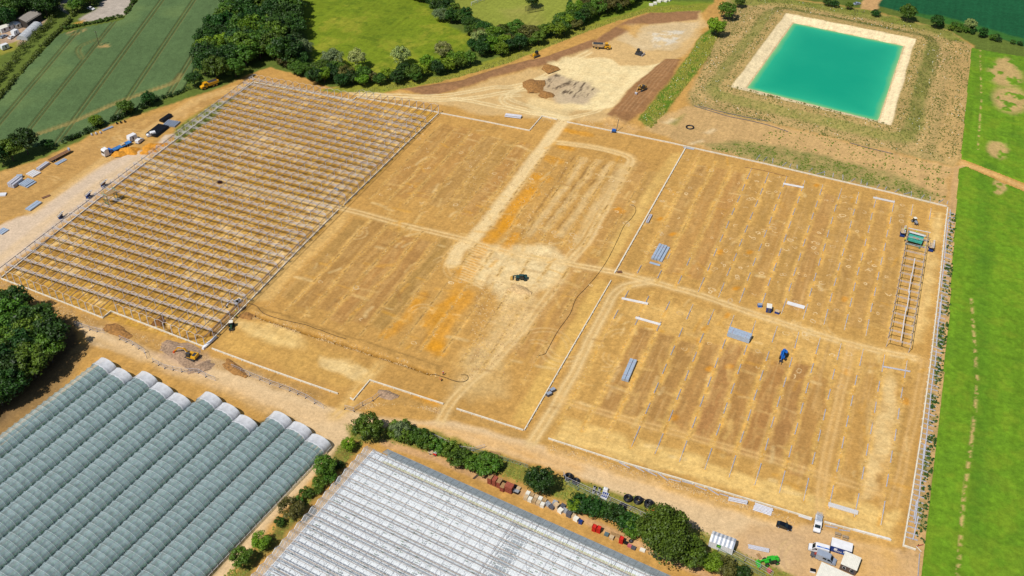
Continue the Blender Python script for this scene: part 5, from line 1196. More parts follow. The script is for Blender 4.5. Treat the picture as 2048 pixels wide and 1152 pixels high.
CLOD = bpy.data.materials.new('soil_clod'); CLOD.use_nodes = True; n = CLOD.node_tree; b = n.nodes['Principled BSDF']; b.inputs['Roughness'].default_value = .95
ta = n.nodes.new('ShaderNodeAttribute'); ta.attribute_name = 'tone'; rp = n.nodes.new('ShaderNodeValToRGB'); rp.color_ramp.elements[0].color = (*C(150, 108, 58), 1); rp.color_ramp.elements[1].color = (*C(238, 206, 150), 1)
n.links.new(ta.outputs['Fac'], rp.inputs[0]); n.links.new(rp.outputs[0], b.inputs['Base Color'])
scatter('soil_clods', 'loose clods and stones on the disturbed ground', 'clods', [([(0, 562), (200, 642), (400, 708), (640, 792), (640, 800), (400, 722), (190, 660), (0, 575)], .18), ([(1100, 890), (1590, 1040), (1590, 1050), (1100, 902)], .16), ([(505, 622), (860, 738), (880, 755), (505, 640)], .14), ([(960, 560), (1080, 570), (1030, 700), (900, 790), (930, 720)], .2), ([(720, 805), (880, 815), (880, 828), (800, 806), (720, 820)], .06), ([(1060, 240), (1200, 255), (1290, 262), (1240, 240)], .06), ([(940, 300), (1250, 320), (1130, 520), (900, 500)], .2)], 7000, .28, CLOD, 27, .8)
# hole rows: small clods along every column
rng = np.random.default_rng(31); V = []; F = []; T = []
for xs_, yr in ((COLX, ((294, 388), (210, 287))), (MIDX, ((300, 368), (222, 288)))):
    for x in xs_:
        for y0, y1 in yr:
            for k in range(int((y1-y0)/.9)):
                px_, py_ = x+rng.normal()*.35, y0+k*.9+rng.normal()*.3
                s = rng.uniform(.1, .32); z = hz(px_, py_); o = len(V); a = rng.random()*6
                for r_ in range(4): V.append((px_+s*math.cos(a+r_*1.57), py_+s*math.sin(a+r_*1.57), z-.05)); T.append(rng.random())
                V.append((px_, py_, z+s*.8)); T.append(rng.random())
                for r_ in range(4): F.append((o+r_, o+(r_+1) % 4, o+4))
q = pmesh('row_clods', V, F, CLOD); a = q.data.attributes.new('tone', 'FLOAT', 'POINT'); a.data.foreach_set('value', np.array(T, np.float32)); tag(q, 'small clods strung along the rows of post holes', 'clods', kind='stuff')
# rings of pale spoil left round the bored holes
V = []; F = []; T = []
for k in range(250):
    blk = rng.random()
    if blk < .5: x, (y0, y1) = COLX[rng.integers(3, 12)]+rng.choice([-3.9, 3.9, 3.9, 2.4, -2.6])+rng.normal()*.5, ((294, 388) if rng.random() < .85 else (255, 287))
    elif blk < .9: x, (y0, y1) = MIDX[rng.integers(0, 14)]+rng.choice([-3.9, 3.9, 2.0])+rng.normal()*.6, ((300, 366) if rng.random() < .8 else (224, 288))
    else: x, (y0, y1) = rng.uniform(-75, -60), (300, 385)
    y = rng.uniform(y0, y1); R1 = rng.uniform(.55, 1.0); a0 = rng.random()*6.28; nn = 16; span = 6.283 if rng.random() < .45 else rng.uniform(2.2, 5); z = hz(x, y); ex = rng.uniform(.8, 1.25); tn0 = rng.uniform(.55, 1)
    o = len(V); w0 = rng.uniform(.12, .3)
    for i in range(nn+1):
        a = a0+span*i/nn; rr = R1*(1+.16*math.sin(2*a+a0)+.10*rng.normal()); wi = w0*rng.uniform(.35, 1.7)*(.35+.65*math.sin(math.pi*min(1, max(0, i/nn)))**.4 if span < 6 else 1)
        for dr, zz in ((-wi, -.03), (0, .07), (wi, -.03)): V.append((x+(rr+dr)*math.cos(a)*ex, y+(rr+dr)*math.sin(a), z+zz)); T.append(min(1, tn0*(.8+.3*rng.random())))
    for i in range(nn):
        for c in range(2): F.append((o+i*3+c, o+i*3+c+1, o+i*3+c+4, o+i*3+c+3))
q = pmesh('spoil_rings', V, F, CLOD); a = q.data.attributes.new('tone', 'FLOAT', 'POINT'); a.data.foreach_set('value', np.array(T, np.float32)); tag(q, 'pale rings of spoil left around bored holes', 'soil rings', kind='stuff')
# ================================================================== VEHICLES, PEOPLE, STORES
YEL = mat('plant_yellow', C(236, 174, 30), .4, 0, .12, 1.5, coat=.2); YELD = mat('dusty_plant_yellow', C(206, 160, 74), .6, 0, .2, 1.0)
DUST = mat('dusty_tan_body', C(200, 168, 122), .7, 0, .2, 1.0); BLUE = mat('machine_blue', C(24, 104, 196), .4, 0, .1, 1.5, coat=.2); DBLUE = mat('dark_blue_paint', C(20, 62, 140), .45, 0, .12, 1.5)
TEAL = mat('teal_paint', C(70, 176, 154), .5, 0, .12, 1.2); GREEN = mat('machine_green', C(60, 190, 50), .4, 0, .1, 1.5, coat=.2); RED = mat('red_paint', C(220, 46, 36), .45, 0, .12, 1.5)
BLK = mat('black_paint', C(20, 22, 30), .2, 0, .1, 1.0, coat=.6); SILV = mat('silver_paint', C(176, 188, 206), .3, .2, .06, 1.0, coat=.4); ORNG = mat('orange_paint', C(226, 90, 36), .5)
WOOD = MATS['sawn_timber']; RWOOD = mat('red_brown_wood', C(166, 84, 62), .8, 0, .2, 3); RUST = mat('rusty_steel', C(138, 98, 70), .85, 0, .25, 2.5)
HIVIS = mat('hi_vis_yellow', C(214, 236, 50), .7); SKIN = mat('skin', C(206, 160, 130), .6); NAVY = mat('dark_trousers', C(40, 44, 60), .85); ORHV = mat('hi_vis_orange', C(244, 120, 40), .7); REDTOP = mat('coral_top', C(226, 104, 92), .8)
CREAMP = mat('cream_panel', C(244, 240, 226), .5, 0, .05, .8); SAND = mat('ochre_sand', C(222, 152, 44), .95, 0, .16, 1.2, .5); TAN = mat('cardboard_tan', C(214, 186, 146), .8, 0, .15, 2)
WRAP = mat('white_wrap', C(238, 240, 246), .35, 0, .08, 2.5, .3); GREYP = mat('grey_plastic', C(92, 92, 100), .6, 0, .15, 2); SCRAP = mat('grey_wrap', C(170, 174, 180), .5, 0, .25, 3, .3)
def twheel(r, w, rim=DUST):
    b = MB(); b.tube((0, -w/2, 0), (0, w/2, 0), r, 14); me = b.mesh('wheel'); me.materials.append(RUBBER)
    c = MB(); c.tube((0, -w/2-.02, 0), (0, w/2+.02, 0), r*.55, 10); cm = c.mesh('rim'); cm.materials.append(rim); return me, cm
WH = {}
def wheel(par, x, y, r, w, rim=GALV):
    k = (round(r, 2), round(w, 2), rim.name)
    if k not in WH: WH[k] = twheel(r, w, rim)
    o = link('wheel', WH[k][0], par); o.location = (x, y, r); q = link('rim', WH[k][1], o); return o
def text_mesh(s, size, m, ext=.006):
    cu = bpy.data.curves.new('lettering', 'FONT'); cu.body = s; cu.size = size; cu.extrude = ext; cu.align_x = 'CENTER'; cu.align_y = 'CENTER'
    ob = bpy.data.objects.new('tmp_text', cu); col.objects.link(ob); bpy.context.view_layer.update()
    me = bpy.data.meshes.new_from_object(ob.evaluated_get(bpy.context.evaluated_depsgraph_get())); me.name = 'lettering'
    bpy.data.objects.remove(ob); me.materials.clear(); me.materials.append(m); return me
def lettering(par, s, size, m, loc, rot, nm='lettering'):
    o = link(nm, text_mesh(s, size, m), par); o.location = loc; o.rotation_euler = rot; return o
def mid(p, q): return ((p[0]+q[0])/2, (p[1]+q[1])/2)
def put(nm, label, cat, rear, front, group=None):
    m_ = mid(rear, front); return thing(nm, label, cat, at(*m_), ang(rear, front), group)
def P_(par, nm, b, m, smooth=False): return b.build(nm, m, par, smooth)
# ---------------- road vehicles
def van(label, rear, front, paint, L=5.8, H=2.5, logo=None, rack=False, pickup=False, W=2.0):
    o = put('pickup' if pickup else 'van', label, 'pickup' if pickup else 'van', rear, front); h = L/2; w = W/2
    if pickup: prof = [(-.2, .35), (h, .35), (h, .95), (h-.35, 1.12), (h-1.0, 1.25), (h-1.75, 2.0), (-.2, 2.02)]
    else: prof = [(-h, .35), (h, .35), (h, .95), (h-.35, 1.12), (h-.95, 1.28), (h-1.75, H-.12), (h-2.2, H), (-h+.1, H), (-h, H-.15)]
    b = MB(); b.prism(prof, -w, w); P_(o, 'body', b, paint)
    x0, z0, x1, z1 = (h-1.0, 1.25, h-1.75, 2.0 if pickup else H-.12)
    b = MB(); b.add([(x0+.0, -w+.15, z0+.05), (x0, w-.15, z0+.05), (x1+.06, w-.22, z1-.04), (x1+.06, -w+.22, z1-.04)], [(0, 1, 2, 3)]); 
    for v in range(4): b.v[v] = (b.v[v][0]+.03, b.v[v][1], b.v[v][2]+.03)
    P_(o, 'windscreen', b, GLASSD)
    for sy in (-1, 1):
        y = sy*(w+.008); b = MB(); b.add([(x0-.15, y, 1.3), (x0-.75, y, min(z1-.15, 2.0)), (x0-1.35, y, min(z1-.15, 2.0)), (x0-1.35, y, 1.3)], [(0, 1, 2, 3) if sy < 0 else (3, 2, 1, 0)]); P_(o, 'side_window', b, GLASSD)
        if not pickup and logo != 'none':
            b = MB(); b.add([(x0-1.7, y, 1.35), (x0-2.7, y, 1.35), (x0-2.7, y, 2.0), (x0-1.7, y, 2.0)], [(0, 1, 2, 3)]); P_(o, 'side_window', b, GLASSD)
        b = MB(); b.box(x0-.25, x0-.1, sy*(w+.05), sy*(w+.28), 1.3, 1.6); P_(o, 'mirror', b, BLACKP)
        b = MB(); b.box(h-.02, h+.02, sy*(w-.45), sy*(w-.1), .75, .98); P_(o, 'headlight', b, GALV)
        for x in (-h+1.1, h-1.0): wheel(o, x, sy*(w-.12), .34, .22)
    b = MB(); b.box(-h-.06, h+.06, -w+.05, w-.05, .3, .5); P_(o, 'bumper', b, BLACKP)
    if pickup:
        b = MB(); b.box(-h, -.25, -w, w, .75, .9); b.box(-h, -.25, -w, -w+.06, .9, 1.3); b.box(-h, -.25, w-.06, w, .9, 1.3); b.box(-h, -h+.06, -w+.06, w-.06, .9, 1.3); P_(o, 'load_bed', b, WHITE)
        b = MB()
        for k in range(5): b.bar((-h-.5, -w+.3+k*.33, 2.0), (h*.1, -w+.3+k*.33, 2.1), .12, .1)
        for x in (-h+.2, -.5): b.bar((x, -w, .9), (x, -w, 1.95), .08); b.bar((x, w, .9), (x, w, 1.95), .08); b.bar((x, -w, 1.93), (x, w, 1.93), .08)
        P_(o, 'roof_rack', b, STEELB)
    if rack:
        b = MB(); b.box(-h-1.5, -h-.1, -.9, .5, .5, .62); b.box(-h-1.5, -h-.1, -.9, -.85, .62, .95); b.box(-h-1.5, -h-.1, .45, .5, .62, .95); P_(o, 'trailer_bed', b, GREYP)
        for sy in (-.98, .58): wheel(o, -h-.8, sy, .26, .16)
    if logo and logo != 'none':
        lettering(o, logo, .95, mat('logo_blue', C(40, 92, 170), .5), (-h+1.0, w+.012, 1.5), (math.pi/2, 0, math.pi)); 
        b = MB(); b.box(-h+.1, x1-.3, w*.18, w*.62, H, H+.012); P_(o, 'roof_stripe', b, BLUE)
        lettering(o, logo, .6, WHITE, (-.9, w*.40, H+.022), (0, 0, math.pi))
    return o
van('white pickup with pipes on its rack at the gap in the near wall', (1638, 1029), (1631, 1073), WHITE, 6.0, pickup=True)
van('white van with blue lettering parked beside the blue and white cabin', (1656, 1107), (1616, 1096), WHITE, 5.6, 2.4, logo='CAN')
van('silver van with a small trailer between the white van and the cabins', (1632, 1113), (1670, 1128), SILV, 5.6, 2.4, rack=True)
def car(label, rear, front, paint, L=4.4, door=False, W=1.8):
    o = put('car', label, 'car', rear, front); h = L/2; w = W/2
    b = MB(); b.prism([(-h, .3), (h, .3), (h, .7), (h-.25, .82), (h-1.2, .95), (h-2.0, 1.42), (-h+.9, 1.46), (-h+.25, 1.0), (-h, .9)], -w, w)
    for i, (x, y, z) in enumerate(b.v):
        if z > 1.2: b.v[i] = (x, y*.8, z)
    P_(o, 'body', b, paint)
    b = MB(); b.add([(h-1.18, -w*.86, 1.0), (h-1.18, w*.86, 1.0), (h-1.93, w*.72, 1.42), (h-1.93, -w*.72, 1.42)], [(0, 1, 2, 3)]); P_(o, 'windscreen', b, GLASSD)
    b = MB(); b.add([(-h+.3, -w*.8, 1.06), (-h+.88, -w*.7, 1.47), (-h+.88, w*.7, 1.47), (-h+.3, w*.8, 1.06)], [(0, 1, 2, 3)]); P_(o, 'rear_window', b, GLASSD)
    for sy in (-1, 1):
        b = MB(); b.add([(h-1.3, sy*w*.99, 1.0), (h-1.98, sy*w*.83, 1.38), (-h+.95, sy*w*.83, 1.40), (-h+.5, sy*w*.99, 1.0)], [(0, 1, 2, 3)]); P_(o, 'side_window', b, GLASSD)
        b = MB(); b.box(h-.04, h+.02, sy*(w-.42), sy*(w-.08), .58, .74); P_(o, 'headlight', b, WHITE)
        for x in (-h+.8, h-.85): wheel(o, x, sy*(w-.08), .32, .2)
    if door: b = MB(); b.bar((h-1.5, w, .75), (h-1.9, w+.85, .75), .08, .8); P_(o, 'open_door', b, paint)
    return o
car('black hatchback with an open door on the dirt lane', (1552, 1049), (1583, 1060), BLK, door=True)
car('white car parked in the gravel lay-by at the upper left', (178, 18), (187, 20), WHITE)
car('grey car beyond the far top corner of the reservoir', (1709, 10), (1719, 8), SILV)
def lorry(label, rear, front):
    o = put('lorry', label, 'lorry', rear, front); L = (at(*front)-at(*rear)).length; h = L/2
    b = MB(); b.prism([(h-2.3, .6), (h, .6), (h, 2.2), (h-.15, 3.3), (h-.7, 3.7), (h-2.3, 3.7)], -1.25, 1.25); P_(o, 'cab', b, WHITE)
    b = MB(); b.box(h-.06, h+.03, -1.1, 1.1, 1.9, 2.9); P_(o, 'windscreen', b, GLASSD)
    b = MB(); b.box(-h, h-2.5, -1.25, 1.25, 1.15, 1.35); P_(o, 'flatbed', b, mat('flatbed_blue', C(60, 130, 200), .6, 0, .25, .8))
    b = MB(); b.box(-h+.2, h-2.6, -.5, .5, .7, 1.14); P_(o, 'chassis', b, DKST)
    b = MB(); b.box(-h+3, -h+5, -.6, .7, 1.36, 1.9); P_(o, 'pallet_load', b, TAN)
    b = MB(); b.box(h-4.2, h-3.0, -1.2, 1.2, 1.36, 2.5); P_(o, 'crane_block', b, BLUE)
    for x in (h-1.4, h-4.2, -h+1.4, -h+2.7, -h+4.0):
        for sy in (-1, 1): wheel(o, x, sy*1.08, .5, .32)
    for sy in (-1, 1): b = MB(); b.box(h-3.4, h-2.4, sy*1.05-.2, sy*1.05+.2, .5, 1.1); P_(o, 'fuel_tank', b, GALV)
    return o
lorry('white cabbed lorry with a long blue flatbed by the sand heaps', (262, 287.5), (208, 314))
def caravan(label, a, b_, H=2.9, W=2.3):
    o = put('caravan', label, 'caravan', a, b_); L = max(3.6, (at(*b_)-at(*a)).length); h = L/2
    b = MB(); b.prism([(-h, .5), (h, .5), (h+.1, 1.4), (h-.25, H), (-h+.2, H), (-h-.05, 1.5)], -W/2, W/2); P_(o, 'body', b, WHITE)
    for sy in (-1, 1):
        b = MB(); b.box(-h*.1, h*.25, sy*(W/2)-.01, sy*(W/2)+.012, .8, 2.4); P_(o, 'door', b, GLASSD)
        wheel(o, -.2, sy*(W/2-.15), .32, .2)
    b = MB(); b.bar((h, 0, .5), (h+1.2, 0, .45), .12); P_(o, 'drawbar', b, DKST)
    return o
caravan('white welfare trailer with a dark doorway behind the blue lorry', (273, 277), (258, 284))
van('small white van nosed up beside the white trailer', (275, 288), (285, 280), WHITE, 4.2, 1.9, logo='none', W=1.75)
van('small white van in front of the black pipe stacks', (309, 270), (297, 273), WHITE, 4.2, 1.9, logo='none', W=1.75)
# ---------------- earth movers
def tracks(o, L, W, tw=.5, r=.42, z=0):
    for sy in (-1, 1):
        b = MB(); n_ = 8; pr = [(L/2-r+r*math.cos(t), r+r*math.sin(t)) for t in [-math.pi/2+math.pi*i/n_ for i in range(n_+1)]]+[(-L/2+r+r*math.cos(t), r+r*math.sin(t)) for t in [math.pi/2+math.pi*i/n_ for i in range(n_+1)]]
        b.prism(pr, sy*W/2-tw/2, sy*W/2+tw/2); P_(o, 'track', b, DKST)
def excavator(label, base, toward, paint, boom_az, bucket=GALV, s=1.0, reach=6.2):
    o = thing('excavator', label, 'excavator', at(*base), ang(base, toward), s=s); tracks(o, 4.2, 2.5, .6, .45)
    b = MB(); b.tube((0, 0, .6), (0, 0, 1.0), .8, 14); P_(o, 'slew_ring', b, DKST)
    c, sn = math.cos(boom_az), math.sin(boom_az)
    def r2(b_):
        b_.v = [(x*c-y*sn, x*sn+y*c, z) for x, y, z in b_.v]; return b_
    b = MB(); b.box(-2.3, 1.2, -1.35, 1.35, 1.0, 1.35); b.box(-2.4, -.5, -1.35, 1.35, 1.35, 2.1, .12, .12); b.box(-.5, 1.1, -1.35, -.45, 1.35, 1.8); P_(o, 'house', r2(b), paint)
    b = MB(); b.box(-1.9, -.8, -.9, .9, 2.1, 2.16); P_(o, 'engine_grille', r2(b), DKST)
    b = MB(); b.box(-.4, 1.3, .35, 1.35, 1.35, 2.9, .12, .08); P_(o, 'cab', r2(b), GLASSD)
    b = MB(); b.box(-.3, 1.1, .42, 1.28, 2.9, 2.96); P_(o, 'cab_roof', r2(b), DKST)
    q = [(1.0, -.1, 1.5), (2.4, -.1, 3.7), (reach*.72, -.1, 3.3)]
    b = MB(); b.bar(q[0], q[1], .5, .55); b.bar(q[1], q[2], .42, .45); P_(o, 'boom', r2(b), paint)
    b = MB(); b.bar(q[2], (reach, -.1, 1.0), .36, .4); P_(o, 'stick', r2(b), paint)
    b = MB(); b.tube((1.2, .15, 1.3), (2.3, .15, 3.0), .08, 6); b.tube((2.6, -.1, 4.0), (reach*.75, -.1, 3.7), .08, 6); P_(o, 'hydraulic_ram', r2(b), GALV)
    b = MB(); b.prism([(reach-.4, .15), (reach+.45, .1), (reach+.55, .9), (reach-.1, 1.15)], -.65, .5); P_(o, 'bucket', r2(b), bucket)
    return o
excavator('yellow tracked excavator with an orange bucket on the rubble patch', (384, 716), (370, 711), YEL, .1, ORNG, reach=6.8)
excavator('dusty yellow excavator digging on the brown strip by the ditch', (1284, 180), (1275, 184), YELD, .25, GALV, reach=5.6)
mn = excavator('white mini excavator digging a trench inside the frame corner', (475, 606), (458, 612), WHITE, .15, DKST, .62, 6.8)
def dumper(label, rear, front, cabm, bodym):
    o = put('dump_truck', label, 'dump truck', rear, front); L = (at(*front)-at(*rear)).length; h = L/2
    b = MB(); b.prism([(h-3.4, .9), (h, .9), (h, 1.7), (h-1.5, 2.1), (h-1.7, 3.3), (h-3.0, 3.3), (h-3.2, 2.2), (h-3.4, 2.0)], -1.2, 1.2); P_(o, 'cab', b, cabm)
    b = MB(); b.box(h-2.95, h-1.7, -1.22, 1.22, 2.25, 3.15); P_(o, 'cab_windows', b, GLASSD)
    b = MB(); b.box(h-3.1, h-1.6, -1.1, 1.1, 3.32, 3.4); P_(o, 'cab_roof', b, YEL)
    b = MB(); b.prism([(-h, 2.2), (-h+1.6, 1.4), (h-3.9, 1.4), (h-3.5, 3.0), (h-3.7, 3.0), (h-4.0, 2.9), (-h, 2.9)], -1.45, 1.45); P_(o, 'tipping_body', b, bodym)
    b = MB(); b.box(-h+.6, h-4.2, -1.25, 1.25, 2.9, 2.94); P_(o, 'load_floor', b, DKST)
    b = MB(); b.box(-h+1, h-3, -.5, .5, .8, 1.38); P_(o, 'chassis', b, DKST)
    for x in (h-1.6, -h+1.5, -h+3.2):
        for sy in (-1, 1): wheel(o, x, sy*1.15, .82, .6, YELD)
    return o
dumper('orange yellow dump truck on the track beside the wood', (437, 168.5), (402, 180), YEL, YEL)
dumper('dusty tan dump truck with a yellow cab in the excavation', (1184, 94), (1221, 100), YEL, DUST)
def dozer(label, rear, front, paint, bladem):
    o = put('bulldozer', label, 'bulldozer', rear, front); tracks(o, 3.9, 2.3, .6, .48)
    b = MB(); b.box(-1.9, 1.9, -.75, .75, .7, 1.5, .1, .05); b.box(.2, 1.85, -.6, .6, 1.5, 2.0, .1, .05); P_(o, 'body', b, paint)
    b = MB(); b.box(-1.3, .15, -.75, .75, 1.5, 3.0, .12, .1); P_(o, 'cab', b, GLASSD); b = MB(); b.box(-1.25, .1, -.75, .75, 3.0, 3.08); P_(o, 'cab_roof', b, BLK)
    b = MB(); b.prism([(2.5, .05), (2.75, .1), (2.6, .7), (2.75, 1.3), (2.55, 1.3), (2.4, .7)], -1.75, 1.75); P_(o, 'blade', b, bladem)
    for sy in (-1, 1): b = MB(); b.bar((0, sy*1.05, .55), (2.5, sy*1.2, .5), .18); P_(o, 'push_arm', b, paint)
    b = MB(); b.tube((.9, .4, 1.9), (.9, .4, 2.9), .07, 6); P_(o, 'exhaust', b, DKST)
    return o
dozer('yellow bulldozer on the brown strip above the excavation', (1081, 110), (1062, 117), YEL, YELD)
dozer('dark grey bulldozer with raised blade in the middle of the excavation', (1268, 106), (1288, 112), DKST, GALV)
def telehandler(label, rear, front, paint, fork=True, bucketm=GALV):
    o = put('telehandler', label, 'telehandler', rear, front); h = 2.1
    b = MB(); b.box(-h-.1, h, -.55, .55, .75, 1.25); b.box(-h-.1, -h+1.2, -.95, .55, .9, 1.6, .08, .08); P_(o, 'chassis', b, paint)
    b = MB(); b.box(-.9, .9, .1, 1.1, 1.0, 2.45, .15, .08); P_(o, 'cab', b, GLASSD); b = MB(); b.box(-.7, .7, .2, 1.0, 2.46, 2.54); P_(o, 'cab_roof', b, paint)
    b = MB(); b.box(-1.0, 1.0, -1.15, -.6, .9, 1.65, .08, .05); P_(o, 'engine_cover', b, paint)
    b = MB(); b.bar((-h+.2, -.25, 2.0), (h+1.1, -.25, 1.25), .36, .36); b.bar((h+.9, -.25, 1.3), (h+1.3, -.25, .5), .26, .3); P_(o, 'boom', b, paint)
    if fork:
        b = MB(); b.box(h+1.25, h+1.4, -.85, .4, .2, 1.1); b.box(h+1.4, h+2.6, -.7, -.55, .2, .27); b.box(h+1.4, h+2.6, .1, .25, .2, .27); P_(o, 'fork', b, DKST)
    else: b = MB(); b.prism([(h+1.2, .1), (h+2.2, .1), (h+2.1, .3), (h+1.5, .5), (h+1.3, 1.1)], -1.2, 1.0); P_(o, 'bucket', b, bucketm)
    for x in (-h+.7, h-.5):
        for sy in (-1, 1): wheel(o, x, sy*1.0, .6, .42, paint)
    return o
telehandler('bright blue telehandler with forks in the lower right block', (1571, 702), (1563, 724), BLUE)
telehandler('black and teal loading tractor on the cream patch in the centre', (1056, 559), (1030, 558), mat('dark_teal', C(46, 84, 82), .5), False, YELD)
telehandler('lime green telehandler at the bottom beside the compound', (1553, 1123), (1530, 1127), GREEN, False, GREEN)
def tractor(label, rear, front, paint, s=1.0):
    o = put('tractor', label, 'tractor', rear, front); o.scale = (s, s, s)
    b = MB(); b.box(-.2, 1.9, -.4, .4, .8, 1.5, .1, .05); b.box(-1.2, .2, -.5, .5, .7, 1.2); P_(o, 'bonnet', b, paint)
    b = MB(); b.box(-1.1, .3, -.65, .65, 1.2, 2.4, .1, .08); P_(o, 'cab', b, GLASSD); b = MB(); b.box(-1.15, .35, -.7, .7, 2.4, 2.5); P_(o, 'cab_roof', b, CREAMP)
    for sy in (-1, 1): wheel(o, -.7, sy*.85, .72, .4, paint); wheel(o, 1.4, sy*.7, .45, .3, paint)
    b = MB(); b.box(1.9, 2.1, -.8, .8, .4, .7); b.bar((2.0, -.4, .45), (3.0, -.4, .3), .1); b.bar((2.0, .4, .45), (3.0, .4, .3), .1); P_(o, 'front_forks', b, DKST)
    return o
tractor('small green tractor with a cream roof beside the frame corner', (464, 650), (463, 660), mat('bottle_green', C(40, 76, 56), .5))
tractor('grey and blue loader behind the green work platform', (1826, 442), (1832, 449), SILV, .9)
def rig(label, p):
    o = thing('drilling_rig', label, 'drilling rig', at(*p), .2); tracks(o, 2.4, 1.5, .35, .32)
    b = MB(); b.box(-1.1, .9, -.6, .6, .6, 1.5, .1, .1); P_(o, 'body', b, BLUE); b = MB(); b.bar((1.0, .1, .2), (1.5, 2.6, 5.4), .22, .22); P_(o, 'mast', b, DKST)
    for sy in (-1, 1): b = MB(); b.bar((-.6, sy*.7, .4), (-1.6, sy*1.4, .05), .16); P_(o, 'outrigger', b, GALV)
    return o
rig('small blue drilling rig standing at the far wall', (1228, 264))
# ---------------- cabins, sheds, platforms
def cabin(label, roof4, H, roofm, wallm, nm='site_cabin', ribs=True, logo=False, windows=2):
    Q = [g0(*p, H) for p in roof4]; c = sum(Q)/4; ex = ((Q[1]-Q[0])+(Q[2]-Q[3]))/2; ey = ((Q[3]-Q[0])+(Q[2]-Q[1]))/2; W_, D_ = np.hypot(*ex), np.hypot(*ey)
    o = thing(nm, label, 'cabin', (c[0], c[1], hz(*c)), math.atan2(ex[1], ex[0])); w, d = W_/2, D_/2
    b = MB(); b.box(-w+.06, w-.06, -d+.06, d-.06, .12, H-.12); P_(o, 'wall', b, wallm)
    b = MB(); b.box(-w, w, -d, d, H-.12, H)
    rf = P_(o, 'roof', b, roofm)
    if ribs:
        b = MB(); k = -w+.2
        while k < w: b.box(k, k+.06, -d, d, H, H+.05); k += .45
        P_(rf, 'roof_rib', b, roofm)
    for k in range(windows):
        x = -w+W_*(k+.6)/(windows+.2); b = MB(); b.box(x-.5, x+.4, -d+.03, -d+.055, 1.0, 1.9); fr_ = P_(o, 'window', b, WHITE)
        b = MB(); b.box(x-.42, x+.32, -d+.015, -d+.029, 1.06, 1.84); P_(fr_, 'pane', b, WHITE if logo else GLASSD)
    b = MB(); b.box(w-1.3, w-.5, -d+.02, -d+.05, .15, 2.05); P_(o, 'door', b, DBLUE if logo else GREYP)
    for sx in (-1, 1):
        b = MB(); b.box(sx*(w-.5)-.2, sx*(w-.5)+.2, -d+.1, d-.1, 0, .118); P_(o, 'skid', b, DKST)
    if logo:
        lettering(o, 'CAN', .95, WHITE, (-.6, -d+.005, .95), (math.pi/2, 0, 0)); b = MB(); b.box(.1, 2.2, -d+.03, -d+.05, .5, .8); P_(o, 'name_stripe', b, BLUE)
    return o
cabin('blue and white office cabin with white roof near the picnic tables', [(1661, 1090), (1703, 1104), (1707.5, 1087), (1665.5, 1075)], 2.6, WHITE, DBLUE, ribs=False, logo=True)
cabin('cream flat roofed cabin right of the silver van', [(1680.5, 1127), (1713, 1141), (1724, 1116), (1692, 1102)], 2.6, CREAMP, mat('brown_cabin_wall', C(110, 92, 84), .7))
cabin('long cream cabin cut off by the bottom edge', [(1632, 1152), (1696, 1182), (1708, 1152), (1643, 1124)], 2.6, CREAMP, CREAMP)
cabin('blue site cabin with white roof alone beside the track', [(1533, 615), (1543.5, 616.5), (1545, 608), (1534.5, 606)], 2.5, CREAMP, DBLUE, ribs=False, windows=0)
def shed(label, roof4, H):
    Q = [g0(*p, z) for p, z in zip(roof4, (H, H, H+.9, H+.9))]; ex = Q[1]-Q[0]; ey = ((Q[3]-Q[0])+(Q[2]-Q[1]))/2; W_, D_ = np.hypot(*ex), np.hypot(*ey)*2
    c = (Q[0]+Q[1])/2+ey; o = thing('white_shed', label, 'shed', (c[0], c[1], hz(*c)), math.atan2(ex[1], ex[0])); w, d = W_/2, D_/2
    b = MB(); b.box(-w, w, -d, -d+.08, 0, H); b.box(-w, w, d-.08, d, 0, H); P_(o, 'wall', b, WHITE)
    for sx in (-1, 1): b = MB(); b.add([(sx*w, -d, 0), (sx*w, d, 0), (sx*w, d, H), (sx*w, 0, H+.9), (sx*w, -d, H)], [(0, 1, 2, 3, 4)]); P_(o, 'gable', b, WHITE)
    for sy in (-1, 1):
        for k in range(6):
            x0 = -w+W_*k/6; x1 = x0+W_/6
            b = MB(); b.add([(x0, sy*d, H), (x0+W_/12, sy*d, H), (x0+W_/12, 0, H+.9), (x0, 0, H+.9)], [(0, 1, 2, 3)]); P_(o, 'roof_sheet', b, WHITE)
            b = MB(); b.add([(x0+W_/12, sy*d, H), (x1, sy*d, H), (x1, 0, H+.9), (x0+W_/12, 0, H+.9)], [(0, 1, 2, 3)]); P_(o, 'rooflight', b, mat('grey_rooflight', C(170, 180, 196), .3))
    b = MB(); b.box(-w*.35, w*.0, -d-.05, -d-.01, H*.45, H*.95); sg = P_(o, 'green_sign', b, mat('sign_green', C(20, 150, 60), .5))
    b = MB(); b.box(-w*.28, -w*.08, -d-.07, -d-.052, H*.62, H*.74); P_(sg, 'sign_stripe', b, mat('sign_yellow', C(170, 220, 60), .5))
    b = MB()
    for k in range(12): b.box(-w+W_*k/12-.02, -w+W_*k/12+.02, -d-.03, -d-.001, .05, H-.05)
    P_(o, 'wall_batten', b, mat('shed_batten', C(220, 222, 226), .5))
    return o
shed('white sheeted shed with striped rooflights beside the very large tree', [(1417, 1082), (1465, 1099), (1471, 1085), (1423, 1068)], 2.5)
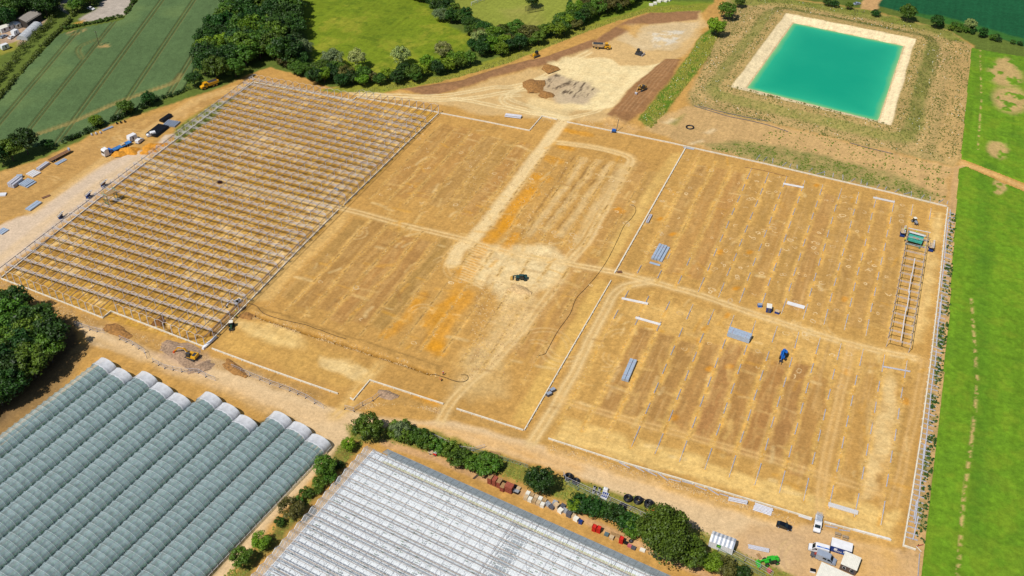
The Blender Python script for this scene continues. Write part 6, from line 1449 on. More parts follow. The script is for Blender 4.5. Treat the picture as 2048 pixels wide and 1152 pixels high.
def platform(label, deck4, H, deckm, nm='work_platform'):
    Q = [g0(*p, H) for p in deck4]; c = sum(Q)/4; ex = ((Q[1]-Q[0])+(Q[2]-Q[3]))/2; ey = ((Q[3]-Q[0])+(Q[2]-Q[1]))/2; W_, D_ = np.hypot(*ex), np.hypot(*ey)
    o = thing(nm, label, 'work platform', (c[0], c[1], hz(*c)), math.atan2(ex[1], ex[0])); w, d = W_/2, D_/2
    b = MB(); b.box(-w, w, -d, d, H-.15, H); P_(o, 'deck', b, deckm)
    b = MB()
    for x in (-w, 0, w):
        for y in (-d, d): b.bar((x, y, H), (x, y, H+1.0), .06)
    for y in (-d, d): b.bar((-w, y, H+1), (w, y, H+1), .06); b.bar((-w, y, H+.5), (w, y, H+.5), .05)
    for x in (-w, w): b.bar((x, -d, H+1), (x, d, H+1), .06)
    P_(o, 'guard_rail', b, TEAL)
    for x in (-w+.3, w-.3):
        for y in (-d+.3, d-.3): b = MB(); b.bar((x, y, .4), (x, y, H-.15), .14); P_(o, 'leg', b, TEAL); wheel(o, x, y, .35, .25, TEAL)
    b = MB(); b.bar((-w+.3, -d+.3, .7), (w-.3, -d+.3, .7), .16); b.bar((-w+.3, d-.3, .7), (w-.3, d-.3, .7), .16); P_(o, 'base_frame', b, TEAL)
    return o
pf = platform('large teal work platform with workers at the half built bay', [(1814, 480), (1844, 488), (1848, 473), (1818, 464)], 2.6, TEAL)
for k, (x, y) in enumerate(((-.5, 0), (.8, -.3))): b = MB(); b.box(x-.5, x+.5, y-.4, y+.4, 2.6, 2.85); P_(pf, 'timber_stack', b, WOOD)
b = MB(); b.bar((-3.4, 1.9, 3.4), (3.3, 1.9, 3.4), .5, .2); b.bar((-3.3, 2.4, 3.4), (3.4, 2.5, 3.4), .4, .2); P_(pf, 'gutter_section', b, ALU)
platform('teal work platform with timber deck under the left edge of the frame', [(208, 390), (216, 395), (229, 381), (221, 377)], 4.6, WOOD)
def scissor(label, p, q, deckm=TAN, H=2.2, L=3.6, W=1.9):
    o = put('scissor_lift', label, 'scissor lift', p, q)
    b = MB(); b.box(-L/2+.2, L/2-.2, -W/2+.1, W/2-.1, .35, .9); P_(o, 'base', b, DBLUE)
    b = MB()
    for sy in (-1, 1): b.bar((-L/2+.4, sy*.6, .9), (L/2-.4, sy*.6, H), .1); b.bar((L/2-.4, sy*.6, .9), (-L/2+.4, sy*.6, H), .1)
    P_(o, 'scissor_arms', b, DKST)
    b = MB(); b.box(-L/2, L/2, -W/2, W/2, H, H+.1); P_(o, 'deck', b, deckm)
    b = MB()
    for x in (-L/2, L/2):
        for y in (-W/2, W/2): b.bar((x, y, H+.1), (x, y, H+1.1), .05)
    for y in (-W/2, W/2): b.bar((-L/2, y, H+1.1), (L/2, y, H+1.1), .05)
    for x in (-L/2, L/2): b.bar((x, -W/2, H+1.1), (x, W/2, H+1.1), .05)
    P_(o, 'guard_rail', b, DKST)
    b = MB(); b.bar((-L/2-.3, -W/2+.3, H+.6), (L/2+1.6, -W/2+.3, H+.6), .3, .2); b.bar((-L/2-.3, -W/2+.75, H+.6), (L/2+1.2, -W/2+.75, H+.6), .16, .12); P_(o, 'loaded_beam', b, ALU)
    for x in (-L/2+.6, L/2-.6):
        for sy in (-1, 1): wheel(o, x, sy*(W/2-.1), .32, .22, DBLUE)
    return o
scissor('blue scissor lift left of the large teal platform', (1803, 478), (1805, 463))
scissor('blue scissor lift right of the large teal platform', (1860, 508), (1862, 492))
scissor('dark blue lift outside the left wall near the pink road', (174, 399), (181, 392), DBLUE, 1.5, 2.6, 1.3)
scissor('brownish lift outside the left wall, farther along', (204, 376), (211, 370), RUST, 1.5, 2.6, 1.3)
scissor('empty dark frame trolley outside the left wall, nearest the corner', (119, 440), (125, 433), GREYP, 1.2, 2.4, 1.1)
# ---------------- people: one continuous body each, clothes as children
def person(label, p, top, rz=0.0, lift=0.0, bend=0.0, hat=None):
    g = at(*p) if lift == 0 else Vector((*g0(*p, lift), lift)); o = thing('person', label, 'person', g, rz)
    J = {'pel': (0, 0, .95), 'che': (bend*.35, 0, 1.35-bend*.12), 'nek': (bend*.5, 0, 1.5-bend*.2), 'hed': (bend*.6, 0, 1.66-bend*.25), 'top': (bend*.66, 0, 1.78-bend*.28)}
    vs_ = []; es = []; rad = []
    def av(c, r): vs_.append(c); rad.append(r); return len(vs_)-1
    pel = av(J['pel'], .15); che = av(J['che'], .17); nek = av(J['nek'], .06); hed = av(J['hed'], .095); tp = av(J['top'], .07); es += [(pel, che), (che, nek), (nek, hed), (hed, tp)]
    for sy in (-1, 1):
        hp = av((0, sy*.1, .88), .105); kn = av((.06*sy+.04, sy*.12, .48), .07); an = av((-.02+.1*sy, sy*.13, .08), .05); toe = av((.12+.1*sy, sy*.14, .04), .045); es += [(pel, hp), (hp, kn), (kn, an), (an, toe)]
        c = J['che']; sh = av((c[0], sy*.2, c[2]+.08), .065); el = av((c[0]+.1, sy*.3, c[2]-.2), .05); wr = av((c[0]+.32, sy*.24, c[2]-.3), .038); es += [(che, sh), (sh, el), (el, wr)]
        for f in range(5):
            a = (f-2)*.28; ln = (.07, .09, .095, .09, .075)[f] if f else .055
            m1 = av((c[0]+.38+.01*math.cos(a), sy*(.24+.05*math.sin(a)), c[2]-.31), .012); m2 = av((c[0]+.38+ln*math.cos(a), sy*(.24+.09*math.sin(a)), c[2]-.35), .009); es += [(wr, m1), (m1, m2)]
    me = bpy.data.meshes.new('body'); me.from_pydata(vs_, es, []); ob = bpy.data.objects.new('body', me); col.objects.link(ob)
    md = ob.modifiers.new('skin', 'SKIN')
    for v, r in zip(me.skin_vertices[0].data, rad): v.radius = (r, r)
    me.skin_vertices[0].data[0].use_root = True
    bpy.context.view_layer.update()
    m2 = bpy.data.meshes.new_from_object(ob.evaluated_get(bpy.context.evaluated_depsgraph_get())); m2.name = 'body'; bpy.data.objects.remove(ob)
    m2.materials.clear()
    for mm in (SKIN, NAVY, top): m2.materials.append(mm)
    for f in m2.polygons:
        c = f.center; f.material_index = 0 if c.z > J['nek'][2] or (abs(c.y) > .1 and c.x > J['che'][0]+.24) else (1 if c.z < .97 else 2); f.use_smooth = True
    link('body', m2, o)
    b = MB(); hx = J['top']; b.ellipsoid((hx[0], 0, hx[2]-.04), .125, .11, .1, 10, 6, -.1); b.box(hx[0]+.05, hx[0]+.2, -.08, .08, hx[2]-.06, hx[2]-.03); P_(o, 'hard_hat', b, hat or WHITE)
    return o
person('worker in a yellow vest standing by the trench at the frame corner', (472.5, 626), HIVIS, 1.0)
person('worker in a yellow vest just outside the frame corner wall', (473.5, 636), HIVIS, 2.5)
person('person in a coral top beside the black pipe loop', (886.5, 750), REDTOP, -.5)
person('worker in orange bending over the black pipe', (883, 762), ORHV, 3.6, 0, .9, ORHV)
person('worker in yellow on the left scissor lift', (1809, 462), HIVIS, .5, 2.3)
person('worker in yellow at the far side of the teal platform', (1832, 467.5), HIVIS, -1.5, 2.6)
person('worker in yellow on the ground between lift and platform', (1809, 482.5), HIVIS, 1.2)
person('worker in yellow at the right corner of the teal platform', (1846, 496), HIVIS, 2.2)
person('worker in pale clothes beside the right scissor lift', (1855, 485), CREAMP, .2)
# ---------------- heaps
def heap(label, p, rx, ry, h, m, seed, nm='soil_heap', cat='heap', rz=0.0, lumpy=.25):
    rng = np.random.default_rng(seed); c = at(*p); n_ = 16; V = []; F = []; ph = rng.random(6)*6
    for i in range(n_+1):
        for j in range(n_+1):
            u, v = -1+2*i/n_, -1+2*j/n_; r = math.hypot(u, v); a = math.atan2(v, u)
            k = max(0, 1-r*(1+.16*math.sin(3*a+ph[0])+.1*math.sin(5*a+ph[1])))
            z = h*(k**.85)*(1+lumpy*(rng.random()-.5)) if k > 0 else -.15
            V.append((u*rx*1.05, v*ry*1.05, z))
    for i in range(n_):
        for j in range(n_): q = i*(n_+1)+j; F.append((q, q+n_+1, q+n_+2, q+1))
    o = pmesh(nm, V, F, m, smooth=True); o.location = c; o.rotation_euler = (0, 0, rz); return tag(o, label, cat)
heap('heap of ochre sand beside the middle of the lorry bed', (238, 309), 3.6, 2.6, 1.7, SAND, 1, 'sand_heap', rz=.4)
heap('conical heap of ochre sand at the tail of the lorry', (259, 302), 4.4, 3.2, 2.0, SAND, 2, 'sand_heap', rz=.3)
heap('near ochre sand heap close to the left frame wall', (297, 303), 3.6, 2.6, 1.6, SAND, 3, 'sand_heap', rz=.8)
heap('far left ochre sand heap by the left frame wall', (302, 293), 4.0, 2.4, 1.5, SAND, 4, 'sand_heap', rz=.8)
heap('far right ochre sand heap by the left frame wall', (315, 292), 4.4, 2.2, 1.3, SAND, 5, 'sand_heap', rz=.8)
SPOIL = mat('brown_spoil', C(170, 122, 64), .95, 0, .25, 1.5, .6); SPOILD = mat('grey_brown_rubble', C(176, 146, 118), .95, 0, .25, 1.5, .6)
heap('larger brown spoil heap on the pale excavation floor', (1068, 172), 5.5, 7.5, 2.0, SPOIL, 6, rz=.4, lumpy=.5)
heap('smaller brown spoil heap on the pale excavation floor', (1092, 190), 4.0, 3.6, 1.6, SPOIL, 7, lumpy=.5)
heap('brown heap at the foot of the berm above the excavation', (1096, 135), 5, 4, 1.5, SPOIL, 8, rz=-.5, lumpy=.5)
heap('dark spoil heap by the trench inside the frame corner', (318, 644), 2.2, 2.6, 1.2, mat('dark_spoil', C(140, 94, 44), .95, 0, .3, 2, .6), 9, lumpy=.5)
heap('small spoil heap right of the frame corner', (493, 632), 2.6, 1.8, .8, SPOIL, 10, lumpy=.5)
heap('rubble heap around the yellow tracked excavator', (365, 705), 9, 4.5, 1.0, SPOILD, 11, rz=-.2, lumpy=.5)
heap('stony heap right of the yellow tracked excavator', (402, 735), 4.5, 2.2, 1.0, SPOILD, 12, rz=.9, lumpy=.6)
heap('low pale heap behind the teal loading tractor', (1040, 580), 4.6, 2.4, 1.1, mat('pale_spoil', C(222, 186, 130), .95, 0, .2, 1.5, .5), 13, lumpy=.5)
heap('long soil heap left of the near stepped wall', (235, 662), 6.5, 2.4, 1.0, SPOIL, 14, rz=-.15, lumpy=.6)
heap('soil heap between the fence and the near wall', (470, 738), 6.0, 2.0, .9, SPOIL, 15, rz=-.3, lumpy=.6)
heap('rubble heap by the hooked wall at the site entrance', (775, 790), 3.6, 2.0, .9, SPOILD, 16, lumpy=.6)
# ---------------- pipes, hoses, coils
def hose(px, r, label, m=BLACKP, nm='hose'):
    P = smoothpl([at(*p)[:2] for p in px], 5); pts = [Vector((x, y, hz(x, y)+r*.9)) for x, y in P]; b = MB(); o0 = pts[0].copy()
    b.path([p-o0 for p in pts], r, 6); o = b.build(nm, m); o.location = o0; return tag(o, label, 'hose')
hose([(1263, 410), (1270, 414), (1271, 424), (1262, 438), (1248, 452), (1236, 478), (1216, 518), (1196, 548), (1172, 576), (1152, 598), (1140, 628), (1116, 662), (1096, 698), (1090, 708), (1078, 711)], .09, 'long black hose snaking beside the dividing wall')
hose([(498, 607), (512, 612), (526, 626), (552, 636), (584, 644), (612, 650), (640, 660), (672, 672), (692, 678)], .09, 'black hose lying along the trench spoil from the frame corner')
hose([(860, 748), (876, 751), (892, 756), (912, 763), (928, 763.5), (936, 758), (934, 751), (922, 750)], .1, 'black pipe bent into a loop at the end of the trench')
hose([(1388, 212), (1420, 222), (1460, 234), (1500, 242), (1540, 252), (1576, 264)], .16, 'pair of dark pipes lying at the foot of the reservoir bank, left one', GREYP, 'pipe')
hose([(1398, 212), (1430, 221), (1470, 230), (1520, 240), (1536, 243)], .16, 'pair of dark pipes lying at the foot of the reservoir bank, right one', GREYP, 'pipe')
hose([(1700, 286), (1730, 295), (1760, 302), (1786, 308)], .16, 'dark pipe lying below the near right corner of the reservoir', GREYP, 'pipe')
hose([(1490, 335), (1520, 340), (1545, 346), (1577, 354)], .1, 'thin dark pipe lying across the first posts below the far wall', RUST, 'pipe')
hose([(1250, 1011), (1268, 1014), (1290, 1022), (1300, 1030)], .12, 'black pipe end trailing from the small coil')
hose([(1282, 995), (1300, 1006), (1322, 1020), (1330, 1026)], .14, 'straight black pipe behind the three big coils')
hose([(1284, 1020), (1300, 1021), (1318, 1022)], .1, 'orange conduit beside the grey bags', ORNG)
def coil(label, p, R, layers=3, r=.22, group=None):
    o = thing('pipe_coil', label, 'pipe coil', at(*p), 0, group)
    for l in range(layers):
        for k in range(2): b = MB(); b.torus((rnd.uniform(-.06, .06), rnd.uniform(-.06, .06), r+l*r*1.7), R-k*r*1.9, r, 22, 7); P_(o, 'winding', b, BLACKP, True)
    return o
coil('left of three big black pipe coils beside the road', (1256, 999), 1.15); coil('middle of three big black pipe coils beside the road', (1276, 1003), 1.15); coil('right and tallest of three big black pipe coils', (1297, 1011), 1.2, 4)
coil('smaller black pipe coil behind the fence below the big coils', (1245, 1014), 1.0, 2); coil('black pipe coil at the end of the fence by the dark tree', (1137, 956), 1.15, 3); coil('black pipe coil leaning right of the fence end coil', (1152, 964), 1.0, 2)
coil('single black pipe ring alone on the soil below the reservoir', (1380, 255), 1.9, 1, .2)
DKP = BLACKP
pipes([(293, 270), (312, 277), (338, 257), (318, 250)], 'wide stack of black drain pipes beside the frame', 9, .5, DKP, 2)
pipes([(319, 243), (326, 247), (346, 234), (338, 230)], 'farther stack of black drain pipes', 4, .5, DKP, 2)
pipes([(329, 249), (346, 259), (357, 248), (342, 239)], 'grey wrapped pipes tight beside the farther black stack', 6, .45, SILV, 1)
pipes([(182, 275), (181, 272), (203, 262), (204, 265)][1:]+[(182, 275)], 'pale grey bundle lying along the hedge, first from the left', 3, .4, GALV, 1)
gutter((205, 262.5), (226, 254), 'bluish bundle lying along the hedge, second from the left', w=1.3, h=.4, material=STEELB, ribs=3)
pipes([(231, 251), (230, 248), (253, 241), (254, 244)][1:]+[(231, 251)], 'black pipes lying along the hedge, farthest right', 3, .4, DKP, 1)
stack([(18, 374), (27, 378), (46, 364), (38, 358)], 'tall grey steel stack at the left edge of the yard', 5, .42, 3, GALV, straps=False)
stack([(41, 369), (52, 379), (71, 366), (60, 358)], 'wide low stack of grey gutters in the left yard', 2, .4, 5, STEELB, straps=False)
stack([(52, 349), (66, 357), (81, 347), (70, 340)], 'flat pale grey sheets laid side by side in the left yard', 1, .5, 4, ALU, straps=False)
stack([(74, 340), (79, 343), (99, 329), (95, 325)], 'long dark grey bundle next to the brown trailer', 2, .5, 2, GALV, straps=False)
stack([(109, 328.5), (115, 331), (135, 320.5), (129, 317)], 'bluish flat sheets lying in front of the brown trailer', 1, .3, 3, STEELB, straps=False)
stack([(52, 419), (60, 424), (84, 407), (76, 402)], 'blue grey steel pair lying on the pink road', 1, .6, 2, STEELB, straps=False)
stack([(-8, 466), (4, 471), (18, 461), (8, 456)], 'blue grey sheets on the pink road at the left edge', 1, .4, 3, STEELB, straps=False)
pipes([(1008, 234), (1012, 230), (1044, 233), (1042, 239)], 'grey pipe bundle in weeds above the stepped wall', 4, .4, GALV, 2)
def flat_trailer(label, p, q):
    o = put('flat_trailer', label, 'trailer', p, q); L = (at(*q)-at(*p)).length; h = L/2
    b = MB(); b.box(-h, h, -1.2, 1.2, .9, 1.1); P_(o, 'deck', b, RUST); b = MB(); b.box(-h, h, -1.25, -1.1, 1.1, 1.25); P_(o, 'timber_edge', b, WOOD)
    for x in (-h+1, -h+2.2):
        for sy in (-1, 1): wheel(o, x, sy*1.0, .45, .3)
    b = MB(); b.box(h-.6, h, -.6, .6, 1.1, 2.2); P_(o, 'headboard', b, STEELB); return o
flat_trailer('long rusty flat trailer at the edge of the left yard', (100, 325), (141, 304))
def crate_box(nm, label, cat, p, dims, m, rz=0.0, n_=1, group=None, slats=False, lid=None):
    o = thing(nm, label, cat, at(*p), rz, group); L, W, H = dims
    for k in range(n_):
        z0 = k*(H+.03); b = MB()
        if slats:
            b.box(-L/2, L/2, -W/2, W/2, z0+.1, z0+.14)
            for s_ in range(4):
                za = z0+.12+(H-.12)*s_/4; zb = za+(H-.12)/4-.03
                b.box(-L/2, L/2, -W/2, -W/2+.03, za, zb); b.box(-L/2, L/2, W/2-.03, W/2, za, zb); b.box(-L/2, -L/2+.03, -W/2+.03, W/2-.03, za, zb); b.box(L/2-.03, L/2, -W/2+.03, W/2-.03, za, zb)
            for sx in (-1, 0, 1): b.box(sx*(L/2-.1)-.05, sx*(L/2-.1)+.05, -W/2, W/2, z0, z0+.1)
        else: b.box(-L/2, L/2, -W/2, W/2, z0+.02, z0+H, .03, .03)
        q = P_(o, 'crate' if slats else 'box', b, m)
        if k == n_-1 and lid is not None: b = MB(); b.box(-L/2-.02, L/2+.02, -W/2-.02, W/2+.02, z0+H+.005, z0+H+.06); P_(o, 'lid', b, lid)
    return o
ra = ang((980, 955), (1030, 975))
for k, (x, y) in enumerate([(981, 964), (990, 968), (999, 972), (1006, 979), (1015, 980), (1022, 983)]):
    crate_box('crate_stack', f'stack of red brown wooden crates, {ordn[k]} from the left in the row behind the glasshouse', 'crates', (x, y), (1.25, 2.0, .62), RWOOD, ra, 4 if k != 3 else 3, 'crate stacks behind the glasshouse', True, WOOD if k in (0, 2, 3) else RWOOD)
for k, (x, y) in enumerate([(1030, 975), (1026, 983), (1034, 986)]): crate_box('bagged_pallet', f'black bagged pallet right of the crate stacks, {("farthest", "nearest left", "nearest right")[k]}', 'pallet', (x, y), (1.2, 1.1, .9), (BLACKP, GREYP, BLACKP)[k], ra, 1, None, False, SCRAP if k else None)
crate_box('pallet_box', 'small pale pallet behind the black bags', 'pallet', (1037, 979), (1.2, 1.2, .8), TAN, ra)
rb = ang((1050, 990), (1090, 1005))
for k in range(5):
    for r_ in range(2):
        crate_box('paper_bale', f'cream wrapped bale in the double row right of the crates, {ordn[k]} along, {"far" if r_ else "near"} row', 'bale', (1052+k*8.2+r_*4, 998+k*3.6-r_*8), (1.25, 1.35, 1.2), (TAN, CREAMP, DUST)[(k+r_) % 3], rb, 1, 'cream bales by the glasshouse')
for k, (x, y) in enumerate([(1096, 1010), (1104, 1016), (1113, 1015), (1121, 1024), (1130, 1023), (1138, 1032), (1146, 1033), (1152, 1040), (1110, 1008), (1126, 1014), (1142, 1022)]):
    crate_box('pallet_pile', f'untidy pile of grey pallets in torn wrap, {ordn[k]} in the long heap', 'pallets', (x, y), (1.5, 1.3, .16), (SCRAP, GREYP, TAN, CREAMP)[k % 4], rb+rnd.uniform(-.4, .4), rnd.randint(5, 9), 'grey pallet piles by the glasshouse')
crate_box('blue_drum_bin', 'dark blue bin at the right end of the grey pallet heap', 'bin', (1161, 1046), (1.1, 1.1, 1.1), DBLUE, rb)
for k, (x, y) in enumerate([(1188, 1061), (1197, 1064)]): crate_box('red_crate_stack', f'{"left" if k == 0 else "right"} of two bright red crate stacks standing together', 'crates', (x, y), (1.15, 1.15, .55), RED, rb, 4, None, True)
crate_box('red_crate_stack', 'single bright red crate stack farther right by the hedge', 'crates', (1242, 1085), (1.15, 1.15, .55), RED, rb, 4, None, True)
for nm, lb, x, y, d, m_ in [('grey_bin', 'grey green bin between the red crate stacks', 1213, 1070, (1.3, 1.1, .7), mat('bin_grey_green', C(96, 120, 126), .6)), ('plywood_box', 'tan box between the red crate stacks', 1223, 1077, (1.3, 1.2, .9), TAN), ('black_crate', 'black crate right of the single red stack', 1252, 1087, (1.1, .9, .6), BLACKP), ('red_bag', 'pinkish red bag right of the single red stack', 1259, 1093, (1.2, .9, .7), mat('pink_bag', C(206, 110, 120), .7)), ('engine_crate', 'black and white machine part on the verge', 1267, 1097, (1.3, 1.1, .6), GREYP), ('white_pallet', 'white slatted pallet with a green item', 1285, 1101, (1.6, 1.1, .5), CREAMP), ('brown_box', 'brown box near the two tyres', 1301, 1108, (1.2, .9, .4), DUST)]:
    crate_box(nm, lb, 'box', (x, y), d, m_, rb)
for k, (x, y, lb) in enumerate([(1310, 1113, 'left of two black tyres below the very large tree'), (1320, 1118, 'right of two black tyres below the very large tree'), (1262, 1083, 'black tyre leaning at the hedge by the single red stack')]):
    o = thing('tyre', lb, 'tyre', at(x, y)); b = MB(); b.torus((0, 0, .2), .5, .2, 18, 8); P_(o, 'tread', b, RUBBER, True); b = MB(); b.tube((0, 0, .12), (0, 0, .22), .32, 12); P_(o, 'hub', b, GREYP)
def timber(label, p, q, n_=6, w=1.2, m_=WOOD):
    o = put('timber_pile', label, 'timber', p, q); L = (at(*q)-at(*p)).length
    for k in range(n_): b = MB(); y = -w/2+w*k/n_; b.box(-L/2+rnd.uniform(-.2, .2), L/2+rnd.uniform(-.2, .2), y, y+w/n_-.04, .05, .2); P_(o, 'plank', b, m_)
    return o
timber('pale planks lying between the red crate stacks and hedge', (1222, 1067), (1242, 1074)); timber('pale planks lying by the fence above the left part of the hedge', (980, 903), (1000, 909), 3, .7); timber('yellow planks leaning beside the very large tree', (1322, 1032), (1328, 1022), 5, .9)
timber('dark log on the verge behind the glasshouse', (947, 958), (958, 948), 2, .7, mat('dark_log', C(92, 74, 60), .9)); timber('cut logs and a white tube beside the pink road', (84, 397), (100, 391), 4, 1.4, RUST)
for k, (x, y, lb, m_) in enumerate([(1189, 978, 'far left of four dark topped barrels', GALV), (1199, 981, 'far right of four dark topped barrels', GALV), (1187, 986, 'near left of four dark topped barrels', GALV), (1196, 989, 'near right of four dark topped barrels', GALV)]):
    o = thing('barrel', lb+' beside the fence', 'barrel', at(x, y)); b = MB(); b.tube((0, 0, 0), (0, 0, 1.1), .42, 12); P_(o, 'drum', b, m_, False); b = MB(); b.tube((0, 0, 1.1), (0, 0, 1.25), .36, 12, .3); P_(o, 'lid', b, BLACKP)
o = thing('water_tank', 'white rounded tank right of the barrels', 'tank', at(1211, 982)); b = MB(); b.box(-.75, .75, -.6, .6, .15, 1.2, .12, .12); b.ellipsoid((0, 0, 1.2), .6, .5, .2, 10, 6, 0); P_(o, 'tank_body', b, WHITE); b = MB(); b.box(-.8, .8, -.65, .65, 0, .14); P_(o, 'pallet', b, WOOD); b = MB(); b.tube((0, 0, 1.38), (0, 0, 1.46), .2, 10); P_(o, 'cap', b, GALV)
for k, (x, y, lb) in enumerate([(1208, 996, 'nearer white pallet with blue tops beside the fence'), (1211, 990, 'farther white pallet with blue tops beside the fence')]):
    o = crate_box('blue_top_pallet', lb, 'pallet', (x, y), (2.0, 1.1, .7), WHITE, rb); 
    for q in range(3): b = MB(); b.box(-.85+q*.6, -.4+q*.6, -.35, .35, .72, .82); P_(o, 'blue_pack', b, DBLUE)
for k, (x, y, lb) in enumerate([(1294, 1032, 'left grey bulk bag'), (1312, 1026, 'far right grey bulk bag'), (1306, 1037, 'near right grey bulk bag')]): crate_box('bulk_bag', lb+' near the end of the fence by the coils', 'bag', (x, y), (1.0, 1.0, .8), GREYP, .4)
crate_box('tan_sack', 'cream sack between the grey bulk bags', 'sack', (1302, 1028), (1.0, .6, .4), CREAMP, .2)
for k, (x, y, lb) in enumerate([(1105, 783, 'farther of two grey generators by the dividing wall'), (1098, 791, 'nearer of two grey generators by the dividing wall')]): crate_box('generator', lb, 'generator', (x, y), (1.7, 1.2, 1.2), GREYP, 1.0, 1, None, False, SILV)
crate_box('rusty_skip', 'small rusty skip at the gap in the dividing wall', 'skip', (1239, 545), (1.8, 1.0, .6), RUST, .5)
crate_box('dark_cart', 'dark red cart alone under the frame near its middle track', 'cart', (440, 366), (1.8, 1.3, .9), mat('dark_maroon', C(60, 24, 34), .6), .4)
crate_box('sack_pile', 'pale sacks under the frame near its right wall', 'sacks', (673, 379), (2.4, .9, .5), STEELB, -.3)
crate_box('wrapped_tank', 'blue bucket shaped skip left of the blue site cabin', 'skip', (1519, 613), (1.5, 1.3, 1.1), BLUE, .4, 1, None, False, SILV)
crate_box('tool_box', 'grey topped tool box right of the blue site cabin', 'box', (1554, 626), (1.7, 1.3, 1.0), DBLUE, -.1, 1, None, False, TAN)
crate_box('red_machine', 'small red covered machine by the fence at the bottom', 'machine', (1538, 1143), (1.3, 1.0, .9), mat('faded_red', C(220, 96, 96), .5), -.6)
crate_box('black_top_trolley', 'white trolley with black top near the bottom cabin', 'trolley', (1625, 1143), (1.5, 1.0, .7), WHITE, .1, 1, None, False, BLACKP)
crate_box('wood_frame_box', 'small open timber frame near the tube bundle', 'frame', (1518, 1113), (1.6, .9, .3), WOOD, -.9, 1, None, True)
crate_box('red_gas_box', 'small red and brown box behind the silver van', 'box', (1631, 1110), (.9, .8, .9), mat('brick_red', C(176, 64, 40), .6), .2)
crate_box('white_sheet_pile', 'white sheeted pile at the left edge of the yard', 'pile', (4, 390), (3.6, 2.2, .5), WRAP, .5)
crate_box('blue_box', 'blue grey box behind the tall grey stack in the yard', 'box', (40, 355), (2.4, 1.6, 1.2), STEELB, .6)
o = thing('handcart', 'small red and white cart with a timber deck behind the hedge', 'cart', at(866, 908), ra); b = MB(); b.box(-1.6, .2, -.7, .7, .6, .7); P_(o, 'deck', b, TAN); b = MB(); b.box(.3, 1.5, -.6, .6, .5, 1.3, .05, .05); P_(o, 'engine_box', b, RED); b = MB(); b.box(.35, 1.45, -.55, .55, 1.305, 1.36); P_(o, 'white_lid', b, WHITE)
for sy in (-1, 1): wheel(o, -.7, sy*.65, .3, .15); wheel(o, .9, sy*.65, .3, .15)
o = put('wrapped_bundle', 'long white plastic wrapped bundle on the corner of the near wall', 'bundle', (412, 694), (431, 678)); L = (at(431, 678)-at(412, 694)).length+1.2
b = MB(); b.tube((-L/2, 0, .62), (L/2, 0, .62), .62, 10, .5); P_(o, 'wrapping', b, WRAP, True); b = MB(); b.box(-L/2-1.0, -L/2+.3, -.5, .5, .05, .8, .2, .1); P_(o, 'loose_end', b, WRAP)
# picnic tables
for k, (x, y) in enumerate([(1675, 1071), (1690, 1077)]):
    o = thing('picnic_table', f'{"left" if k == 0 else "right"} wooden picnic table behind the office cabin', 'table', at(x, y), ang((1665, 1075), (1707, 1087))); m_ = mat('weathered_wood', C(172, 150, 122), .85)
    b = MB(); b.box(-.9, .9, -.36, .36, .72, .77); P_(o, 'table_top', b, m_)
    for sy in (-1, 1): b = MB(); b.box(-.9, .9, sy*.7-.13, sy*.7+.13, .42, .47); P_(o, 'bench', b, m_)
    for sx in (-1, 1):
        for sy in (-1, 1): b = MB(); b.bar((sx*.6, sy*.25, .72), (sx*.6, sy*.75, 0), .08); P_(o, 'leg', b, m_)
# ---------------- mesh fence panels
def fence(px, label, H=1.9, pw=3.4, feet=True, m_=GALV):
    P = [at(*p) for p in px]; o = thing('mesh_fence', label, 'fence', P[0]); o0 = P[0]; bd = MB(); bs = []
    for p, q in zip(P, P[1:]):
        L = (q-p).length; n_ = max(1, round(L/pw))
        for k in range(n_):
            a = p+(q-p)*(k/n_)-o0; b_ = p+(q-p)*((k+1)/n_)-o0; d = (b_-a)*.02; a2, b2 = a+d, b_-d; b = MB(); Z = Vector((0, 0, 1))
            b.bar(a2+Z*.1, a2+Z*H, .07); b.bar(b2+Z*.1, b2+Z*H, .07); b.bar(a2+Z*H, b2+Z*H, .07); b.bar(a2+Z*.15, b2+Z*.15, .06); b.bar(a2+Z*H*.55, b2+Z*H*.55, .03)
            for s_ in range(1, 9): c = a2+(b2-a2)*(s_/9); b.bar(c+Z*.15, c+Z*H, .018)
            P_(o, 'panel', b, m_)
            if feet:
                pr = Vector((-(b_-a).y, (b_-a).x, 0)).normalized(); c = MB(); c.bar(a-pr*.4+Z*.08, a+pr*.4+Z*.08, .25, .16); P_(o, 'foot', c, BLACKP)
    return o
fence([(150, 650), (180, 660), (210, 667)], 'mesh fence at the top corner of the copse')
fence([(240, 679), (266, 690), (290, 706), (294, 718)], 'short mesh fence left of the rubble patch')
fence([(306, 724), (330, 737), (364, 744), (398, 746), (412, 754), (432, 762)], 'mesh fence along the road below the yellow excavator')
fence([(464, 736), (500, 752), (540, 768), (580, 782), (612, 796), (648, 818)], 'long mesh fence along the road left of the site gate')
fence([(690, 818), (708, 823), (726, 812), (746, 802), (758, 792)], 'angled mesh fence at the hooked wall')
fence([(836, 862), (880, 880), (916, 898), (946, 902), (970, 895)], 'rail fence above the left part of the near hedge', 1.5)
fence([(940, 900), (990, 915), (1040, 930), (1056, 936)], 'mesh fence with green netting above the near hedge', 1.4, m_=mat('green_netting', C(130, 160, 152), .6))
fence([(1127, 951), (1131, 962), (1180, 984), (1220, 1002), (1260, 1020), (1300, 1040)], 'upper mesh fence behind the barrels and coils')
fence([(1133, 968), (1180, 992), (1220, 1012), (1260, 1032), (1286, 1044)], 'lower mesh fence behind the barrels and coils', 1.6, m_=MATS['green_netting'])
fence([(1464, 1108), (1490, 1122), (1520, 1137), (1545, 1152)], 'upper fence running down from the white shed')
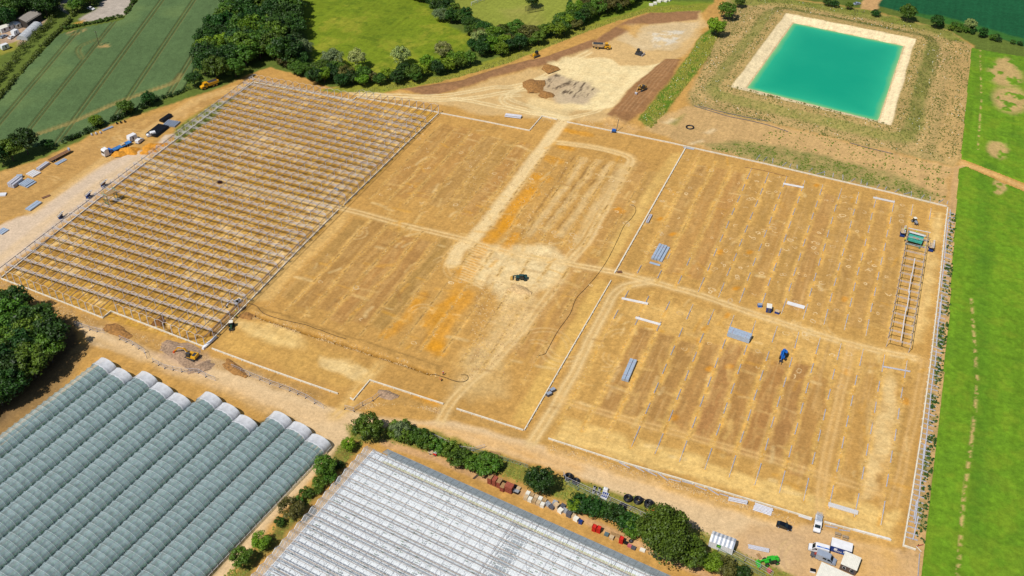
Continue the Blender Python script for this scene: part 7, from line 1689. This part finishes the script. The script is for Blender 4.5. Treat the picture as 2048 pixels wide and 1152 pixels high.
fence([(1436, 1102), (1470, 1122), (1500, 1140), (1530, 1156)], 'lower fence running down from the white shed', 1.5, m_=MATS['green_netting'])
fence([(1838, 1110), (1836, 1135), (1834, 1170)], 'low fence at the bottom right beside the crop', 1.0, 3.0, False)
o = thing('barrier', 'red and white barrier boards at the end of the right wall', 'barrier', at(1836, 1096)); b = MB(); b.bar((-.6, 0, .6), (1.2, 1.4, .6), .08, .3); P_(o, 'board', b, mat('barrier_red', C(214, 90, 84), .6)); b = MB(); b.bar((-.6, -.1, .55), (.9, -1.5, .55), .08, .3); P_(o, 'board', b, CREAMP)
# ---------------- far things
def building(nm, label, p, rz, L, W, H, rise, wallm, roofm, win=0):
    o = thing(nm, label, 'building', at(*p), rz); b = MB(); b.prism([(-W/2, 0), (W/2, 0), (W/2, H), (0, H+rise), (-W/2, H)], -L/2, L/2); P_(o, 'wall', b, wallm)
    for s_ in (-1, 1): b = MB(); b.add([(s_*(W/2+.2), -L/2-.2, H-.08), (s_*(W/2+.2), L/2+.2, H-.08), (0, L/2+.2, H+rise+.06), (0, -L/2-.2, H+rise+.06)], [(0, 1, 2, 3)]); P_(o, 'roof', b, roofm)
    for k in range(win):
        for s_ in (-1, 1): y = -L/2+L*(k+.7)/(win+.4); b = MB(); b.box(s_*W/2-.02, s_*W/2+.02, y-.5, y+.5, .9, H-.3); P_(o, 'window', b, GLASSD)
    b = MB(); b.box(-.6, .6, -L/2-.03, -L/2+.02, 0, min(2.1, H)); P_(o, 'door', b, GLASSD); return o
la = ang((20, 58), (42, 50))-math.pi/2
building('mobile_home', 'long white mobile home in the far left yard', (22, 57), la, 13, 4, 2.6, .7, WHITE, CREAMP, 4)
building('mobile_home', 'short white mobile home next to the long one', (38, 54), la, 5, 3.6, 2.6, .7, CREAMP, WHITE, 2)
building('barn', 'dark open barn with grey roof in the far left yard', (58, 46), ang((50, 50), (70, 38))-math.pi/2, 12, 9, 3.6, 1.6, mat('barn_wall', C(70, 62, 56), .9), mat('barn_roof', C(168, 160, 150), .8))
o = thing('nursery_tunnel', 'grey plastic tunnel beside the lane hedge in the far left yard', 'polytunnel', at(60, 66), ang((48, 78), (74, 54))-math.pi/2)
b = MB(); b.prism([(3.2*math.cos(t), 2.6*math.sin(t)) for t in [math.pi*i/10 for i in range(11)]], -9, 9); P_(o, 'film', b, mat('grey_film', C(196, 200, 204), .5)); 
for k in range(7): b = MB(); b.path([(3.23*math.cos(t), -9+k*3, 2.63*math.sin(t)) for t in [math.pi*i/8 for i in range(9)]], .05, 4); P_(o, 'hoop', b, GALV)
caravan('white rounded caravan on the grass of the far left yard', (28, 72), (35, 68)); caravan('white boxy caravan at the lower end of the far left yard', (4, 101), (18, 96)); car('blue car beside the barn in the far left yard', (74, 52), (79, 48), DBLUE); car('white car lying low beside the rounded caravan', (21, 78), (27, 74), WHITE); car('silver car at the left edge of the far left yard', (5, 76), (11, 73), SILV)
o = thing('power_pole', 'timber power pole standing in the wheat', 'pole', at(199, 93)); b = MB(); b.tube((0, 0, 0), (0, 0, 8.5), .16, 7, .11); P_(o, 'shaft', b, BARK); b = MB(); b.bar((-.9, 0, 8.2), (.9, 0, 8.2), .12); P_(o, 'crossarm', b, BARK)
for x in (-.8, 0, .8): b = MB(); b.tube((x, 0, 8.26), (x, 0, 8.5), .06, 6); P_(o, 'insulator', b, WHITE)
o = put('white_rail_fence', 'white goal like rail frame on the far lawn', 'rail frame', (946, 10), (965, 3)); 
for x in (-5, 0, 5): b = MB(); b.bar((x, 0, 0), (x, 0, 2.0), .22); P_(o, 'upright', b, WHITE)
for z in (1.0, 1.95): b = MB(); b.bar((-5, 0, z), (5, 0, z), .2); P_(o, 'rail', b, WHITE)
o = put('net_cage', 'dark netted practice cage on the far lawn', 'net cage', (1058, 24), (1079, 20)); 
for x in (-5, 0, 5):
    for y in (-1.6, 1.6): b = MB(); b.bar((x, y, 0), (x, y, 3), .12); P_(o, 'upright', b, DKST)
b = MB()
for y in (-1.6, 1.6):
    for z in (.6, 1.2, 1.8, 2.4, 3): b.bar((-5, y, z), (5, y, z), .1)
    for k in range(11): b.bar((-5+k, y, 0), (-5+k, y, 3), .06)
P_(o, 'netting', b, mat('dark_green_net', C(52, 66, 36), .9))
for k, (x, y) in enumerate([(1318, 4), (1325, 2), (1332, 3), (1310, 8), (1338, 1), (1302, 11)]): crate_box('rubble_sack', f'white sack dumped at the top edge by the trees, {ordn[k]} of the group', 'sack', (x, y), (2.4, 1.8, 1.0), CREAMP, k*.7, 1, 'white sacks dumped by the trees')
